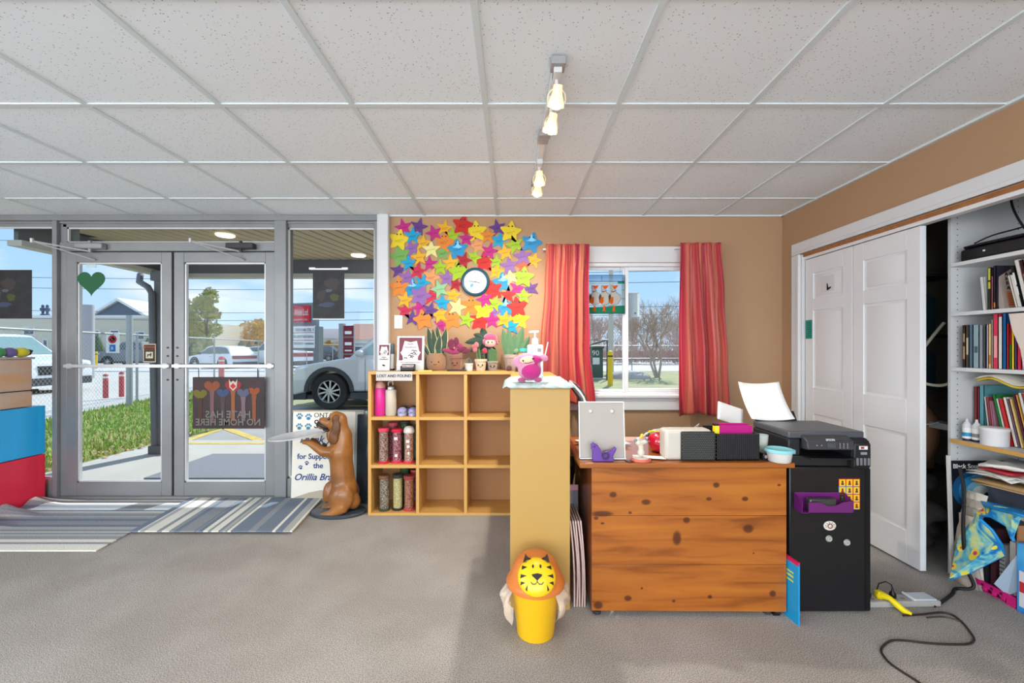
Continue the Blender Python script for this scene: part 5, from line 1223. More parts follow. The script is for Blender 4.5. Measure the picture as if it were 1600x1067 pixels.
# ================================================================ PAPER STARS AND CLOCK
SC = {'magenta': (196, 36, 134), 'purple': (104, 62, 140), 'lilac': (150, 104, 178), 'yellow': (240, 214, 40), 'gold': (240, 180, 40), 'red': (206, 42, 36), 'dark red': (176, 28, 46),
      'crimson': (206, 40, 78), 'orange': (232, 138, 50), 'peach': (236, 160, 104), 'lime': (164, 200, 40), 'green': (120, 176, 88), 'mint': (146, 200, 150), 'cream': (240, 232, 150),
      'blue': (20, 166, 214), 'sky blue': (38, 150, 208), 'coral': (230, 100, 60)}
ST = """162,135,magenta,66 290,130,purple,66 415,185,magenta,62 505,140,gold,60 655,118,red,78 770,170,yellow,78 945,140,purple,64 1055,175,yellow,80 125,240,yellow,78 240,205,blue,64 575,200,lime,62 685,230,magenta,58
865,205,orange,60 960,245,blue,64 1230,265,sky blue,78 230,310,lilac,66 325,265,gold,62 395,320,cream,68 500,255,orange,76 615,320,sky blue,76 780,285,peach,62 880,335,magenta,64 1090,280,lime,70 135,375,green,78
295,385,gold,62 490,350,green,60 1010,345,gold,64 1155,380,lilac,70 1250,410,gold,60 205,435,blue,62 380,440,magenta,60 750,385,lime,56 665,410,dark red,62 555,430,gold,60 470,470,lime,60 835,425,red,78
935,420,lime,52 1045,455,lilac,68 1160,460,coral,62 280,500,crimson,64 120,495,purple,62 195,550,lilac,66 620,505,lime,74 395,550,peach,70 525,560,lilac,62 935,505,gold,62 1060,550,cream,60 1165,550,lime,78
125,635,orange,76 320,595,blue,62 235,640,sky blue,76 600,610,dark red,56 465,650,mint,68 990,595,sky blue,76 905,660,red,78 1110,640,magenta,64 1225,645,purple,62 305,705,lilac,78 395,710,crimson,66 175,740,gold,62
575,700,gold,60 485,765,blue,64 840,735,magenta,62 1035,700,red,64 1165,710,lime,60 725,790,orange,78 610,800,cream,68 925,770,lime,60 1015,800,sky blue,74 1110,800,red,78 295,805,magenta,60 175,830,crimson,62
385,825,purple,62 830,830,yellow,72 465,865,gold,62 920,840,lilac,62 235,890,purple,60 330,905,orange,76 560,905,orange,78 690,905,lime,60 800,915,red,78 900,910,magenta,62 1005,905,gold,66 1130,905,yellow,74
1060,965,blue,64 475,950,magenta,56"""
stars = []
import re as _re
for it in _re.findall(r'(\d+),(\d+),([a-z ]+),(\d+)', ST):
    stars.append((int(it[0]), int(it[1]), it[2], int(it[3])))
k_ = 3.585 / 665 / 5.335
def star_pts(r, fat, seed, n=5):
    rnd = random.Random(seed); rot = rnd.uniform(-.35, .35); pts = []
    inner = .56 if fat else .44
    for i in range(5):
        a_ = rot + math.pi / 2 + 2 * math.pi * i / 5; b_ = a_ + math.pi / 5
        if fat:
            for da, q in ((-.16, .86), (-.07, .97), (.07, .97), (.16, .86)): pts.append((r*q*math.cos(a_+da), r*q*math.sin(a_+da)))
        else:
            for da, q in ((-.05, .93), (0, 1.0), (.05, .93)): pts.append((r*q*math.cos(a_+da), r*q*math.sin(a_+da)))
        pts.append((r*inner*math.cos(b_), r*inner*math.sin(b_)))
    return pts
def where(cx, cy):
    v_ = 'top' if cy < 250 else 'upper' if cy < 450 else 'middle' if cy < 650 else 'lower' if cy < 820 else 'bottom'
    h_ = 'beside the glass doors' if cx < 300 else 'clockward of the door side' if False else ('door side' if cx < 540 else 'around the clock' if cx < 930 else 'window side')
    return v_, h_
used = set(); feats = []
for i, (cx, cy, c, r) in enumerate(stars):
    best = {}
    for j, (x2, y2, c2_, r2) in enumerate(stars):
        if j == i: continue
        dx, dy = x2 - cx, y2 - cy; d_ = math.hypot(dx, dy)
        if d_ > 190: continue
        key = ('window' if dx > 0 else 'door') if abs(dx) > abs(dy) else ('below' if dy > 0 else 'above')
        if key not in best or d_ < best[key][0]: best[key] = (d_, c2_)
    feats.append({k: v[1] for k, v in best.items()})
def label_for(i):
    cx, cy, c, r = stars[i]; f = feats[i]; big = 'large rounded ' if r >= 72 else ''
    side = 'near the doors' if cx < 420 else 'near the clock' if cx < 950 else 'near the curtain'
    ph = []
    if 'above' in f: ph.append('below a %s one' % f['above'])
    if 'below' in f: ph.append('above a %s one' % f['below'])
    if 'door' in f: ph.append('doorward neighbour %s' % f['door'])
    if 'window' in f: ph.append('windowward neighbour %s' % f['window'])
    if cy < 190: ph.insert(0, 'in the topmost row')
    if cy > 890: ph.insert(0, 'in the bottommost row')
    base = '%s%s paper star %s' % (big, c, side)
    c_ = [base + ', ' + p for p in ph] + [base + ', ' + ph[a] + ', ' + ph[b] for a in range(len(ph)) for b in range(a + 1, len(ph))]
    for s_ in c_:
        if s_ not in used and len(s_.split()) <= 16: used.add(s_); return s_
    return c_[-1]
cxk, cyk = 762, 590
for i, (cx, cy, c, r) in enumerate(stars):
    px, py = 600 + cx / 5.335, 330 + cy / 5.335
    dist = math.hypot(cx - cxk, cy - cyk); layer = (i * 7) % 5
    y = 3.5865 - layer * .0016
    x = (px - 800) * 3.585 / 665; z = 1.26 - (py - 545) * 3.585 / 665
    o = thing('paper_star', label_for(i), 'paper star', (x, y, z), group='paper stars around the wall clock')
    fat = r >= 72; m_ = M(tuple(int(v * .90) for v in SC[c]), .5, spec=.25)
    rr = (r * 1.16 + 3) * k_; rnd = random.Random(i)
    MB().prism(star_pts(rr, fat, i), 'y', -.0012, .0).build('star', m_, o)
    mk = MB(); dk = M(tuple(int(v * .45) for v in SC[c]), .6)
    wv = [( -rr*.36 + rr*.72*t/7, -.0016, rr*(-.02 + .07*math.sin(t*2.3 + i)) + rr*.12*(t/7 - .5)) for t in range(8)]
    mk.tube(wv, .0011, 4)
    if rnd.random() < .5: mk.tube([(-rr*.3 + rr*.5*t/5, -.0016, -rr*.16 + rr*.04*math.sin(t*2.9)) for t in range(6)], .0009, 4)
    mk.build('handwriting', dk, o)
    if fat and c in ('sky blue', 'orange', 'red', 'yellow', 'lime', 'cream'):
        e_ = MB()
        for s_ in (-1, 1): e_.at((s_ * rr * .16, -.0012, rr * .5), (90, 0, 0)).lathe([(rr*.07, 0), (rr*.07, .0008)], n=8)
        e_.build('eyes', M((30, 28, 40), .4), o)
        if c == 'sky blue': MB().prism([(-rr*.5, rr*.2), (-rr*.2, rr*.3), (-.0, rr*.85), (rr*.2, rr*.35), (rr*.45, rr*.25), (rr*.1, rr*.12)], 'y', -.0016, -.0012).build('pale_cap', M((126, 196, 232), .4), o)
ck = thing('wall_clock', 'round wall clock with dark teal rim amid the paper stars', 'clock', ((742.8 - 800) * 3.585 / 665, 3.588, 1.26 - (440.6 - 545) * 3.585 / 665))
TL = M((32, 74, 92), .4)
MB().at((0, 0, 0), (90, 0, 0)).lathe([(.118, 0), (.121, .01), (.118, .024), (.108, .03), (.098, .026), (.096, .014)], n=48, cap=False).build('rim', TL, ck)
MB().at((0, 0, 0), (90, 0, 0)).lathe([(.1, .002), (.1, .014), (.001, .014)], n=40).build('dial', M((206, 222, 232), .4), ck)
fb = MB()
for k in range(12):
    a_ = 2*math.pi*k/12; fb.at((.083*math.sin(a_), -.0145, .083*math.cos(a_)), (0, math.degrees(a_), 0)).box(-.0016, .0016, -.001, 0, -.006, .006)
fb.build('hour_marks', M((70, 80, 100), .5), ck)
text('MARY', .026, M((206, 110, 96)), ck, (0, -.0155, .045), shear=.3) if False else text('Joy', .036, M((206, 110, 96)), ck, (.004, -.0155, .046), shear=.35) if False else None
g_ = MB(); g_.tube([(-.03, -.015, .05), (-.015, -.015, .062), (-.008, -.015, .04), (.004, -.015, .06), (.012, -.015, .042), (.03, -.015, .056)], .0018, 5); g_.build('dial_script', M((206, 110, 96), .5), ck)
g_ = MB(); g_.prism([(-.04, -.02), (-.02, -.012), (-.012, -.03), (-.03, -.048), (-.045, -.04)], 'y', -.0155, -.0145); g_.build('dial_picture', M((110, 156, 190), .5), ck)
HD = M((40, 60, 60), .4)
for (a_, ln, w_) in ((-87, .055, .004), (103, .05, .0035)):
    MB().at((0, -.018, 0), (0, a_, 0)).box(-w_/2, w_/2, -.001, 0, -.008, ln).build('hand', HD, ck)
MB().at((0, -.018, 0), (90, 0, 0)).cyl((0, 0, 0), .004, .004, 12).build('hub', HD, ck)
o = thing('light_switch', 'white light switch plate on the tan wall beside the door frame', 'switch', (-.957, 3.586, 1.487))
MB().box(-.035, .035, -.004, .004, -.057, .057).build('plate', M((214, 212, 206), .4), o, bevel=.002); MB().box(-.005, .005, -.012, -.004, -.011, .011).build('toggle', M((224, 222, 216), .4), o, bevel=.002)

# ================================================================ CURTAINS
def silk(seed):
    m = bpy.data.materials.new('silk'); m.use_nodes = True; t = m.node_tree; b = t.nodes['Principled BSDF']
    b.inputs['Roughness'].default_value = .34; b.inputs['Sheen Weight'].default_value = .3
    at = t.nodes.new('ShaderNodeUVMap'); sp = t.nodes.new('ShaderNodeSeparateXYZ'); t.links.new(at.outputs[0], sp.inputs[0])
    n = t.nodes.new('ShaderNodeTexNoise'); n.noise_dimensions = '1D'; n.inputs['Scale'].default_value = 9; n.inputs['Detail'].default_value = 3
    ad = t.nodes.new('ShaderNodeMath'); ad.operation = 'ADD'; ad.inputs[1].default_value = seed; t.links.new(sp.outputs[0], ad.inputs[0]); t.links.new(ad.outputs[0], n.inputs['W'])
    r = t.nodes.new('ShaderNodeValToRGB'); e = r.color_ramp.elements; e[0].position = .36; e[0].color = lin((206, 60, 92)); e[1].position = .64; e[1].color = lin((238, 164, 132)); q = e.new(.5); q.color = lin((222, 104, 96))
    t.links.new(n.outputs[0], r.inputs[0]); t.links.new(r.outputs[0], b.inputs['Base Color'])
    tl = t.nodes.new('ShaderNodeBsdfTranslucent'); t.links.new(r.outputs[0], tl.inputs[0]); mx_ = t.nodes.new('ShaderNodeMixShader'); mx_.inputs[0].default_value = .5
    t.links.new(b.outputs[0], mx_.inputs[1]); t.links.new(tl.outputs[0], mx_.inputs[2]); t.links.new(mx_.outputs[0], t.nodes['Material Output'].inputs[0])
    return m
def curtain(keys, label, seed, folds, y0_=3.468):
    """keys: (z, x_left, x_right) from top to hem"""
    b = MB(); nu, nv = 110, 44; rows = []; rnd = random.Random(seed); ph = rnd.uniform(0, 6)
    for j in range(nv + 1):
        t = j / nv; z = keys[0][0] + (keys[-1][0] - keys[0][0]) * t
        for a_, c_ in zip(keys, keys[1:]):
            if a_[0] >= z >= c_[0] - 1e-6:
                q = (a_[0] - z) / (a_[0] - c_[0]); q = q * q * (3 - 2 * q); xl = a_[1] + (c_[1] - a_[1]) * q; xr = a_[2] + (c_[2] - a_[2]) * q; break
        row = []; amp = .010 + .022 * min(1, t * 2.2)
        for i in range(nu + 1):
            u = i / nu; uu = u + .03 * math.sin(3 * t + u * 5)
            w1 = math.sin(uu * folds * 6.283 + ph + .7 * math.sin(t * 3)); w2 = math.sin(uu * folds * 2.6 * 6.283 + ph * 2) * (.35 if t > .12 else .9)
            x = xl + (xr - xl) * u + .006 * math.cos(uu * folds * 6.283 + ph) * t
            zz = z + (.012 * math.sin(u * 9 + seed) if j == nv else 0)
            row.append((x, y0_ - amp * w1 - amp * .4 * w2, zz))
        rows.append(row)
    b.rings(rows, closed=False, cap=False)
    o = thing('curtain', label, 'curtain', (0, 0, 0)); p = b.build('curtain_panel', silk(seed), o, smooth=120)
    uv = p.data.uv_layers.new(name='UVMap')
    for lp in p.data.loops:
        vi = lp.vertex_index; uv.data[lp.index].uv = ((vi % (nu + 1)) / nu, vi // (nu + 1) / nv)
    so = p.modifiers.new('thickness', 'SOLIDIFY'); so.thickness = .0012
    z0 = keys[0][0]
    MB().tube([(keys[0][1] - .02, 3.53, z0 - .03), (keys[0][2] + .01, 3.53, z0 - .03)], .008, 8).tube([(keys[0][1] - .012, 3.53, z0 - .03), (keys[0][1] - .012, 3.59, z0 - .03)], .006, 6).build('curtain_rod', WHITE, o)
    return o
def cx_(px, d=3.468): return (px - 800) * d / 665
def cz_(py, d=3.468): return 1.26 - (py - 545) * d / 665
curtain([(cz_(381), cx_(853), cx_(921)), (cz_(450), cx_(851), cx_(919)), (cz_(540), cx_(845), cx_(921)), (cz_(632), cx_(838), cx_(931))], 'red and orange silk curtain hanging beside the paper stars', 3, 6)
curtain([(cz_(379), cx_(1063), cx_(1126)), (cz_(470), cx_(1063), cx_(1132)), (cz_(560), cx_(1063), cx_(1139)), (cz_(648), cx_(1062), cx_(1143))], 'red and orange silk curtain hanging on the closet side of the window', 11, 4)
# stained glass panel of geese hung in the window
sgp = thing('stained_glass_panel', 'stained glass panel of four geese hanging in the window', 'stained glass', (.0, 3.612, 0))
x0_, x1_, zt, zb = cx_(904, 3.612), cx_(976, 3.612), cz_(430, 3.612), cz_(490, 3.612); wg, hg = x1_ - x0_, zt - zb
def cg(name, rgb, a_=.75, transl=True):
    m = bpy.data.materials.new(name); m.use_nodes = True; t = m.node_tree; t.nodes.clear(); o_ = t.nodes.new('ShaderNodeOutputMaterial')
    tr = t.nodes.new('ShaderNodeBsdfTransparent'); tr.inputs[0].default_value = lin(rgb); df = t.nodes.new('ShaderNodeBsdfTranslucent'); df.inputs[0].default_value = lin(rgb); dd = t.nodes.new('ShaderNodeBsdfDiffuse'); dd.inputs[0].default_value = lin(rgb)
    m1 = t.nodes.new('ShaderNodeMixShader'); m1.inputs[0].default_value = .5; t.links.new(df.outputs[0], m1.inputs[1]); t.links.new(dd.outputs[0], m1.inputs[2])
    m2 = t.nodes.new('ShaderNodeMixShader'); m2.inputs[0].default_value = a_; t.links.new(tr.outputs[0], m2.inputs[1]); t.links.new(m1.outputs[0], m2.inputs[2]); t.links.new(m2.outputs[0], o_.inputs[0]); return m
def G(u_, v_): return (x0_ + u_ * wg, zb + v_ * hg)
def pane(pts, mat, y=0, name='glass_piece'): return MB().prism([G(*p) for p in pts], 'y', y, y + .002).build(name, mat, sgp)
pane([(0, .2), (1, .2), (1, .84), (0, .84)], cg('pale_glass', (214, 224, 228), .25), name='sky_glass')
pane([(0, 0), (1, 0), (1, .2), (0, .16)], cg('green_glass', (60, 150, 124), .6), name='green_glass'); pane([(.0, .84), (1, .84), (1, 1), (0, 1)], cg('clear_blue', (196, 216, 232), .2), name='top_glass'); pane([(.85, .78), (1, .78), (1, .84), (.85, .84)], cg('green_glass2', (60, 170, 150), .6), -.001)
gs = cg('goose_glass', (206, 200, 192), .85); go = cg('orange_glass', (236, 112, 30), .85); bl = M((50, 34, 34), .5)
lead = MB()
def ll(pts, r=.0016): lead.tube([(G(*p)[0], -.002, G(*p)[1]) for p in pts], r, 5)
for k in range(4):
    ox = .12 + .21 * k
    body = [(ox, .72), (ox + .05, .62), (ox + .06, .56), (ox + .16, .48), (ox + .17, .38), (ox + .1, .25), (ox, .22), (ox - .09, .3), (ox - .1, .45), (ox - .02, .58), (ox - .05, .66), (ox - .04, .74)]
    pane(body, gs, -.002, 'goose_body'); pane([(ox - .02, .72), (ox + .11, .74), (ox + .07, .66), (ox + .02, .64)], go, -.004, 'goose_beak')
    pane([(ox - .04, .24), (ox - .09, .32), (ox - .05, .42), (ox + .0, .44), (ox - .0, .3)], go, -.004, 'goose_wing'); pane([(ox - .02, .06), (ox + .0, .2), (ox + .04, .2), (ox + .03, .1), (ox + .06, .06)], go, -.004, 'goose_foot')
    pane([(ox - .07, .6), (ox + .0, .58), (ox + .09, .62), (ox + .0, .55)], M((112, 30, 50), .5), -.004, 'goose_scarf')
    ll(body + [body[0]], .0014)
for v_ in (0, .2, .84, 1): ll([(0, v_), (1, v_)], .002)
ll([(0, 0), (0, 1)], .002); ll([(1, 0), (1, 1)], .0025); ll([(.93, .4), (1, .4)]); ll([(.93, .62), (1, .62)]); ll([(.5, .84), (.5, 1)])
lead.build('lead_lines', M((34, 32, 34), .5, .3), sgp)
MB().tube([(G(.9, 1)[0], 0, zt), (G(.9, 1)[0], .0, zt + .2)], .0012, 5).build('hanging_wire', M((120, 120, 120), .4, .5), sgp)

# ================================================================ THE DESK
def pine_mat():
    m = bpy.data.materials.new('knotty_pine'); m.use_nodes = True; t = m.node_tree; b = t.nodes['Principled BSDF']
    b.inputs['Roughness'].default_value = .28; b.inputs['Coat Weight'].default_value = .3; b.inputs['Specular IOR Level'].default_value = .45
    co = t.nodes.new('ShaderNodeTexCoord'); mpg = t.nodes.new('ShaderNodeMapping'); mpg.inputs['Scale'].default_value = (1.3, 1.3, 13); t.links.new(co.outputs['Object'], mpg.inputs[0])
    n = t.nodes.new('ShaderNodeTexNoise'); n.inputs['Scale'].default_value = 1.6; n.inputs['Detail'].default_value = 6; n.inputs['Distortion'].default_value = .6; t.links.new(mpg.outputs[0], n.inputs['Vector'])
    r = t.nodes.new('ShaderNodeValToRGB'); e = r.color_ramp.elements; e[0].position = .3; e[0].color = lin((126, 66, 20)); e[1].position = .7; e[1].color = lin((176, 106, 38)); q = e.new(.48); q.color = lin((162, 92, 32))
    t.links.new(n.outputs[0], r.inputs[0]); last = r.outputs[0]
    sp = t.nodes.new('ShaderNodeSeparateXYZ'); t.links.new(co.outputs['Object'], sp.inputs[0])
    knots = [(.10, .575, .016, .012), (.255, .54, .02, .012), (.18, .49, .008, .006), (.55, .555, .012, .008), (.585, .62, .014, .012), (.445, .455, .015, .013), (.40, .37, .018, .03), (.735, .415, .022, .018),
             (.05, .485, .045, .012), (.02, .465, .01, .008), (.72, .555, .014, .01), (.17, .088, .016, .012), (.03, .055, .02, .016), (.85, .11, .014, .014), (.555, .095, .010, .008), (.385, .075, .008, .006), (.235, .135, .005, .005), (.88, .62, .008, .005), (.76, .3, .004, .004), (.05, .44, .008, .005)]
    for (kx, kz, rx, rz_) in knots:
        def mth(op, a, bb=None):
            nn = t.nodes.new('ShaderNodeMath'); nn.operation = op
            for i, v in enumerate((a, bb)):
                if v is None: continue
                if isinstance(v, (int, float)): nn.inputs[i].default_value = v
                else: t.links.new(v, nn.inputs[i])
            return nn.outputs[0]
        dx = mth('DIVIDE', mth('SUBTRACT', sp.outputs[0], kx), rx); dz = mth('DIVIDE', mth('SUBTRACT', sp.outputs[2], kz), rz_)
        d2 = mth('ADD', mth('MULTIPLY', dx, dx), mth('MULTIPLY', dz, dz))
        mr = t.nodes.new('ShaderNodeMapRange'); mr.inputs[1].default_value = .35; mr.inputs[2].default_value = 2.0; mr.inputs[3].default_value = .85; mr.inputs[4].default_value = 0; mr.interpolation_type = 'SMOOTHSTEP'; t.links.new(d2, mr.inputs[0])
        mx_ = t.nodes.new('ShaderNodeMixRGB'); mx_.inputs[2].default_value = lin((66, 28, 12)); t.links.new(mr.outputs[0], mx_.inputs[0]); t.links.new(last, mx_.inputs[1]); last = mx_.outputs[0]
    t.links.new(last, b.inputs['Base Color']); return m
PINE = pine_mat(); PINED = M((124, 66, 34), .4, var=((1.5, 1.5, 12), .25), coat=.2); PINET = M((164, 94, 40), .3, var=((1.3, 9, 9), .2), coat=.3)
dk = thing('desk', 'knotty pine desk with a plank front facing the room', 'desk', (.375, 2.0, 0))
for k, (za, zb_) in enumerate(((.03, .245), (.2465, .475), (.4765, .705))):
    b = MB(); wob = [(0, za), (.915, za - (.006 if k == 0 else 0)), (.915, zb_), (0, zb_)]
    b.prism(wob, 'y', 0, .02); b.build('front_plank', PINE, dk, bevel=.0012)
MB().box(-.062, .938, -.03, .56, .706, .732).build('desktop', PINET, dk, bevel=.006)
MB().box(-.0, .022, .02, .54, .03, .705).build('side_panel', PINED, dk, bevel=.002); MB().box(.893, .915, .02, .54, .03, .705).build('side_panel', PINED, dk, bevel=.002)
for x in (.03, .84, .885): MB().at((x, .03, 0), (0, 0, 0)).lathe([(.014, .0), (.02, .004), (.02, .018), (.008, .022), (.008, .03)], n=12).build('foot', M((90, 90, 94), .3, .7), dk)
MB().box(.86, .89, .01, .02, .0, .012).build('glide', BLACK, dk)
ZD = .733
def dth(name, label, cat, px, pyb, dd=None, z=ZD):
    d = dd or (1.26 - z) * 665 / (pyb - 545); return thing(name, label, cat, ((px - 800) * d / 665, d, z)), d / 665
# acrylic framed sign, its back to the camera
o, s_ = dth('sign_holder', 'pale grey backed sign holder standing on the desk beside the shelf end', 'sign holder', 941, 0, 2.045)
o.rotation_euler = (R(-7), 0, R(-2))
MB().box(-.108, .108, 0, .006, 0, .27).build('backing', M((166, 158, 152), .45), o, bevel=.002)
b = MB(); frame_rect(b, -.11, .11, -.0, .272, .004, -.004, .009); b.box(-.11, .11, -.02, .03, 0, .004); b.build('clear_frame', M((214, 216, 218), .2, spec=.6), o)
for x in (-.052, .052): MB().at((x, -.0005, .225), (90, 0, 0)).lathe([(.001, .008), (.006, .007), (.010, .001), (.010, 0)], n=14).build('pin', M((214, 210, 206), .3), o)
# purple dragon tape dispenser
o, s_ = dth('tape_dispenser', 'purple dragon shaped tape dispenser before the grey backed sign holder', 'tape dispenser', 943, 0, 2.0)
prof = [(-.052, 0), (.046, 0), (.048, .012), (.040, .02), (.046, .034), (.055, .05), (.060, .062), (.052, .068), (.046, .060), (.040, .058), (.034, .046), (.02, .05), (.004, .046), (-.008, .036), (-.018, .06), (-.03, .078), (-.044, .084), (-.048, .092), (-.052, .084), (-.062, .078), (-.055, .066), (-.060, .058), (-.052, .046), (-.054, .02)]
MB().prism(prof, 'y', -.014, .014).build('body', M((98, 58, 150), .4, coat=.3), o, bevel=.004)
MB().at((.006, -.016, .028), (90, 0, 0)).lathe([(.01, 0), (.018, 0), (.018, .006), (.010, .006)], n=20, cap=False).build('tape_roll', M((60, 40, 80), .4), o)
for q in ((-.045, .07), ): MB().ell((q[0], -.015, q[1]), .003, 8, 6).build('eye', BLACK, o)
# figurine on a round stand
o, s_ = dth('figurine', 'small white figurine with flower bunch on a red edged round stand', 'figurine', 1001.5, 0, 2.0)
MB().lathe([(.001, 0), (.044, 0), (.047, .006), (.044, .014), (.001, .014)], n=28, sy=.8).build('round_stand', M((206, 100, 84), .4), o)
MB().lathe([(.038, .014), (.04, .017), (.001, .018)], n=24, sy=.8).build('stand_top', M((222, 214, 206), .5), o)
blend_body('body', [((.0, 0, .04), (.018, .015, .02), (0, 0, 0)), ((.0, 0, .064), (.014, .012, .014), (0, 0, 0)), ((-.012, 0, .088), (.018, .014, .016), (0, 20, 0)), ((.016, 0, .092), (.018, .014, .014), (0, -10, 0))], M((206, 200, 184), .5), o, .003)
for (x, z, c) in ((.0, .112, (226, 190, 60)), (.012, .108, (190, 130, 170)), (-.014, .106, (206, 206, 206)), (.024, .1, (110, 124, 120)), (-.026, .098, (120, 136, 130)), (.004, .122, (240, 200, 70))):
    MB().ell((x, -.004, z), (.009, .008, .007), 8, 6).build('flower', M(c, .6), o)
tag(MB().box(-.03, .035, -.02, .01, 0, .004).build('dark_spoon', M((90, 52, 40), .4), loc=(.56, 2.0, ZD), rot=(0, 0, 30)), 'small dark brown wooden piece beside the figurine stand', 'wooden piece')
# apple
o, s_ = dth('apple', 'large shiny red ceramic apple behind the mesh front speaker', 'apple ornament', 1031, 0, 2.18)
MB().lathe([(.001, .004), (.02, 0), (.04, .008), (.056, .035), (.06, .06), (.052, .084), (.034, .096), (.016, .094), (.001, .082)], n=30).build('apple', M((190, 16, 52), .15, spec=.7, coat=.6), o)
MB().tube([(0, 0, .082), (.004, 0, .1), (.01, 0, .11)], .003, 6).build('stem', M((70, 44, 26), .6), o)
# mesh-front box
o, s_ = dth('desk_speaker', 'cream cased box with black mesh front in the middle of the desk', 'speaker', 1078, 0, 2.01)
MB().box(-.116, .108, .0, .09, 0, .144).build('case', M((196, 190, 180), .4), o, bevel=.016, seg=3)
b = MB(); b.box(-.045, .114, -.012, .002, .002, .138); b.build('mesh_front', M((40, 42, 42), .6), o, bevel=.006)
b = MB()
for i in range(19):
    for j in range(15): b.at((-.038 + i * .0083 + (.004 if j % 2 else 0), -.0125, .012 + j * .0085), (90, 0, 0)).lathe([(.0026, 0), (.0018, .0012)], n=5)
b.build('mesh_dots', M((92, 94, 92), .5), o)
# ribbed organiser with folders
o, s_ = dth('file_organizer', 'black ribbed desk organiser holding magenta folders', 'organiser', 1152, 0, 2.01)
b = MB(); b.box(-.1, .105, .0, .006, 0, .125).box(-.1, .105, .14, .146, 0, .14).box(-.1, -.094, 0, .146, 0, .125).box(.099, .105, 0, .146, 0, .125).box(-.1, .105, 0, .146, 0, .006)
for k in range(21): b.box(-.098 + k * .0098, -.094 + k * .0098, -.003, .0, .004, .122)
b.build('holder', M((34, 34, 38), .45), o)
for k, (c, h) in enumerate((((176, 16, 120), .16), ((206, 30, 140), .15), ((190, 20, 130), .164), ((232, 226, 216), .145))):
    MB().box(-.07, .088, .03 + k * .02, .036 + k * .02, .01, h).build('folder', M(c, .5), o)
MB().box(-.098, -.075, .02, .04, .04, .16).build('yellow_marker', M((226, 214, 40), .4), o); MB().box(-.099, -.074, .019, .041, .16, .168).build('marker_cap', BLACK, o)
# white papers and letters
def paper(cx, cy, cz, w_, h_, rot, label, rgb=(232, 230, 228), curl=.0, name='paper_sheet'):
    b = MB(); n = 8; rows = []
    for j in range(n + 1):
        row = []
        for i in range(n + 1): u_, v_ = i / n - .5, j / n - .5; row.append((u_ * w_, curl * (u_ * u_ * 4 + v_ * v_ * 3), v_ * h_))
        rows.append(row)
    b.rings(rows, closed=False, cap=False); q = b.build(name, M(rgb, .6), loc=(cx, cy, cz), rot=rot, smooth=80); q.modifiers.new('thickness', 'SOLIDIFY').thickness = .0008
    return tag(q, label, 'paper')
paper(.93, 2.22, ZD + .06, .09, .17, (30, -20, 30), 'white paper leaning between the mesh box and the black organiser')
paper(.50, 2.36, ZD + .012, .25, .2, (88, 0, 15), 'white letter sheets lying on the desk behind the figurine'); paper(.44, 2.24, ZD + .008, .14, .12, (88, 0, -20), 'pink printed slip lying on the desk behind the figurine', (226, 130, 170))
paper(1.18, 2.3, ZD + .175, .16, .1, (-20, 18, 10), 'white letter with scribbled writing sticking up behind the organiser')
paper(.66, 2.05, ZD + .006, .15, .06, (89, 0, -12), 'small white slip lying before the red apple')
o, s_ = dth('marker_tray', 'yellow highlighter strip lying behind the red apple', 'highlighter', 1040, 0, 2.3); MB().box(-.09, .11, -.01, .01, .07, .085).box(-.085, .1, -.03, .03, 0, .07, 1).build('tray', [M((216, 226, 30), .4), M((60, 60, 62), .5)], o, bevel=.003)
# plastic cup, small camera, blue lid tub
o, s_ = dth('plastic_cup', 'clear plastic cup with yellow paper beside the organiser', 'cup', 1190, 0, 2.12)
MB().lathe([(.022, 0), (.03, .1)], n=20, cap=False).build('cup_wall', M((206, 214, 216), .3, alpha=.7), o, smooth=60); MB().box(-.018, .018, -.01, .01, .003, .075).build('yellow_note', M((222, 214, 110), .5), o)
o, s_ = dth('small_device', 'small black gadget beside the blue lidded tub', 'gadget', 1197, 0, 2.02)
MB().box(-.022, .022, -.015, .02, 0, .034).build('body', BLACK, o, bevel=.005); MB().at((-.012, -.016, .02), (90, 0, 0)).cyl((0, 0, 0), .008, .004, 14).build('lens', CHROME, o)
o, s_ = dth('food_tub', 'round clear tub with pale blue lid on the desk corner', 'tub', 1217.5, 0, 1.995)
MB().lathe([(.001, 0), (.044, 0), (.048, .004), (.054, .045)], n=32).build('tub_wall', M((206, 204, 200), .3, spec=.5), o)
MB().lathe([(.056, .045), (.062, .047), (.062, .055), (.056, .06), (.05, .057), (.001, .057)], n=32).build('lid', M((132, 200, 214), .35), o); MB().box(.058, .072, -.01, .01, .035, .055).build('lid_tab', M((132, 200, 214), .35), o, bevel=.003)
# black box behind, by the printer
tag(MB().box(-.05, .05, -.05, .05, 0, .07).build('desk_box', M((36, 38, 44), .5), bevel=.003, loc=(1.21, 2.25, ZD)), 'small black box on the desk behind the gadget', 'box')
tag(MB().box(-.04, .04, -.03, .03, 0, .01).build('tape_ring', M((214, 190, 50), .5), bevel=.003, loc=(1.2, 2.2, ZD + .071)), 'yellow pad lying on the small black box', 'note pad')
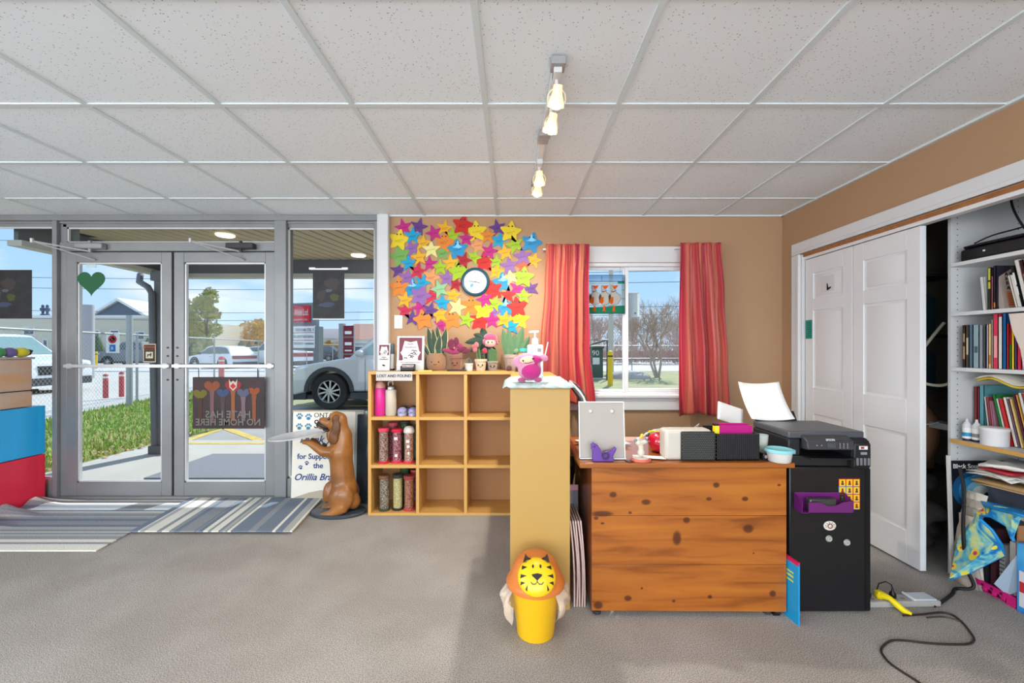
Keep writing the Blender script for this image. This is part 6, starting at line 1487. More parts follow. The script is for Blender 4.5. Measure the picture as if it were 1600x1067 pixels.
# office chairs behind the desk
def chair(x, y, h, label, rz, w_=.24):
    o = thing('office_chair', label, 'chair', (x, y, 0), rz); b = MB(); BLK = M((44, 46, 50), .4, coat=.2)
    pts = []
    for k in range(13):
        a_ = math.pi * k / 12; pts.append((w_ * math.cos(a_), h - .24 + .24 * math.sin(a_) ** .7))
    pts += [(-w_ * .85, h - .48), (w_ * .85, h - .48)]
    b.rings([[(x_, .0 + .12 * (x_ / w_) ** 2 * -1, z) for x_, z in pts], [(x_, .05 + .12 * (x_ / w_) ** 2 * -1, z) for x_, z in pts]]); b.build('backrest', BLK, o, bevel=.012, seg=3)
    MB().tube([(x_ * 1.0, .02 - .12 * (x_ / w_) ** 2, z + .004) for x_, z in pts[:13]], .009, 8).build('backrest_trim', M((206, 210, 214), .3), o)
    MB().box(-.24, .24, -.42, .02, .42, .49).build('seat', BLK, o, bevel=.03, seg=3)
    MB().tube([(0, .04, h - .44), (0, .08, .45), (0, -.1, .42)], .02, 8).build('back_bracket', M((60, 60, 62), .4), o)
    MB().tube([(0, -.2, .08), (0, -.2, .43)], .025, 12).build('column', CHROME, o)
    for k in range(5):
        a_ = 2*math.pi*k/5; e_ = (.27*math.cos(a_), -.2 + .27*math.sin(a_)); MB().tube([(0, -.2, .1), (e_[0], e_[1], .07)], [.022, .014], 8).build('leg', BLK, o)
        MB().at((e_[0], e_[1] , .027), (90, 0, math.degrees(a_))).cyl((0, 0, -.01), .026, .02, 14).build('caster', M((30, 30, 32), .5), o)
    for s_ in (-1, 1): MB().tube([(s_*.22, -.05, .46), (s_*.27, -.06, .62), (s_*.27, -.3, .64)], .016, 8).build('armrest', BLK, o)
    return o
chair(.44, 3.08, 1.02, 'black office chair with silver rim, mostly hidden by the shelf end', 82, .22)
chair(.98, 2.72, .738, 'low black chair back with pale rim seen over the desk', 5, .26)
# dark bag and things in the gap between shelf and desk
o = thing('black_bag', 'crumpled black plastic bag between shelf end and desk', 'bag', (.326, 2.45, 0))
b = MB(); rnd = random.Random(6); rows = []
for j in range(13):
    z = .66 * j / 12; r_ = .042 + .008 * math.sin(j * 1.9); rows.append([(r_ * rnd.uniform(.8, 1.1) * math.cos(a_) * .7, r_ * rnd.uniform(.8, 1.2) * math.sin(a_) * 2.2, z) for a_ in [2*math.pi*k/16 for k in range(16)]])
b.rings(rows); b.build('bag_film', M((26, 26, 30), .25, spec=.6), o, smooth=60)
paper(.345, 2.36, ZD - .01, .05, .16, (60, 10, 60), 'crumpled white paper on top of the black bag')
for k in range(5):
    b = MB(); x = 0; rows = []
    for j in range(9):
        t_ = j / 8; xx = .012 * math.sin(t_ * 3.14) * (1 if k % 2 else .6) - .02 * t_; rows.append([(xx, 0, .42 * t_), (xx + .007, 0, .42 * t_), (xx + .007, .22, .42 * t_ + .0), (xx, .22, .42 * t_)])
    b.rings(rows); o = b.build('folded_board', M((206, 178, 170), .6), loc=(.302 + k * .0125, 2.08, 0), smooth=60)
    tag(o, ['pinkish board leaning in the gap, touching the shelf end', 'pinkish board second from the shelf end in the gap', 'middle one of the pinkish boards in the gap', 'pinkish board second from the desk in the gap', 'pinkish board leaning in the gap, touching the desk'][k], 'board', 'pinkish boards between shelf and desk')
o = thing('clipped_papers', 'grey and pink papers standing behind the pinkish boards', 'papers', (.33, 2.32, 0))
MB().box(-.035, .0, 0, .012, 0, .52).build('sheet', M((150, 140, 142), .6), o); MB().box(.0, .03, .0, .012, 0, .5).build('sheet', M((120, 118, 124), .6), o); MB().box(-.035, .03, -.002, .0, .49, .52).build('pink_edge', M((206, 150, 160), .6), o)
# thin books beside the fridge
o = thing('workbook', 'bright blue workbook standing between desk and fridge', 'book', (1.301, 1.935, 0), rz=4)
MB().box(.0, .008, .0, .13, 0, .28).build('cover', M((24, 150, 206), .4), o); MB().box(-.001, .009, .0, .13, .27, .287).box(.008, .016, .01, .13, .0, .27).build('pink_cover', M((206, 30, 90), .4), o)
b = MB(); b.box(-.0008, 0, .03, .11, .2, .21).box(-.0008, 0, .03, .1, .18, .188).box(-.0008, 0, .03, .09, .22, .227); b.build('cover_print', M((206, 214, 90), .5), o)
# ================================================================ FRIDGE AND PRINTER
FX0 = 1.316
fg = thing('mini_fridge', 'black cabinet fridge standing beside the pine desk, magnets on its front', 'fridge', (FX0, 2.025, 0))
BKF = M((24, 24, 27), .3, spec=.45)
MB().box(0, .385, .03, .5, .012, .7).build('body', BKF, fg, bevel=.004); MB().box(0, .385, -.004, .028, .012, .7).build('door', BKF, fg, bevel=.006)
for x in (.03, .35): MB().cyl((x, .05, 0), .014, .012, 10).build('foot', BLACK, fg)
MB().box(.36, .384, -.006, -.003, .02, .69).build('door_edge', M((12, 12, 14), .5), fg)
yf = 2.019
def onf(px, py): return ((px - 800) * yf / 665, yf, 1.26 - (py - 545) * yf / 665)
# magnetic basket
o = thing('magnetic_basket', 'purple translucent basket with dark contents on the fridge front', 'basket', onf(1280, 795))
PU = M((110, 36, 112), .25, alpha=.8, spec=.6); w2, hh, dd = .118, .08, .055
MB().box(-w2, w2, -.003, 0, .0, hh).build('back_wall', PU, o, bevel=.001); MB().box(-w2, w2, -dd, 0, 0, .003).build('floor_panel', PU, o)
MB().prism([(-w2 + .03, 0), (w2, 0), (w2, .055), (w2 * .6, .05), (w2 * .3, .034), (0, .034), (-w2 * .3, .05), (-w2 + .03, .05)], 'y', -dd, -dd + .003).build('front_wall', PU, o)
for s_ in (-1, 1): MB().prism([(-dd, 0), (0, 0), (0, hh), (-dd, .052)], 'x', s_ * w2 - .0015, s_ * w2 + .0015).build('side_wall', PU, o)
MB().box(-.075, .05, -.045, -.012, .004, .062).build('phone_stack', M((56, 60, 56), .3, coat=.3), o, bevel=.006)
# sticker sheet 3 x 4
for i in range(3):
    for j in range(4):
        p = onf(1315.5 + i * 11.1, 753.5 + j * 12.0); o = thing('face_magnet', '%s magnet in the %s row of the yellow picture magnets' % (['first', 'middle', 'last'][i], ['top', 'second', 'third', 'bottom'][j]), 'magnet', p, group='yellow square magnets on the fridge')
        hc = (64, 150, 200) if (i < 2 and j == 1) else (200, 60, 44)
        MB().box(-.0165, .0165, -.0015, 0, -.0175, .0175).build('border', M(hc, .4), o); MB().box(-.0138, .0138, -.003, -.0015, -.0135, .0145).build('picture_field', M((238, 186, 40), .4), o)
        MB().ell((0, -.0035, .003), (.005, .0012, .0062), 10, 8).box(-.006, .006, -.0042, -.003, -.0115, -.003).build('figure', M([(86, 60, 30), (120, 50, 30), (60, 66, 60), (70, 70, 40)][(i + j) % 4], .5), o)
        MB().box(-.0138, .0138, -.003, -.0015, -.0172, -.0142).build('caption_strip', M((224, 206, 170), .4), o)
o = thing('oval_magnet', 'white oval magnet with brown ring on the fridge front', 'magnet', onf(1296, 821))
MB().at((0, 0, 0), (90, 0, 0)).lathe([(.029, 0), (.029, .003), (.001, .004)], n=28, sy=.76).build('disc', M((222, 216, 206), .4), o)
MB().at((.0, -.0042, -.001), (90, 0, 0)).lathe([(.008, 0), (.0125, 0), (.0125, .0012), (.008, .0012)], n=20, cap=False).build('ring', M((120, 70, 54), .4), o)
b = MB()
for a_ in (100, 135, 60, 20, -20, 170, 200): b.at((.020*math.cos(R(a_)), -.004, .0155*math.sin(R(a_))), (0, -a_, 0)).box(-.0035, .0035, -.001, 0, -.001, .001)
b.build('marks', BLACK, o)
for (px, py, nm) in ((1294.5, 841, 'closer to the oval one'), (1322.5, 847, 'nearer the fridge edge')):
    o = thing('round_magnet', 'small clear round magnet on the fridge, ' + nm, 'magnet', onf(px, py)); MB().at((0, 0, 0), (90, 0, 0)).lathe([(.015, 0), (.016, .004), (.012, .009), (.001, .008)], n=24).build('disc', M((150, 156, 146), .2, spec=.6), o)
    MB().at((0, -.009, 0), (90, 0, 0)).lathe([(.007, 0), (.009, 0), (.009, .001), (.007, .001)], n=20, cap=False).build('ring', M((200, 204, 196), .3), o)
# printer
pr = thing('printer', 'black ink tank printer on top of the fridge with paper loaded', 'printer', (1.317, 2.0, .7015), rz=-1.5); pr.scale = (.95, 1, 1)
PB = M((32, 33, 36), .42, spec=.35); PG = M((58, 59, 63), .35)
MB().box(0, .375, .03, .345, 0, .05).box(0, .06, .03, .345, .05, .13).box(.29, .375, .0, .345, 0, .13).box(.06, .29, .16, .345, .05, .13).build('body', PB, pr, bevel=.006)
MB().box(0, .375, .03, .345, .131, .166).build('scanner_lid', M((78, 80, 86), .38), pr, bevel=.008, seg=3)
b = MB(); b.prism([(.0, .085), (-.022, .09), (-.012, .13), (.03, .150), (.03, .085)], 'x', .062, .288); b.build('control_panel', PG, pr, bevel=.004)
MB().box(.07, .285, -.03, .16, .046, .052).build('output_tray', M((26, 26, 28), .4), pr, bevel=.002)
b = MB(); b.prism([(.0, .0), (-.01, .01), (-.01, .115), (.012, .135), (.03, .14), (.03, 0)], 'x', .292, .374); b.build('ink_tank', PB, pr, bevel=.006)
for k in range(4): MB().box(.302 + k * .018, .313 + k * .018, -.0125, -.009, .016, .05).build('ink_window', M((110, 112, 118), .2), pr, bevel=.001)
MB().box(.315, .355, -.0125, -.009, .09, .106).build('badge', M((222, 220, 220), .4), pr); MB().box(.322, .338, -.0132, -.0125, .093, .103).build('badge_picture', M((140, 50, 50), .4), pr); MB().box(.322, .352, -.0125, -.009, .066, .078).build('badge', M((130, 134, 142), .4), pr)
mt = MB(); mt.at((0, -.019, .110), (-15, 0, 0)).box(.155, .195, -.003, .0, -.012, .012).build('screen', M((70, 74, 82), .2), pr)
b = MB()
for i in range(3):
    for j in range(3): b.at((.215 + i * .018, -.021, .100 + j * .0085), (75, 0, 0)).lathe([(.003, 0), (.003, .0014)], n=8)
for i in range(2): b.at((.105 + i * .022, -.021, .11), (75, 0, 0)).lathe([(.003, 0), (.003, .0014)], n=8)
b.build('buttons', M((140, 142, 148), .4), pr)
text('EPSON', .014, M((200, 202, 206)), pr, (.175, -.0135, .134), (60, 0, 0), bold=.0002)
ps = paper(1.415, 2.40, .955, .23, .24, (-38, 0, -2), 'white paper sheets rising from the back of the printer', (238, 238, 236), -.02)
MB().at((.16, .365, .12), (-30, 0, 0)).box(-.12, .12, 0, .004, 0, .1).build('paper_support', PB, pr)
# ================================================================ CLOSET CONTENTS
WM = M((206, 207, 208), .5)
SX, SY = 2.45, 2.375
su = thing('bookcase', 'white closet bookcase with rows of peg holes and four loaded shelves', 'bookcase', (SX, SY, 0))
b = MB().box(0, .41, 0, .018, .0, 2.3)
b.build('side_panel', WM, su, bevel=.001)
MB().box(0, .41, -1.1, -1.082, 0, 2.3).build('side_panel', WM, su, bevel=.001); MB().box(.405, .412, -1.082, 0, 0, 2.3).build('back_panel', WM, su)
b = MB(); z = .55
while z < 2.2:
    for x in (.035, .375): b.at((x, -.0004, z), (90, 0, 0)).lathe([(.0032, 0), (.0032, .0006)], n=6)
    z += .032
pg = b.build('peg_holes', M((60, 60, 62), .7), su); pg['kind'] = 'stuff'
SHZ = (1.735, 1.461, 1.158)
for z in SHZ + (.76,):
    if z == .76: MB().box(-.004, .4, -1.08, -.002, z - .018, z).box(-.008, -.004, -1.08, -.002, z - .02, z + .001, 1).build('shelf_board', [WM, M((206, 158, 84), .5)], su, bevel=.001)
    else: MB().box(-.004, .4, -1.08, -.002, z - .02, z).build('shelf_board', M((222, 223, 224), .45), su, bevel=.001)
MB().box(.1, .4, -1.08, -.07, .40, .418).build('shelf_board', WM, su)
# books: spine toward the room (-x); y runs toward the camera (decreasing)
def ypx(px, X=SX + .02): return 665 * X / (px - 800)
nb = [0]
def book(px0, px1, z, h, rgb, label, dp=.19, lean=0, xo=.02, band=None, group=None, cover=None, name='book'):
    ya, yb = ypx(px0, SX + xo), ypx(px1, SX + xo); t = ya - yb - .0008; ym = (ya + yb) / 2
    o = thing(name, label, 'book', (SX + xo, ym - h * math.sin(R(lean)) * .9, z + .0008), group=group); o.rotation_euler = (R(-lean), 0, 0)
    if lean: o.location.z += abs(math.sin(R(lean))) * t / 2
    cv = M(rgb, .5); MB().box(0, .003, -t/2, t/2, 0, h).box(0, dp, -t/2, -t/2 + min(.0016, t*.2), 0, h).box(0, dp, t/2 - min(.0016, t*.2), t/2, 0, h).build('cover', cv, o)
    MB().box(.003, dp - .003, -t/2 + t*.2, t/2 - t*.2, .003, h - .004).build('pages', M((214, 206, 190), .8), o)
    if band:
        b = MB()
        for z0, z1 in band[1]: b.box(-.0007, 0, -t*.3, t*.3, z0 * h, z1 * h)
        b.build('spine_print', M(band[0], .5), o)
    return o
G3 = 'books on the third closet shelf'
row3 = [(1504, 1508.5, .285, (62, 46, 40), 'dark brown spined book at the far end of the third shelf', ((190, 150, 110), ((.2, .5), (.6, .8)))),
 (1509, 1514, .285, (84, 74, 62), 'dark olive book with pale title, second on the third shelf', ((206, 196, 170), ((.3, .7),))),
 (1514.5, 1520, .285, (92, 116, 136), 'slate blue book between the olive and the pale blue ones', None),
 (1520.5, 1529.5, .283, (146, 172, 180), 'pale blue grey wide spined book on the third shelf', ((80, 100, 110), ((.35, .5),))),
 (1530, 1536, .28, (150, 156, 162), 'grey book after the pale blue wide one', None),
 (1536.4, 1539, .268, (120, 122, 126), 'thin dull grey book, slightly shorter, third shelf', None),
 (1539.4, 1541.5, .284, (46, 56, 84), 'thin navy book on the third shelf', None),
 (1541.8, 1544, .282, (232, 226, 218), 'thin white book beside the cream orange one', None),
 (1544.4, 1549, .284, (232, 196, 140), 'cream orange spined book on the third shelf', ((200, 120, 60), ((.1, .3),))),
 (1549.4, 1551.2, .31, (226, 220, 200), 'thin cream book beside the tall red pink one', None),
 (1551.6, 1559.5, .345, (218, 60, 84), 'tall red pink book on the third shelf', ((240, 170, 170), ((.2, .6),))),
 (1560, 1566, .325, (228, 226, 220), 'tall white book beside the royal blue one', None),
 (1566.5, 1572.5, .365, (28, 96, 156), 'tallest royal blue book on the third shelf', None),
 (1573, 1576.5, .28, (206, 44, 54), 'red book leaning next to the royal blue one', None),
 (1577, 1580, .15, (70, 150, 60), 'short green booklet low between red and yellow', None),
 (1580.5, 1585, .26, (240, 206, 40), 'bright yellow book on the third shelf', None),
 (1585.5, 1589, .2, (96, 84, 140), 'purple booklet beside the yellow book', None),
 (1589.5, 1596, .24, (222, 52, 84), 'crimson booklet below the white folder', None),
 (1596.5, 1606, .34, (222, 150, 190), 'pink folder spine where the third shelf leaves view', None)]
for px0, px1, h, c, lb, bd in row3: book(px0, px1, SHZ[2], min(h * .81, .279), c, lb, band=bd, group=G3)
# white card folder slanting across
o = thing('card_folder', 'pale card folder slanting over the books on the third shelf', 'folder', (SX + .004, 2.0, SHZ[2]))
MB().prism([(.103, .275), (.09, .2), (.055, .1), (.04, .0), (.0, .0), (.0, .275)], 'x', -.0, .012).build('card', M((232, 218, 206), .6), o)
G2 = 'books on the second closet shelf'
book(1531, 1537, SHZ[1], 0.176, (214, 216, 212), 'white thin paperback leaning at the far end of the second shelf', lean=5, group=G2)
book(1543, 1548.5, SHZ[1], 0.219, (52, 52, 46), 'black book with yellow upper spine on the second shelf', band=((206, 204, 50), ((.5, .66), (.7, .98))), group=G2)
book(1549, 1551.5, SHZ[1], 0.172, (206, 110, 120), 'thin rose book beside the black and yellow one', group=G2)
book(1552, 1556, SHZ[1], 0.224, (40, 36, 52), 'dark book with orange foot on the second shelf', band=((216, 130, 40), ((.04, .16),)), group=G2)
# facing handbook
o = thing('handbook', 'grey and orange acting handbook showing its front cover on the second shelf', 'book', (SX + .035, ypx(1553.5, SX + .03) - .04, SHZ[1] + .001), rot=(-9, 0, -6)); 
MB().box(0, .135, 0, .02, 0, .215).build('pages', M((226, 220, 206), .7), o); MB().box(-.002, .138, -.002, 0, 0, .218).box(-.003, 0, 0, .021, 0, .218).build('cover', M((188, 172, 164), .5), o)
MB().box(.02, .13, -.003, -.002, .012, .09).build('orange_field', M((206, 128, 84), .5), o)
for k, s_ in enumerate(('A PRACTICAL', 'HANDBOOK', 'FOR THE', 'ACTOR')): text(s_, .024, M((30, 28, 30)), o, (.025, -.0035, .18 - k * .024), align='LEFT', bold=.0006)
b = MB()
for k in range(6): b.box(.025, .1, -.0036, -.003, .02 + k * .011, .023 + k * .011)
b.build('small_print', M((150, 84, 60), .5), o)
book(1575, 1579, SHZ[1], 0.163, (222, 216, 208), 'white spined paperback leaning on the handbook', lean=12, xo=-.0, group=G2)
book(1580, 1585, SHZ[1], 0.206, (30, 32, 34), 'black paperback with white title leaning on the second shelf', lean=11, band=((226, 226, 226), ((.3, .5), (.55, .85))), group=G2)
book(1586, 1593, SHZ[1], 0.236, (222, 218, 212), 'thick white spined book leaning on the second shelf', lean=11, group=G2)
book(1594, 1599, SHZ[1], 0.232, (60, 28, 32), 'dark red black book leaning on the second shelf', lean=10, band=((206, 70, 60), ((.2, .7),)), group=G2)
book(1600, 1606, SHZ[1], 0.232, (214, 120, 130), 'pink spined book at the near end of the second shelf', lean=9, group=G2)
# fourth shelf
G4 = 'books on the fourth closet shelf'; Z4 = .761
r4 = [(1522, 1527, .29, (120, 44, 54), 0, 'dark maroon book standing upright, far end of the fourth shelf'), (1527.5, 1530, .285, (150, 60, 66), 0, 'thin red brown book beside the dark maroon one'), (1530.5, 1537.5, .3, (90, 150, 160), 0, 'teal book on the fourth shelf'),
 (1538, 1541, .24, (216, 212, 202), 6, 'white booklet leaning beside the teal book'), (1541.5, 1546, .24, (150, 60, 70), 6, 'brick red thin book leaning on the fourth shelf'), (1546.4, 1549, .22, (190, 130, 150), 6, 'dull pink thin book on the fourth shelf'),
 (1552, 1557, .26, (30, 122, 62), 12, 'green book leaning on the fourth shelf'), (1557.6, 1561, .24, (226, 222, 212), 12, 'white thin book beside the green one'), (1561.5, 1568, .24, (206, 44, 50), 12, 'bright red book leaning on the fourth shelf'),
 (1568.5, 1574, .25, (232, 226, 216), 12, 'white book after the bright red one'), (1574.5, 1578, .245, (120, 90, 120), 12, 'mauve thin book on the fourth shelf'), (1578.5, 1583, .245, (226, 196, 120), 12, 'pale yellow book on the fourth shelf'),
 (1583.5, 1588, .27, (92, 40, 60), 12, 'plum book leaning on the fourth shelf'), (1588.5, 1592, .27, (226, 170, 80), 12, 'amber thin book beside the plum one'), (1592.5, 1598, .28, (226, 222, 220), 12, 'tall white leaning book on the fourth shelf'), (1598.5, 1606, .28, (196, 60, 60), 12, 'red book at the near end of the fourth shelf')]
for px0, px1, h, c, ln, lb in r4: book(px0, px1, Z4, h, c, lb, lean=ln, xo=.11, group=G4)
o = thing('rolled_magazine', 'curled magazine with yellow inside lying over the fourth shelf books', 'magazine', (SX + .04, 2.19, Z4 + .335))
b = MB(); rows = []
for j in range(13):
    t_ = j / 12; rows.append([(x_, .1 - .26 * t_, .02 * math.sin(t_ * 6.3) + .012 * (x_ * 8)) for x_ in (0, .08, .16)])
b.rings(rows, closed=False, cap=False); q = b.build('page_sheets', M((222, 218, 206), .5), o, smooth=80); q.modifiers.new('t', 'SOLIDIFY').thickness = .006
b = MB(); b.rings([[(x_, y_, z_ - .012) for (x_, y_, z_) in r_] for r_ in rows], closed=False, cap=False); q = b.build('yellow_cover', M((226, 196, 60), .5), o, smooth=80); q.modifiers.new('t', 'SOLIDIFY').thickness = .004
def paint_bottle(px, d, label, stripe):
    o = thing('glue_bottle', label, 'bottle', ((px - 800) * d / 665, d, Z4)); r = .019
    MB().lathe([(r, 0), (r, .085), (r * .6, .098), (r * .35, .104), (r * .3, .118), (.001, .12)], n=18).build('bottle', M((214, 216, 220), .3, alpha=.9), o)
    MB().lathe([(r * 1.02, .014), (r * 1.02, .07)], n=18, cap=False).build('label_sheet', M((228, 226, 224), .5), o); MB().lathe([(r * 1.04, .025), (r * 1.04, .045)], n=18, cap=False).build('label_stripe', M(stripe, .5), o)
    MB().lathe([(r * 1.01, 0), (r * 1.01, .012)], n=18).build('dark_foot', M((44, 44, 52), .4), o)
paint_bottle(1511, 2.32, 'white nozzle bottle with blue label at the shelf end', (34, 140, 190)); paint_bottle(1526, 2.285, 'white nozzle bottle with plain printed label beside the tub', (130, 134, 140))
o = thing('white_tub', 'plain white cylindrical tub on the fourth shelf before the leaning books', 'tub', (SX + .05, 2.205, Z4)); MB().lathe([(.001, 0), (.052, 0), (.053, .085), (.001, .085)], n=32).build('tub_wall', M((216, 216, 218), .45), o); MB().lathe([(.055, .078), (.056, .09), (.052, .093), (.001, .093)], n=32).build('lid', M((226, 226, 228), .45), o)
# black device and cables on the top shelf
o = thing('disc_player', 'flat black player with rounded front and cables on the top closet shelf', 'player', (SX + .0, 2.33, SHZ[0] + .001))
MB().prism([(.005, -.0), (.04, .02), (.35, .02), (.35, -.42), (.04, -.42), (.0, -.3), (-.004, -.12)], 'z', 0, .062).build('case', M((34, 35, 38), .4), o, bevel=.01, seg=3)
MB().prism([(.0, -.02), (.04, .01), (.3, .01), (.3, -.42), (.03, -.42), (-.006, -.3), (-.01, -.12)], 'z', .066, .078).build('lid', M((26, 26, 28), .35), o, bevel=.004)
MB().box(-.006, -.001, -.13, -.12, .03, .038).build('white_mark', WHITE, o); MB().box(.0, .03, -.34, -.31, .08, .1).build('red_tip', M((220, 30, 40), .4), o)
CB = M((22, 22, 24), .5)
def cable(pts, r, label, mat=CB, name='cable', cat='cable'):
    P_ = [Vector(p) for p in pts]; out = []
    for i in range(len(P_) - 1):
        p0, p1, p2, p3 = P_[max(i-1, 0)], P_[i], P_[i+1], P_[min(i+2, len(P_)-1)]
        for k in range(8):
            t = k / 8; out.append(.5 * ((2*p1) + (p2 - p0)*t + (2*p0 - 5*p1 + 4*p2 - p3)*t*t + (-p0 + 3*p1 - 3*p2 + p3)*t**3))
    out.append(P_[-1]); return tag(MB().tube(out, r, 8).build(name, mat), label, cat)
cable([(2.62, 2.22, 2.12), (2.58, 2.2, 2.03), (2.55, 2.15, 1.93), (2.56, 2.11, 1.84), (2.55, 2.06, 1.822)], .005, 'black cable dropping from the closet ceiling onto the player')
cable([(2.6, 2.1, 2.15), (2.57, 2.1, 2.02), (2.56, 2.05, 1.96), (2.55, 2.0, 1.9), (2.55, 1.98, 1.822)], .005, 'second black cable looping down behind the first one')
cable([(2.55, 2.12, 2.12), (2.55, 2.05, 2.06), (2.55, 1.95, 2.02), (2.55, 1.85, 2.0)], .005, 'black cable running sideways high in the closet')
cable([(2.5, 2.3, 1.83), (2.48, 2.2, 1.845), (2.48, 2.1, 1.85), (2.5, 1.98, 1.86)], .004, 'black lead lying along the top of the player')
# far closet: coat things seen through the dark gap
WD = M((120, 116, 110), .7)
sh = thing('storage_rack', 'dim storage rack with blue file boxes deep inside the closet', 'storage rack', (2.62, 2.95, 0))
for z in (.42, .98, 1.36, 1.78): MB().box(0, .5, -.02, .5, z - .02, z).build('rack_shelf', M((70, 66, 62), .7), sh)
for (x, y) in ((.0, 0), (.0, .46), (.48, 0), (.48, .46)): MB().box(x, x + .02, y, y + .02, 0, 2.0).build('upright', M((78, 74, 70), .6), sh)
for i, (y, z, c) in enumerate(((.02, .98, (30, 70, 86)), (.2, .98, (34, 66, 84)), (.38, .98, (30, 70, 86)), (.02, 1.36, (36, 78, 92)), (.2, 1.36, (30, 66, 84)))):
    o = thing('file_box', ['teal file box on the rack, lower row nearest the doorway', 'teal file box on the rack, middle of the lower row', 'teal file box on the rack, lower row farthest in', 'teal file box on the rack, upper row nearest', 'teal file box on the rack, upper row farther in'][i], 'file box', (2.66, 2.95 + y, z + .001))
    MB().box(0, .3, 0, .13, 0, .26).build('box_body', M(c, .6), o, bevel=.004); MB().box(-.002, 0, .03, .1, .15, .2).build('label_sheet', M((190, 194, 196), .6), o)
tag(MB().box(0, .3, 0, .4, 0, .22).build('cardboard_box', M((140, 104, 78), .8), loc=(2.66, 2.98, .422), bevel=.004), 'brown cardboard box on the lower rack shelf in the closet', 'box')
cable([(2.62, 2.58, 1.42), (2.56, 2.62, 1.3), (2.5, 2.66, 1.16), (2.5, 2.64, 1.07), (2.56, 2.55, 1.04), (2.62, 2.5, 1.08)], .009, 'thick cream cable hanging in a loop in the closet gap', M((214, 208, 190), .5))
cable([(2.55, 2.7, .88), (2.52, 2.68, .9), (2.5, 2.62, .84), (2.52, 2.6, .8), (2.56, 2.55, .82)], .005, 'tangled grey lead on the closet shelf in the gap', M((150, 152, 154), .5))
tag(MB().box(0, .1, -.16, .25, 0, .035).build('white_rail', M((170, 170, 168), .6), loc=(2.56, 2.62, .78)), 'pale rail lying across the dark closet gap', 'rail')
random.seed(8); b = MB()
for k in range(9): b.ell((random.uniform(-.08, .1), random.uniform(-.12, .12), .06 + .05 * k * .9), (random.uniform(.06, .1), random.uniform(.07, .12), .06))
o = b.build('clothes_pile', M((66, 62, 62), .9, bump=(12, .6), var=(5, .4)), loc=(2.54, 2.68, 0)); rm = o.modifiers.new('skin', 'REMESH'); rm.mode = 'VOXEL'; rm.voxel_size = .015
tag(o, 'dark heap of cloth and bags on the closet floor behind the door', 'heap')
tag(MB().lathe([(.08, 0), (.12, .1), (.13, .25), (.07, .34), (.05, .36)], n=14).build('paper_bag', M((130, 92, 66), .8, bump=(14, .6)), loc=(2.58, 2.74, .56)), 'crumpled brown paper bag in the closet gap', 'bag')
# ---- pile on the closet floor
o = thing('poster_board', 'black theatre poster with blue moon circle leaning by the bookcase', 'poster', (SX + .02, 2.335, .0), rot=(-2, 0, 0))
px_, pz = .29, .64
MB().box(-.04, px_, 0, .006, 0, pz).build('print', M((20, 24, 34), .4), o); MB().box(-.06, -.04, -.001, .006, 0, pz + .03).build('white_edge', M((216, 214, 208), .5), o)
ds = MB(); 
for (r_, m_) in ((.125, 0), (.1, 1), (.07, 2), (.045, 3)): ds.at((.10 + (.125 - r_) * .25, -.0004 - (.125 - r_) * .012, .48 - (.125 - r_) * .2), (90, 0, 0)).lathe([(r_, 0), (r_, .001), (.001, .001)], n=30, m=m_, sx=1.1, sy=.9)
ds.build('moon_picture', [M((24, 84, 132), .5), M((44, 130, 180), .5), M((120, 180, 206), .5), M((206, 214, 206), .5)], o)
MB().prism([(.13, .455), (.15, .47), (.16, .46), (.175, .475), (.17, .45), (.165, .42), (.15, .43), (.14, .42)], 'y', -.0036, -.0026).build('bird_mark', BLACK, o)
text('Black Soup Productions', .034, M((220, 222, 222)), o, (-.03, -.0012, .61), align='LEFT', bold=.0006); text('presents', .016, M((120, 180, 200)), o, (.1, -.005, .56)); text('M', .10, M((206, 216, 222)), o, (.085, -.0012, .31), align='CENTER', bold=.002); text('Oct', .032, M((206, 216, 222)), o, (.11, -.0012, .225))
random.seed(12)
for k in range(4):
    b = MB(); rows = []
    for j in range(9):
        t_ = j / 8; rows.append([(-.0 - .011 * k + .010 * math.sin(t_ * 7 + k) + random.uniform(-.003, .003), .0 + .05 * i - .05 + .02 * math.sin(t_*4), .04 + .46 * t_ - .04 * k) for i in range(3)])
    b.rings(rows, closed=False, cap=False); o = b.build('paper_bag', M([(206, 200, 190), (176, 170, 160), (150, 144, 136), (190, 176, 164)][k], .7, bump=(20, .5)), loc=(SX - .0, 2.26, 0), smooth=80); o.modifiers.new('t', 'SOLIDIFY').thickness = .003
    tag(o, ['white paper bag edge standing closest to the black poster', 'pale paper bag second from the black poster', 'grey creased paper bag third from the black poster', 'outermost creased paper bag by the closet door'][k], 'bag', 'paper bags beside the poster')
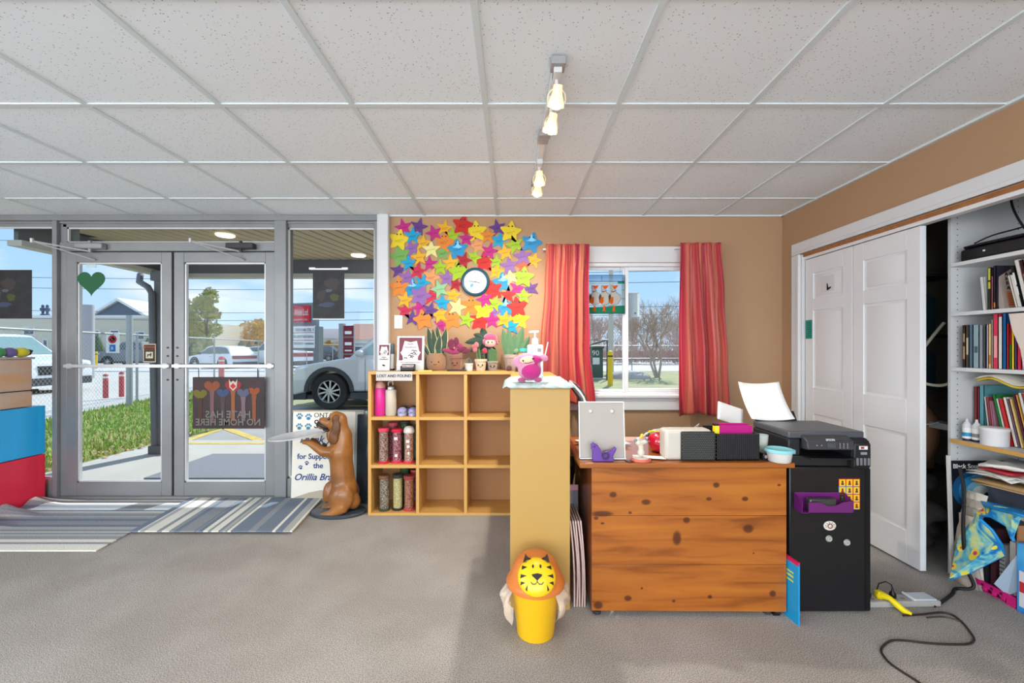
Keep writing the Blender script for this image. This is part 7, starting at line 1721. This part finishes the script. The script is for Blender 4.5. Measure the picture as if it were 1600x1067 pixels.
# pink crate with books and folders
cr = thing('plastic_crate', 'magenta plastic crate with slotted rim on the floor below the bookcase', 'crate', (SX - .0, 2.33, 0), rz=0)
PK = M((206, 30, 120), .4); b = MB()
b.box(-.01, .32, -.27, -.25, 0, .055).box(-.01, .32, -.01, .01, 0, .055).box(-.012, .003, -.27, .01, .028, .055).box(-.012, .003, -.27, -.23, 0, .03).box(-.012, .003, -.03, .01, 0, .03).box(.31, .32, -.27, .0, 0, .055).box(-.0, .31, -.26, .0, .0, .006)
for k in range(5): b.box(-.0125, .0, -.225 + k * .042, -.208 + k * .042, .012, .03)
b.build('crate_wall', PK, cr, bevel=.002)
for k in range(5): MB().box(-.0135, -.0125, -.215 + k * .042, -.203 + k * .042, .034, .046).build('slot_hole', M((90, 10, 50), .6), cr, bevel=.002)
CG = 'files standing in the magenta crate'
for k, (y, c, h, lb) in enumerate(((-.07, (92, 160, 50), .16, 'green file'), (-.11, (36, 34, 40), .3, 'black ring folder'), (-.15, (70, 36, 44), .33, 'dark maroon folder'), (-.19, (150, 150, 154), .27, 'grey wire bound notebook'), (-.235, (190, 184, 176), .3, 'pale card file'))):
    o = thing('file_folder', lb + ' standing in the magenta crate', 'folder', (SX + .015, 2.33 + y, .008), group=CG); MB().box(0, .24, -.012, .012, 0, h).build('cover', M(c, .5), o)
    if k == 3:
        for q in range(12): MB().tube([(-.004, -.012, .03 + q * .02), (-.008, 0, .032 + q * .02), (-.004, .012, .03 + q * .02)], .0018, 5).build('wire_ring', BLACK, o)
# floral lunch bag folded over the pile
def floral():
    m = bpy.data.materials.new('floral_cloth'); m.use_nodes = True; t = m.node_tree; b_ = t.nodes['Principled BSDF']; b_.inputs['Roughness'].default_value = .55
    co = t.nodes.new('ShaderNodeTexCoord'); n = t.nodes.new('ShaderNodeTexNoise'); n.inputs['Scale'].default_value = 9; n.inputs['Detail'].default_value = 3; n.inputs['Distortion'].default_value = 2.2; t.links.new(co.outputs['Object'], n.inputs[0])
    r = t.nodes.new('ShaderNodeValToRGB'); e = r.color_ramp.elements; e[0].position = .35; e[0].color = lin((20, 120, 190)); e[1].position = .62; e[1].color = lin((206, 216, 150)); q = e.new(.48); q.color = lin((104, 190, 206)); q = e.new(.55); q.color = lin((150, 206, 196)); t.links.new(n.outputs[0], r.inputs[0])
    v = t.nodes.new('ShaderNodeTexVoronoi'); v.inputs['Scale'].default_value = 14; t.links.new(co.outputs['Object'], v.inputs['Vector'])
    def ring(lo, rgb, prev):
        l = t.nodes.new('ShaderNodeMath'); l.operation = 'LESS_THAN'; l.inputs[1].default_value = lo; t.links.new(v.outputs['Distance'], l.inputs[0]); mx_ = t.nodes.new('ShaderNodeMixRGB'); mx_.inputs[2].default_value = lin(rgb); t.links.new(l.outputs[0], mx_.inputs[0]); t.links.new(prev, mx_.inputs[1]); return mx_.outputs[0]
    c_ = ring(.34, (240, 220, 70), r.outputs[0]); c_ = ring(.2, (222, 50, 110), c_); t.links.new(c_, b_.inputs['Base Color']); return m
o = thing('lunch_bag', 'floral blue neoprene bag with blue trim spilling off the pile', 'bag', (0, 0, 0))
def Q(px, py, d): return W(px, py, d)
A_ = [Q(1527, 786, 2.30), Q(1500, 845, 2.3), Q(1485, 905, 2.24), Q(1515, 893, 2.2), Q(1568, 866, 2.12), Q(1564, 850, 2.1), Q(1550, 828, 2.12), Q(1533, 812, 2.16), Q(1532, 805, 2.2), Q(1548, 806, 2.15), Q(1575, 822, 2.08), Q(1584, 845, 2.05), Q(1588, 812, 2.03), Q(1602, 806, 2.0), Q(1602, 798, 2.0), Q(1560, 790, 2.1)]
ctr = sum(A_[:8], Vector()) / 8
b = MB(); Fr = A_; n = len(Fr)
# front sheet made of strips, with thickness; a cut-out handle at the upper side
b.v = [p.copy() for p in Fr]; b.f = [(0, 1, 7, 8), (1, 6, 7), (1, 2, 5, 6), (2, 3, 4, 5), (0, 8, 9, 15), (9, 10, 13, 14), (9, 14, 15), (10, 11, 12, 13)]; b.m = [0] * len(b.f)
q = b.build('bag_sheet', floral(), o, smooth=False); so = q.modifiers.new('t', 'SOLIDIFY'); so.thickness = .012; sb = q.modifiers.new('s', 'BEVEL'); sb.width = .003
TB = M((16, 136, 206), .45)
MB().tube([A_[i] + Vector((-.004, -.004, 0)) for i in (0, 1, 2, 3, 4, 5, 6, 7, 8, 9, 10, 11)], .0075, 8).build('trim_piping', TB, o)
b = MB(); rows = []
for j in range(6):
    t_ = j / 5; rows.append([Q(1530 + 62 * u_ + 6 * t_, 779 + 10 * t_ + 16 * u_, 2.26 - .24 * u_ - .1 * t_) for u_ in (0, .33, .66, 1.1)])
b.rings(rows, closed=False, cap=False); q = b.build('blue_flap', TB, o, smooth=80); q.modifiers.new('t', 'SOLIDIFY').thickness = .01
MB().ell(Q(1511, 857, 2.27), (.018, .012, .022)).build('silver_tag', M((190, 186, 180), .3, .5), o)
# papers and card stack on the very top
for k, (px, py, d, w_, dp_, h_, c, lb, rz) in enumerate(((1572, 772, 2.12, .2, .26, .022, (190, 160, 120), 'stack of brown card and booklets under the white papers', 12), (1565, 757, 2.16, .24, .22, .014, (226, 224, 218), 'loose white papers lying on the card stack', -8), (1578, 746, 2.14, .24, .22, .016, (236, 234, 230), 'crumpled white sheet on top of the closet pile', 20), (1560, 738, 2.2, .2, .14, .008, (190, 44, 56), 'red and white leaflet lying beneath the top sheet', 5))):
    p = W(px, py, d); rnd = random.Random(k); o = thing(['booklet_stack', 'loose_papers', 'crumpled_sheet', 'leaflet'][k], lb, 'papers', (p.x + .08, p.y, .56 + (.0, .045, .092, .072)[k]), rz); b = MB()
    nl = (6, 4, 1, 1)[k]
    for q_ in range(nl):
        ox, oy, a_ = rnd.uniform(-.015, .015), rnd.uniform(-.015, .015), rnd.uniform(-8, 8); hh = h_ / nl if nl > 1 else h_
        b2 = MB().at((ox, oy, hh * q_ * 1.1), (0, 0, a_)); rows = [[(-w_/2 + w_ * u_ / 5, -dp_/2 + dp_ * v_ / 4, (.012 * math.sin(u_ * 2 + v_) if k in (1, 2) else 0)) for u_ in range(6)] for v_ in range(5)]
        b2.rings(rows, closed=False, cap=False); s2 = b2.build('sheet', M(tuple(max(0, v - 12 * (q_ % 3)) for v in c), .6), o, smooth=60); s2.modifiers.new('t', 'SOLIDIFY').thickness = hh * .8
tag(MB().box(0, .27, -.3, .0, 0, .13).build('document_box', M((70, 74, 90), .6), bevel=.004, loc=(SX + .11, 2.29, .419)), 'dark document box under the loose papers in the bookcase', 'box')
tag(MB().box(0, .36, -.4, .0, 0, .1).build('magazine_stack', M((180, 172, 160), .7, var=((1, 1, 90), .3)), loc=(SX + .06, 2.34, .6 - .17 + .001)), 'stack of magazines inside the bookcase above the floor pile', 'magazines') if False else None
# blue binder and clear pocket at the near end
o = thing('ring_binder', 'bright blue binder standing at the near end of the crate', 'binder', (2.43, 2.05, 0)); MB().box(0, .26, -.05, .0, 0, .33).build('cover', M((20, 116, 206), .35, var=(5, .25, (80, 170, 226))), o, bevel=.003)
MB().box(-.002, 0, -.04, -.012, .03, .2).build('spine_label', M((222, 222, 226), .5), o); MB().box(-.003, -.002, -.038, -.014, .1, .15).build('red_mark', M((200, 50, 60), .5), o)
o = thing('clear_pocket', 'translucent plastic pocket leaning against the blue binder', 'plastic pocket', (0, 0, 0)); b = MB(); b.v = [W(1589, 866, 2.06), W(1589, 925, 2.06), W(1574, 930, 2.1), W(1553, 912, 2.14)]; b.f = [(0, 1, 2, 3)]; b.m = [0]
q = b.build('pocket_sheet', M((186, 206, 226), .2, alpha=.7), o, smooth=False); q.modifiers.new('t', 'SOLIDIFY').thickness = .006
o = thing('brown_envelope', 'brown envelope standing behind the blue binder', 'envelope', (2.49, 2.068, .0), rot=(0, 0, 0)); MB().box(-.03, .2, 0, .006, 0, .40).build('envelope_sheet', M((186, 130, 90), .7), o)
# power strip, plugs and cords
o = thing('power_strip', 'grey power strip lying on the carpet beside the fridge', 'power strip', (1.735, 2.10, 0), rz=1.5)
MB().box(0, .36, -.035, .035, 0, .03).build('strip_body', M((164, 162, 158), .45), o, bevel=.008, seg=3); MB().at((.0, 0, 0)).box(.22, .34, -.033, .033, .03, .038).build('switch_block', M((196, 202, 212), .4), o, bevel=.004)
MB().box(.225, .232, -.034, .034, .034, .041).build('white_edge', WHITE, o)
b = MB()
for k in range(5): b.box(.03 + k * .038, .034 + k * .038, -.012, .0, .03, .0308).box(.042 + k * .038, .046 + k * .038, -.012, .0, .03, .0308)
b.build('sockets', M((50, 50, 52), .5), o)
for k, (x, lb) in enumerate(((1.762, 'black plug nearest the fridge in the power strip'), (1.885, 'black plug beside the switch block of the power strip'))):
    o = thing('power_plug', lb, 'plug', (x, 2.108, .03)); MB().lathe([(.012, 0), (.015, .008), (.013, .022), (.006, .032), (.004, .045)], n=12).build('plug_body', BLACK, o)
    pts = [(0, 0, .04), (-.008, .0, .08), (-.03, .02, .12), (-.045, .05, .12)] if k == 0 else [(0, 0, .04), (-.006, 0, .062), (-.03, .005, .075), (-.06, .01, .062), (-.068, .012, .03)]
    MB().tube(pts, .0028, 6).build('lead', CB, o)
o = thing('yellow_plug', 'bright yellow wrapped plug hanging off the power strip', 'plug', (1.83, 2.06, .03))
MB().tube([(-.018, .045, .012), (-.008, .03, .02), (.0, .0, .022), (.012, -.02, .006), (.03, -.04, -.012), (.052, -.055, -.018)], [.02, .018, .012, .015, .014, .007], 10).build('yellow_wrap', M((232, 208, 10), .45), o); MB().box(-.032, -.004, .03, .055, .0, .036).build('plug_head', M((226, 200, 10), .45), o, bevel=.004)
def fl(px, py): p = FL(px, py, .004); return (p.x, p.y, .005)
cable([fl(*p) for p in ((1411, 962), (1440, 960), (1470, 957), (1488, 961), (1503, 972), (1516, 988), (1522, 999), (1514, 1006), (1490, 1007), (1450, 1005), (1415, 1001), (1394, 1001), (1381, 1009), (1377, 1018), (1388, 1034), (1407, 1048), (1438, 1068), (1480, 1100))], .0045, 'long brown black extension lead curving over the carpet', M((50, 38, 34), .5))
cable([fl(*p) for p in ((1448, 965), (1475, 964), (1500, 970))], .003, 'short thin lead stub beside the long cord', M((60, 52, 48), .5)) 
cable([(2.42, 2.30, .62), (2.40, 2.26, .5), (2.385, 2.25, .3), (2.39, 2.24, .12), (2.385, 2.2, .03)] + [fl(*p) for p in ((1494, 920), (1488, 928), (1478, 936), (1466, 944), (1458, 947))], .008, 'thick black cord dropping from the bookcase to the power strip')
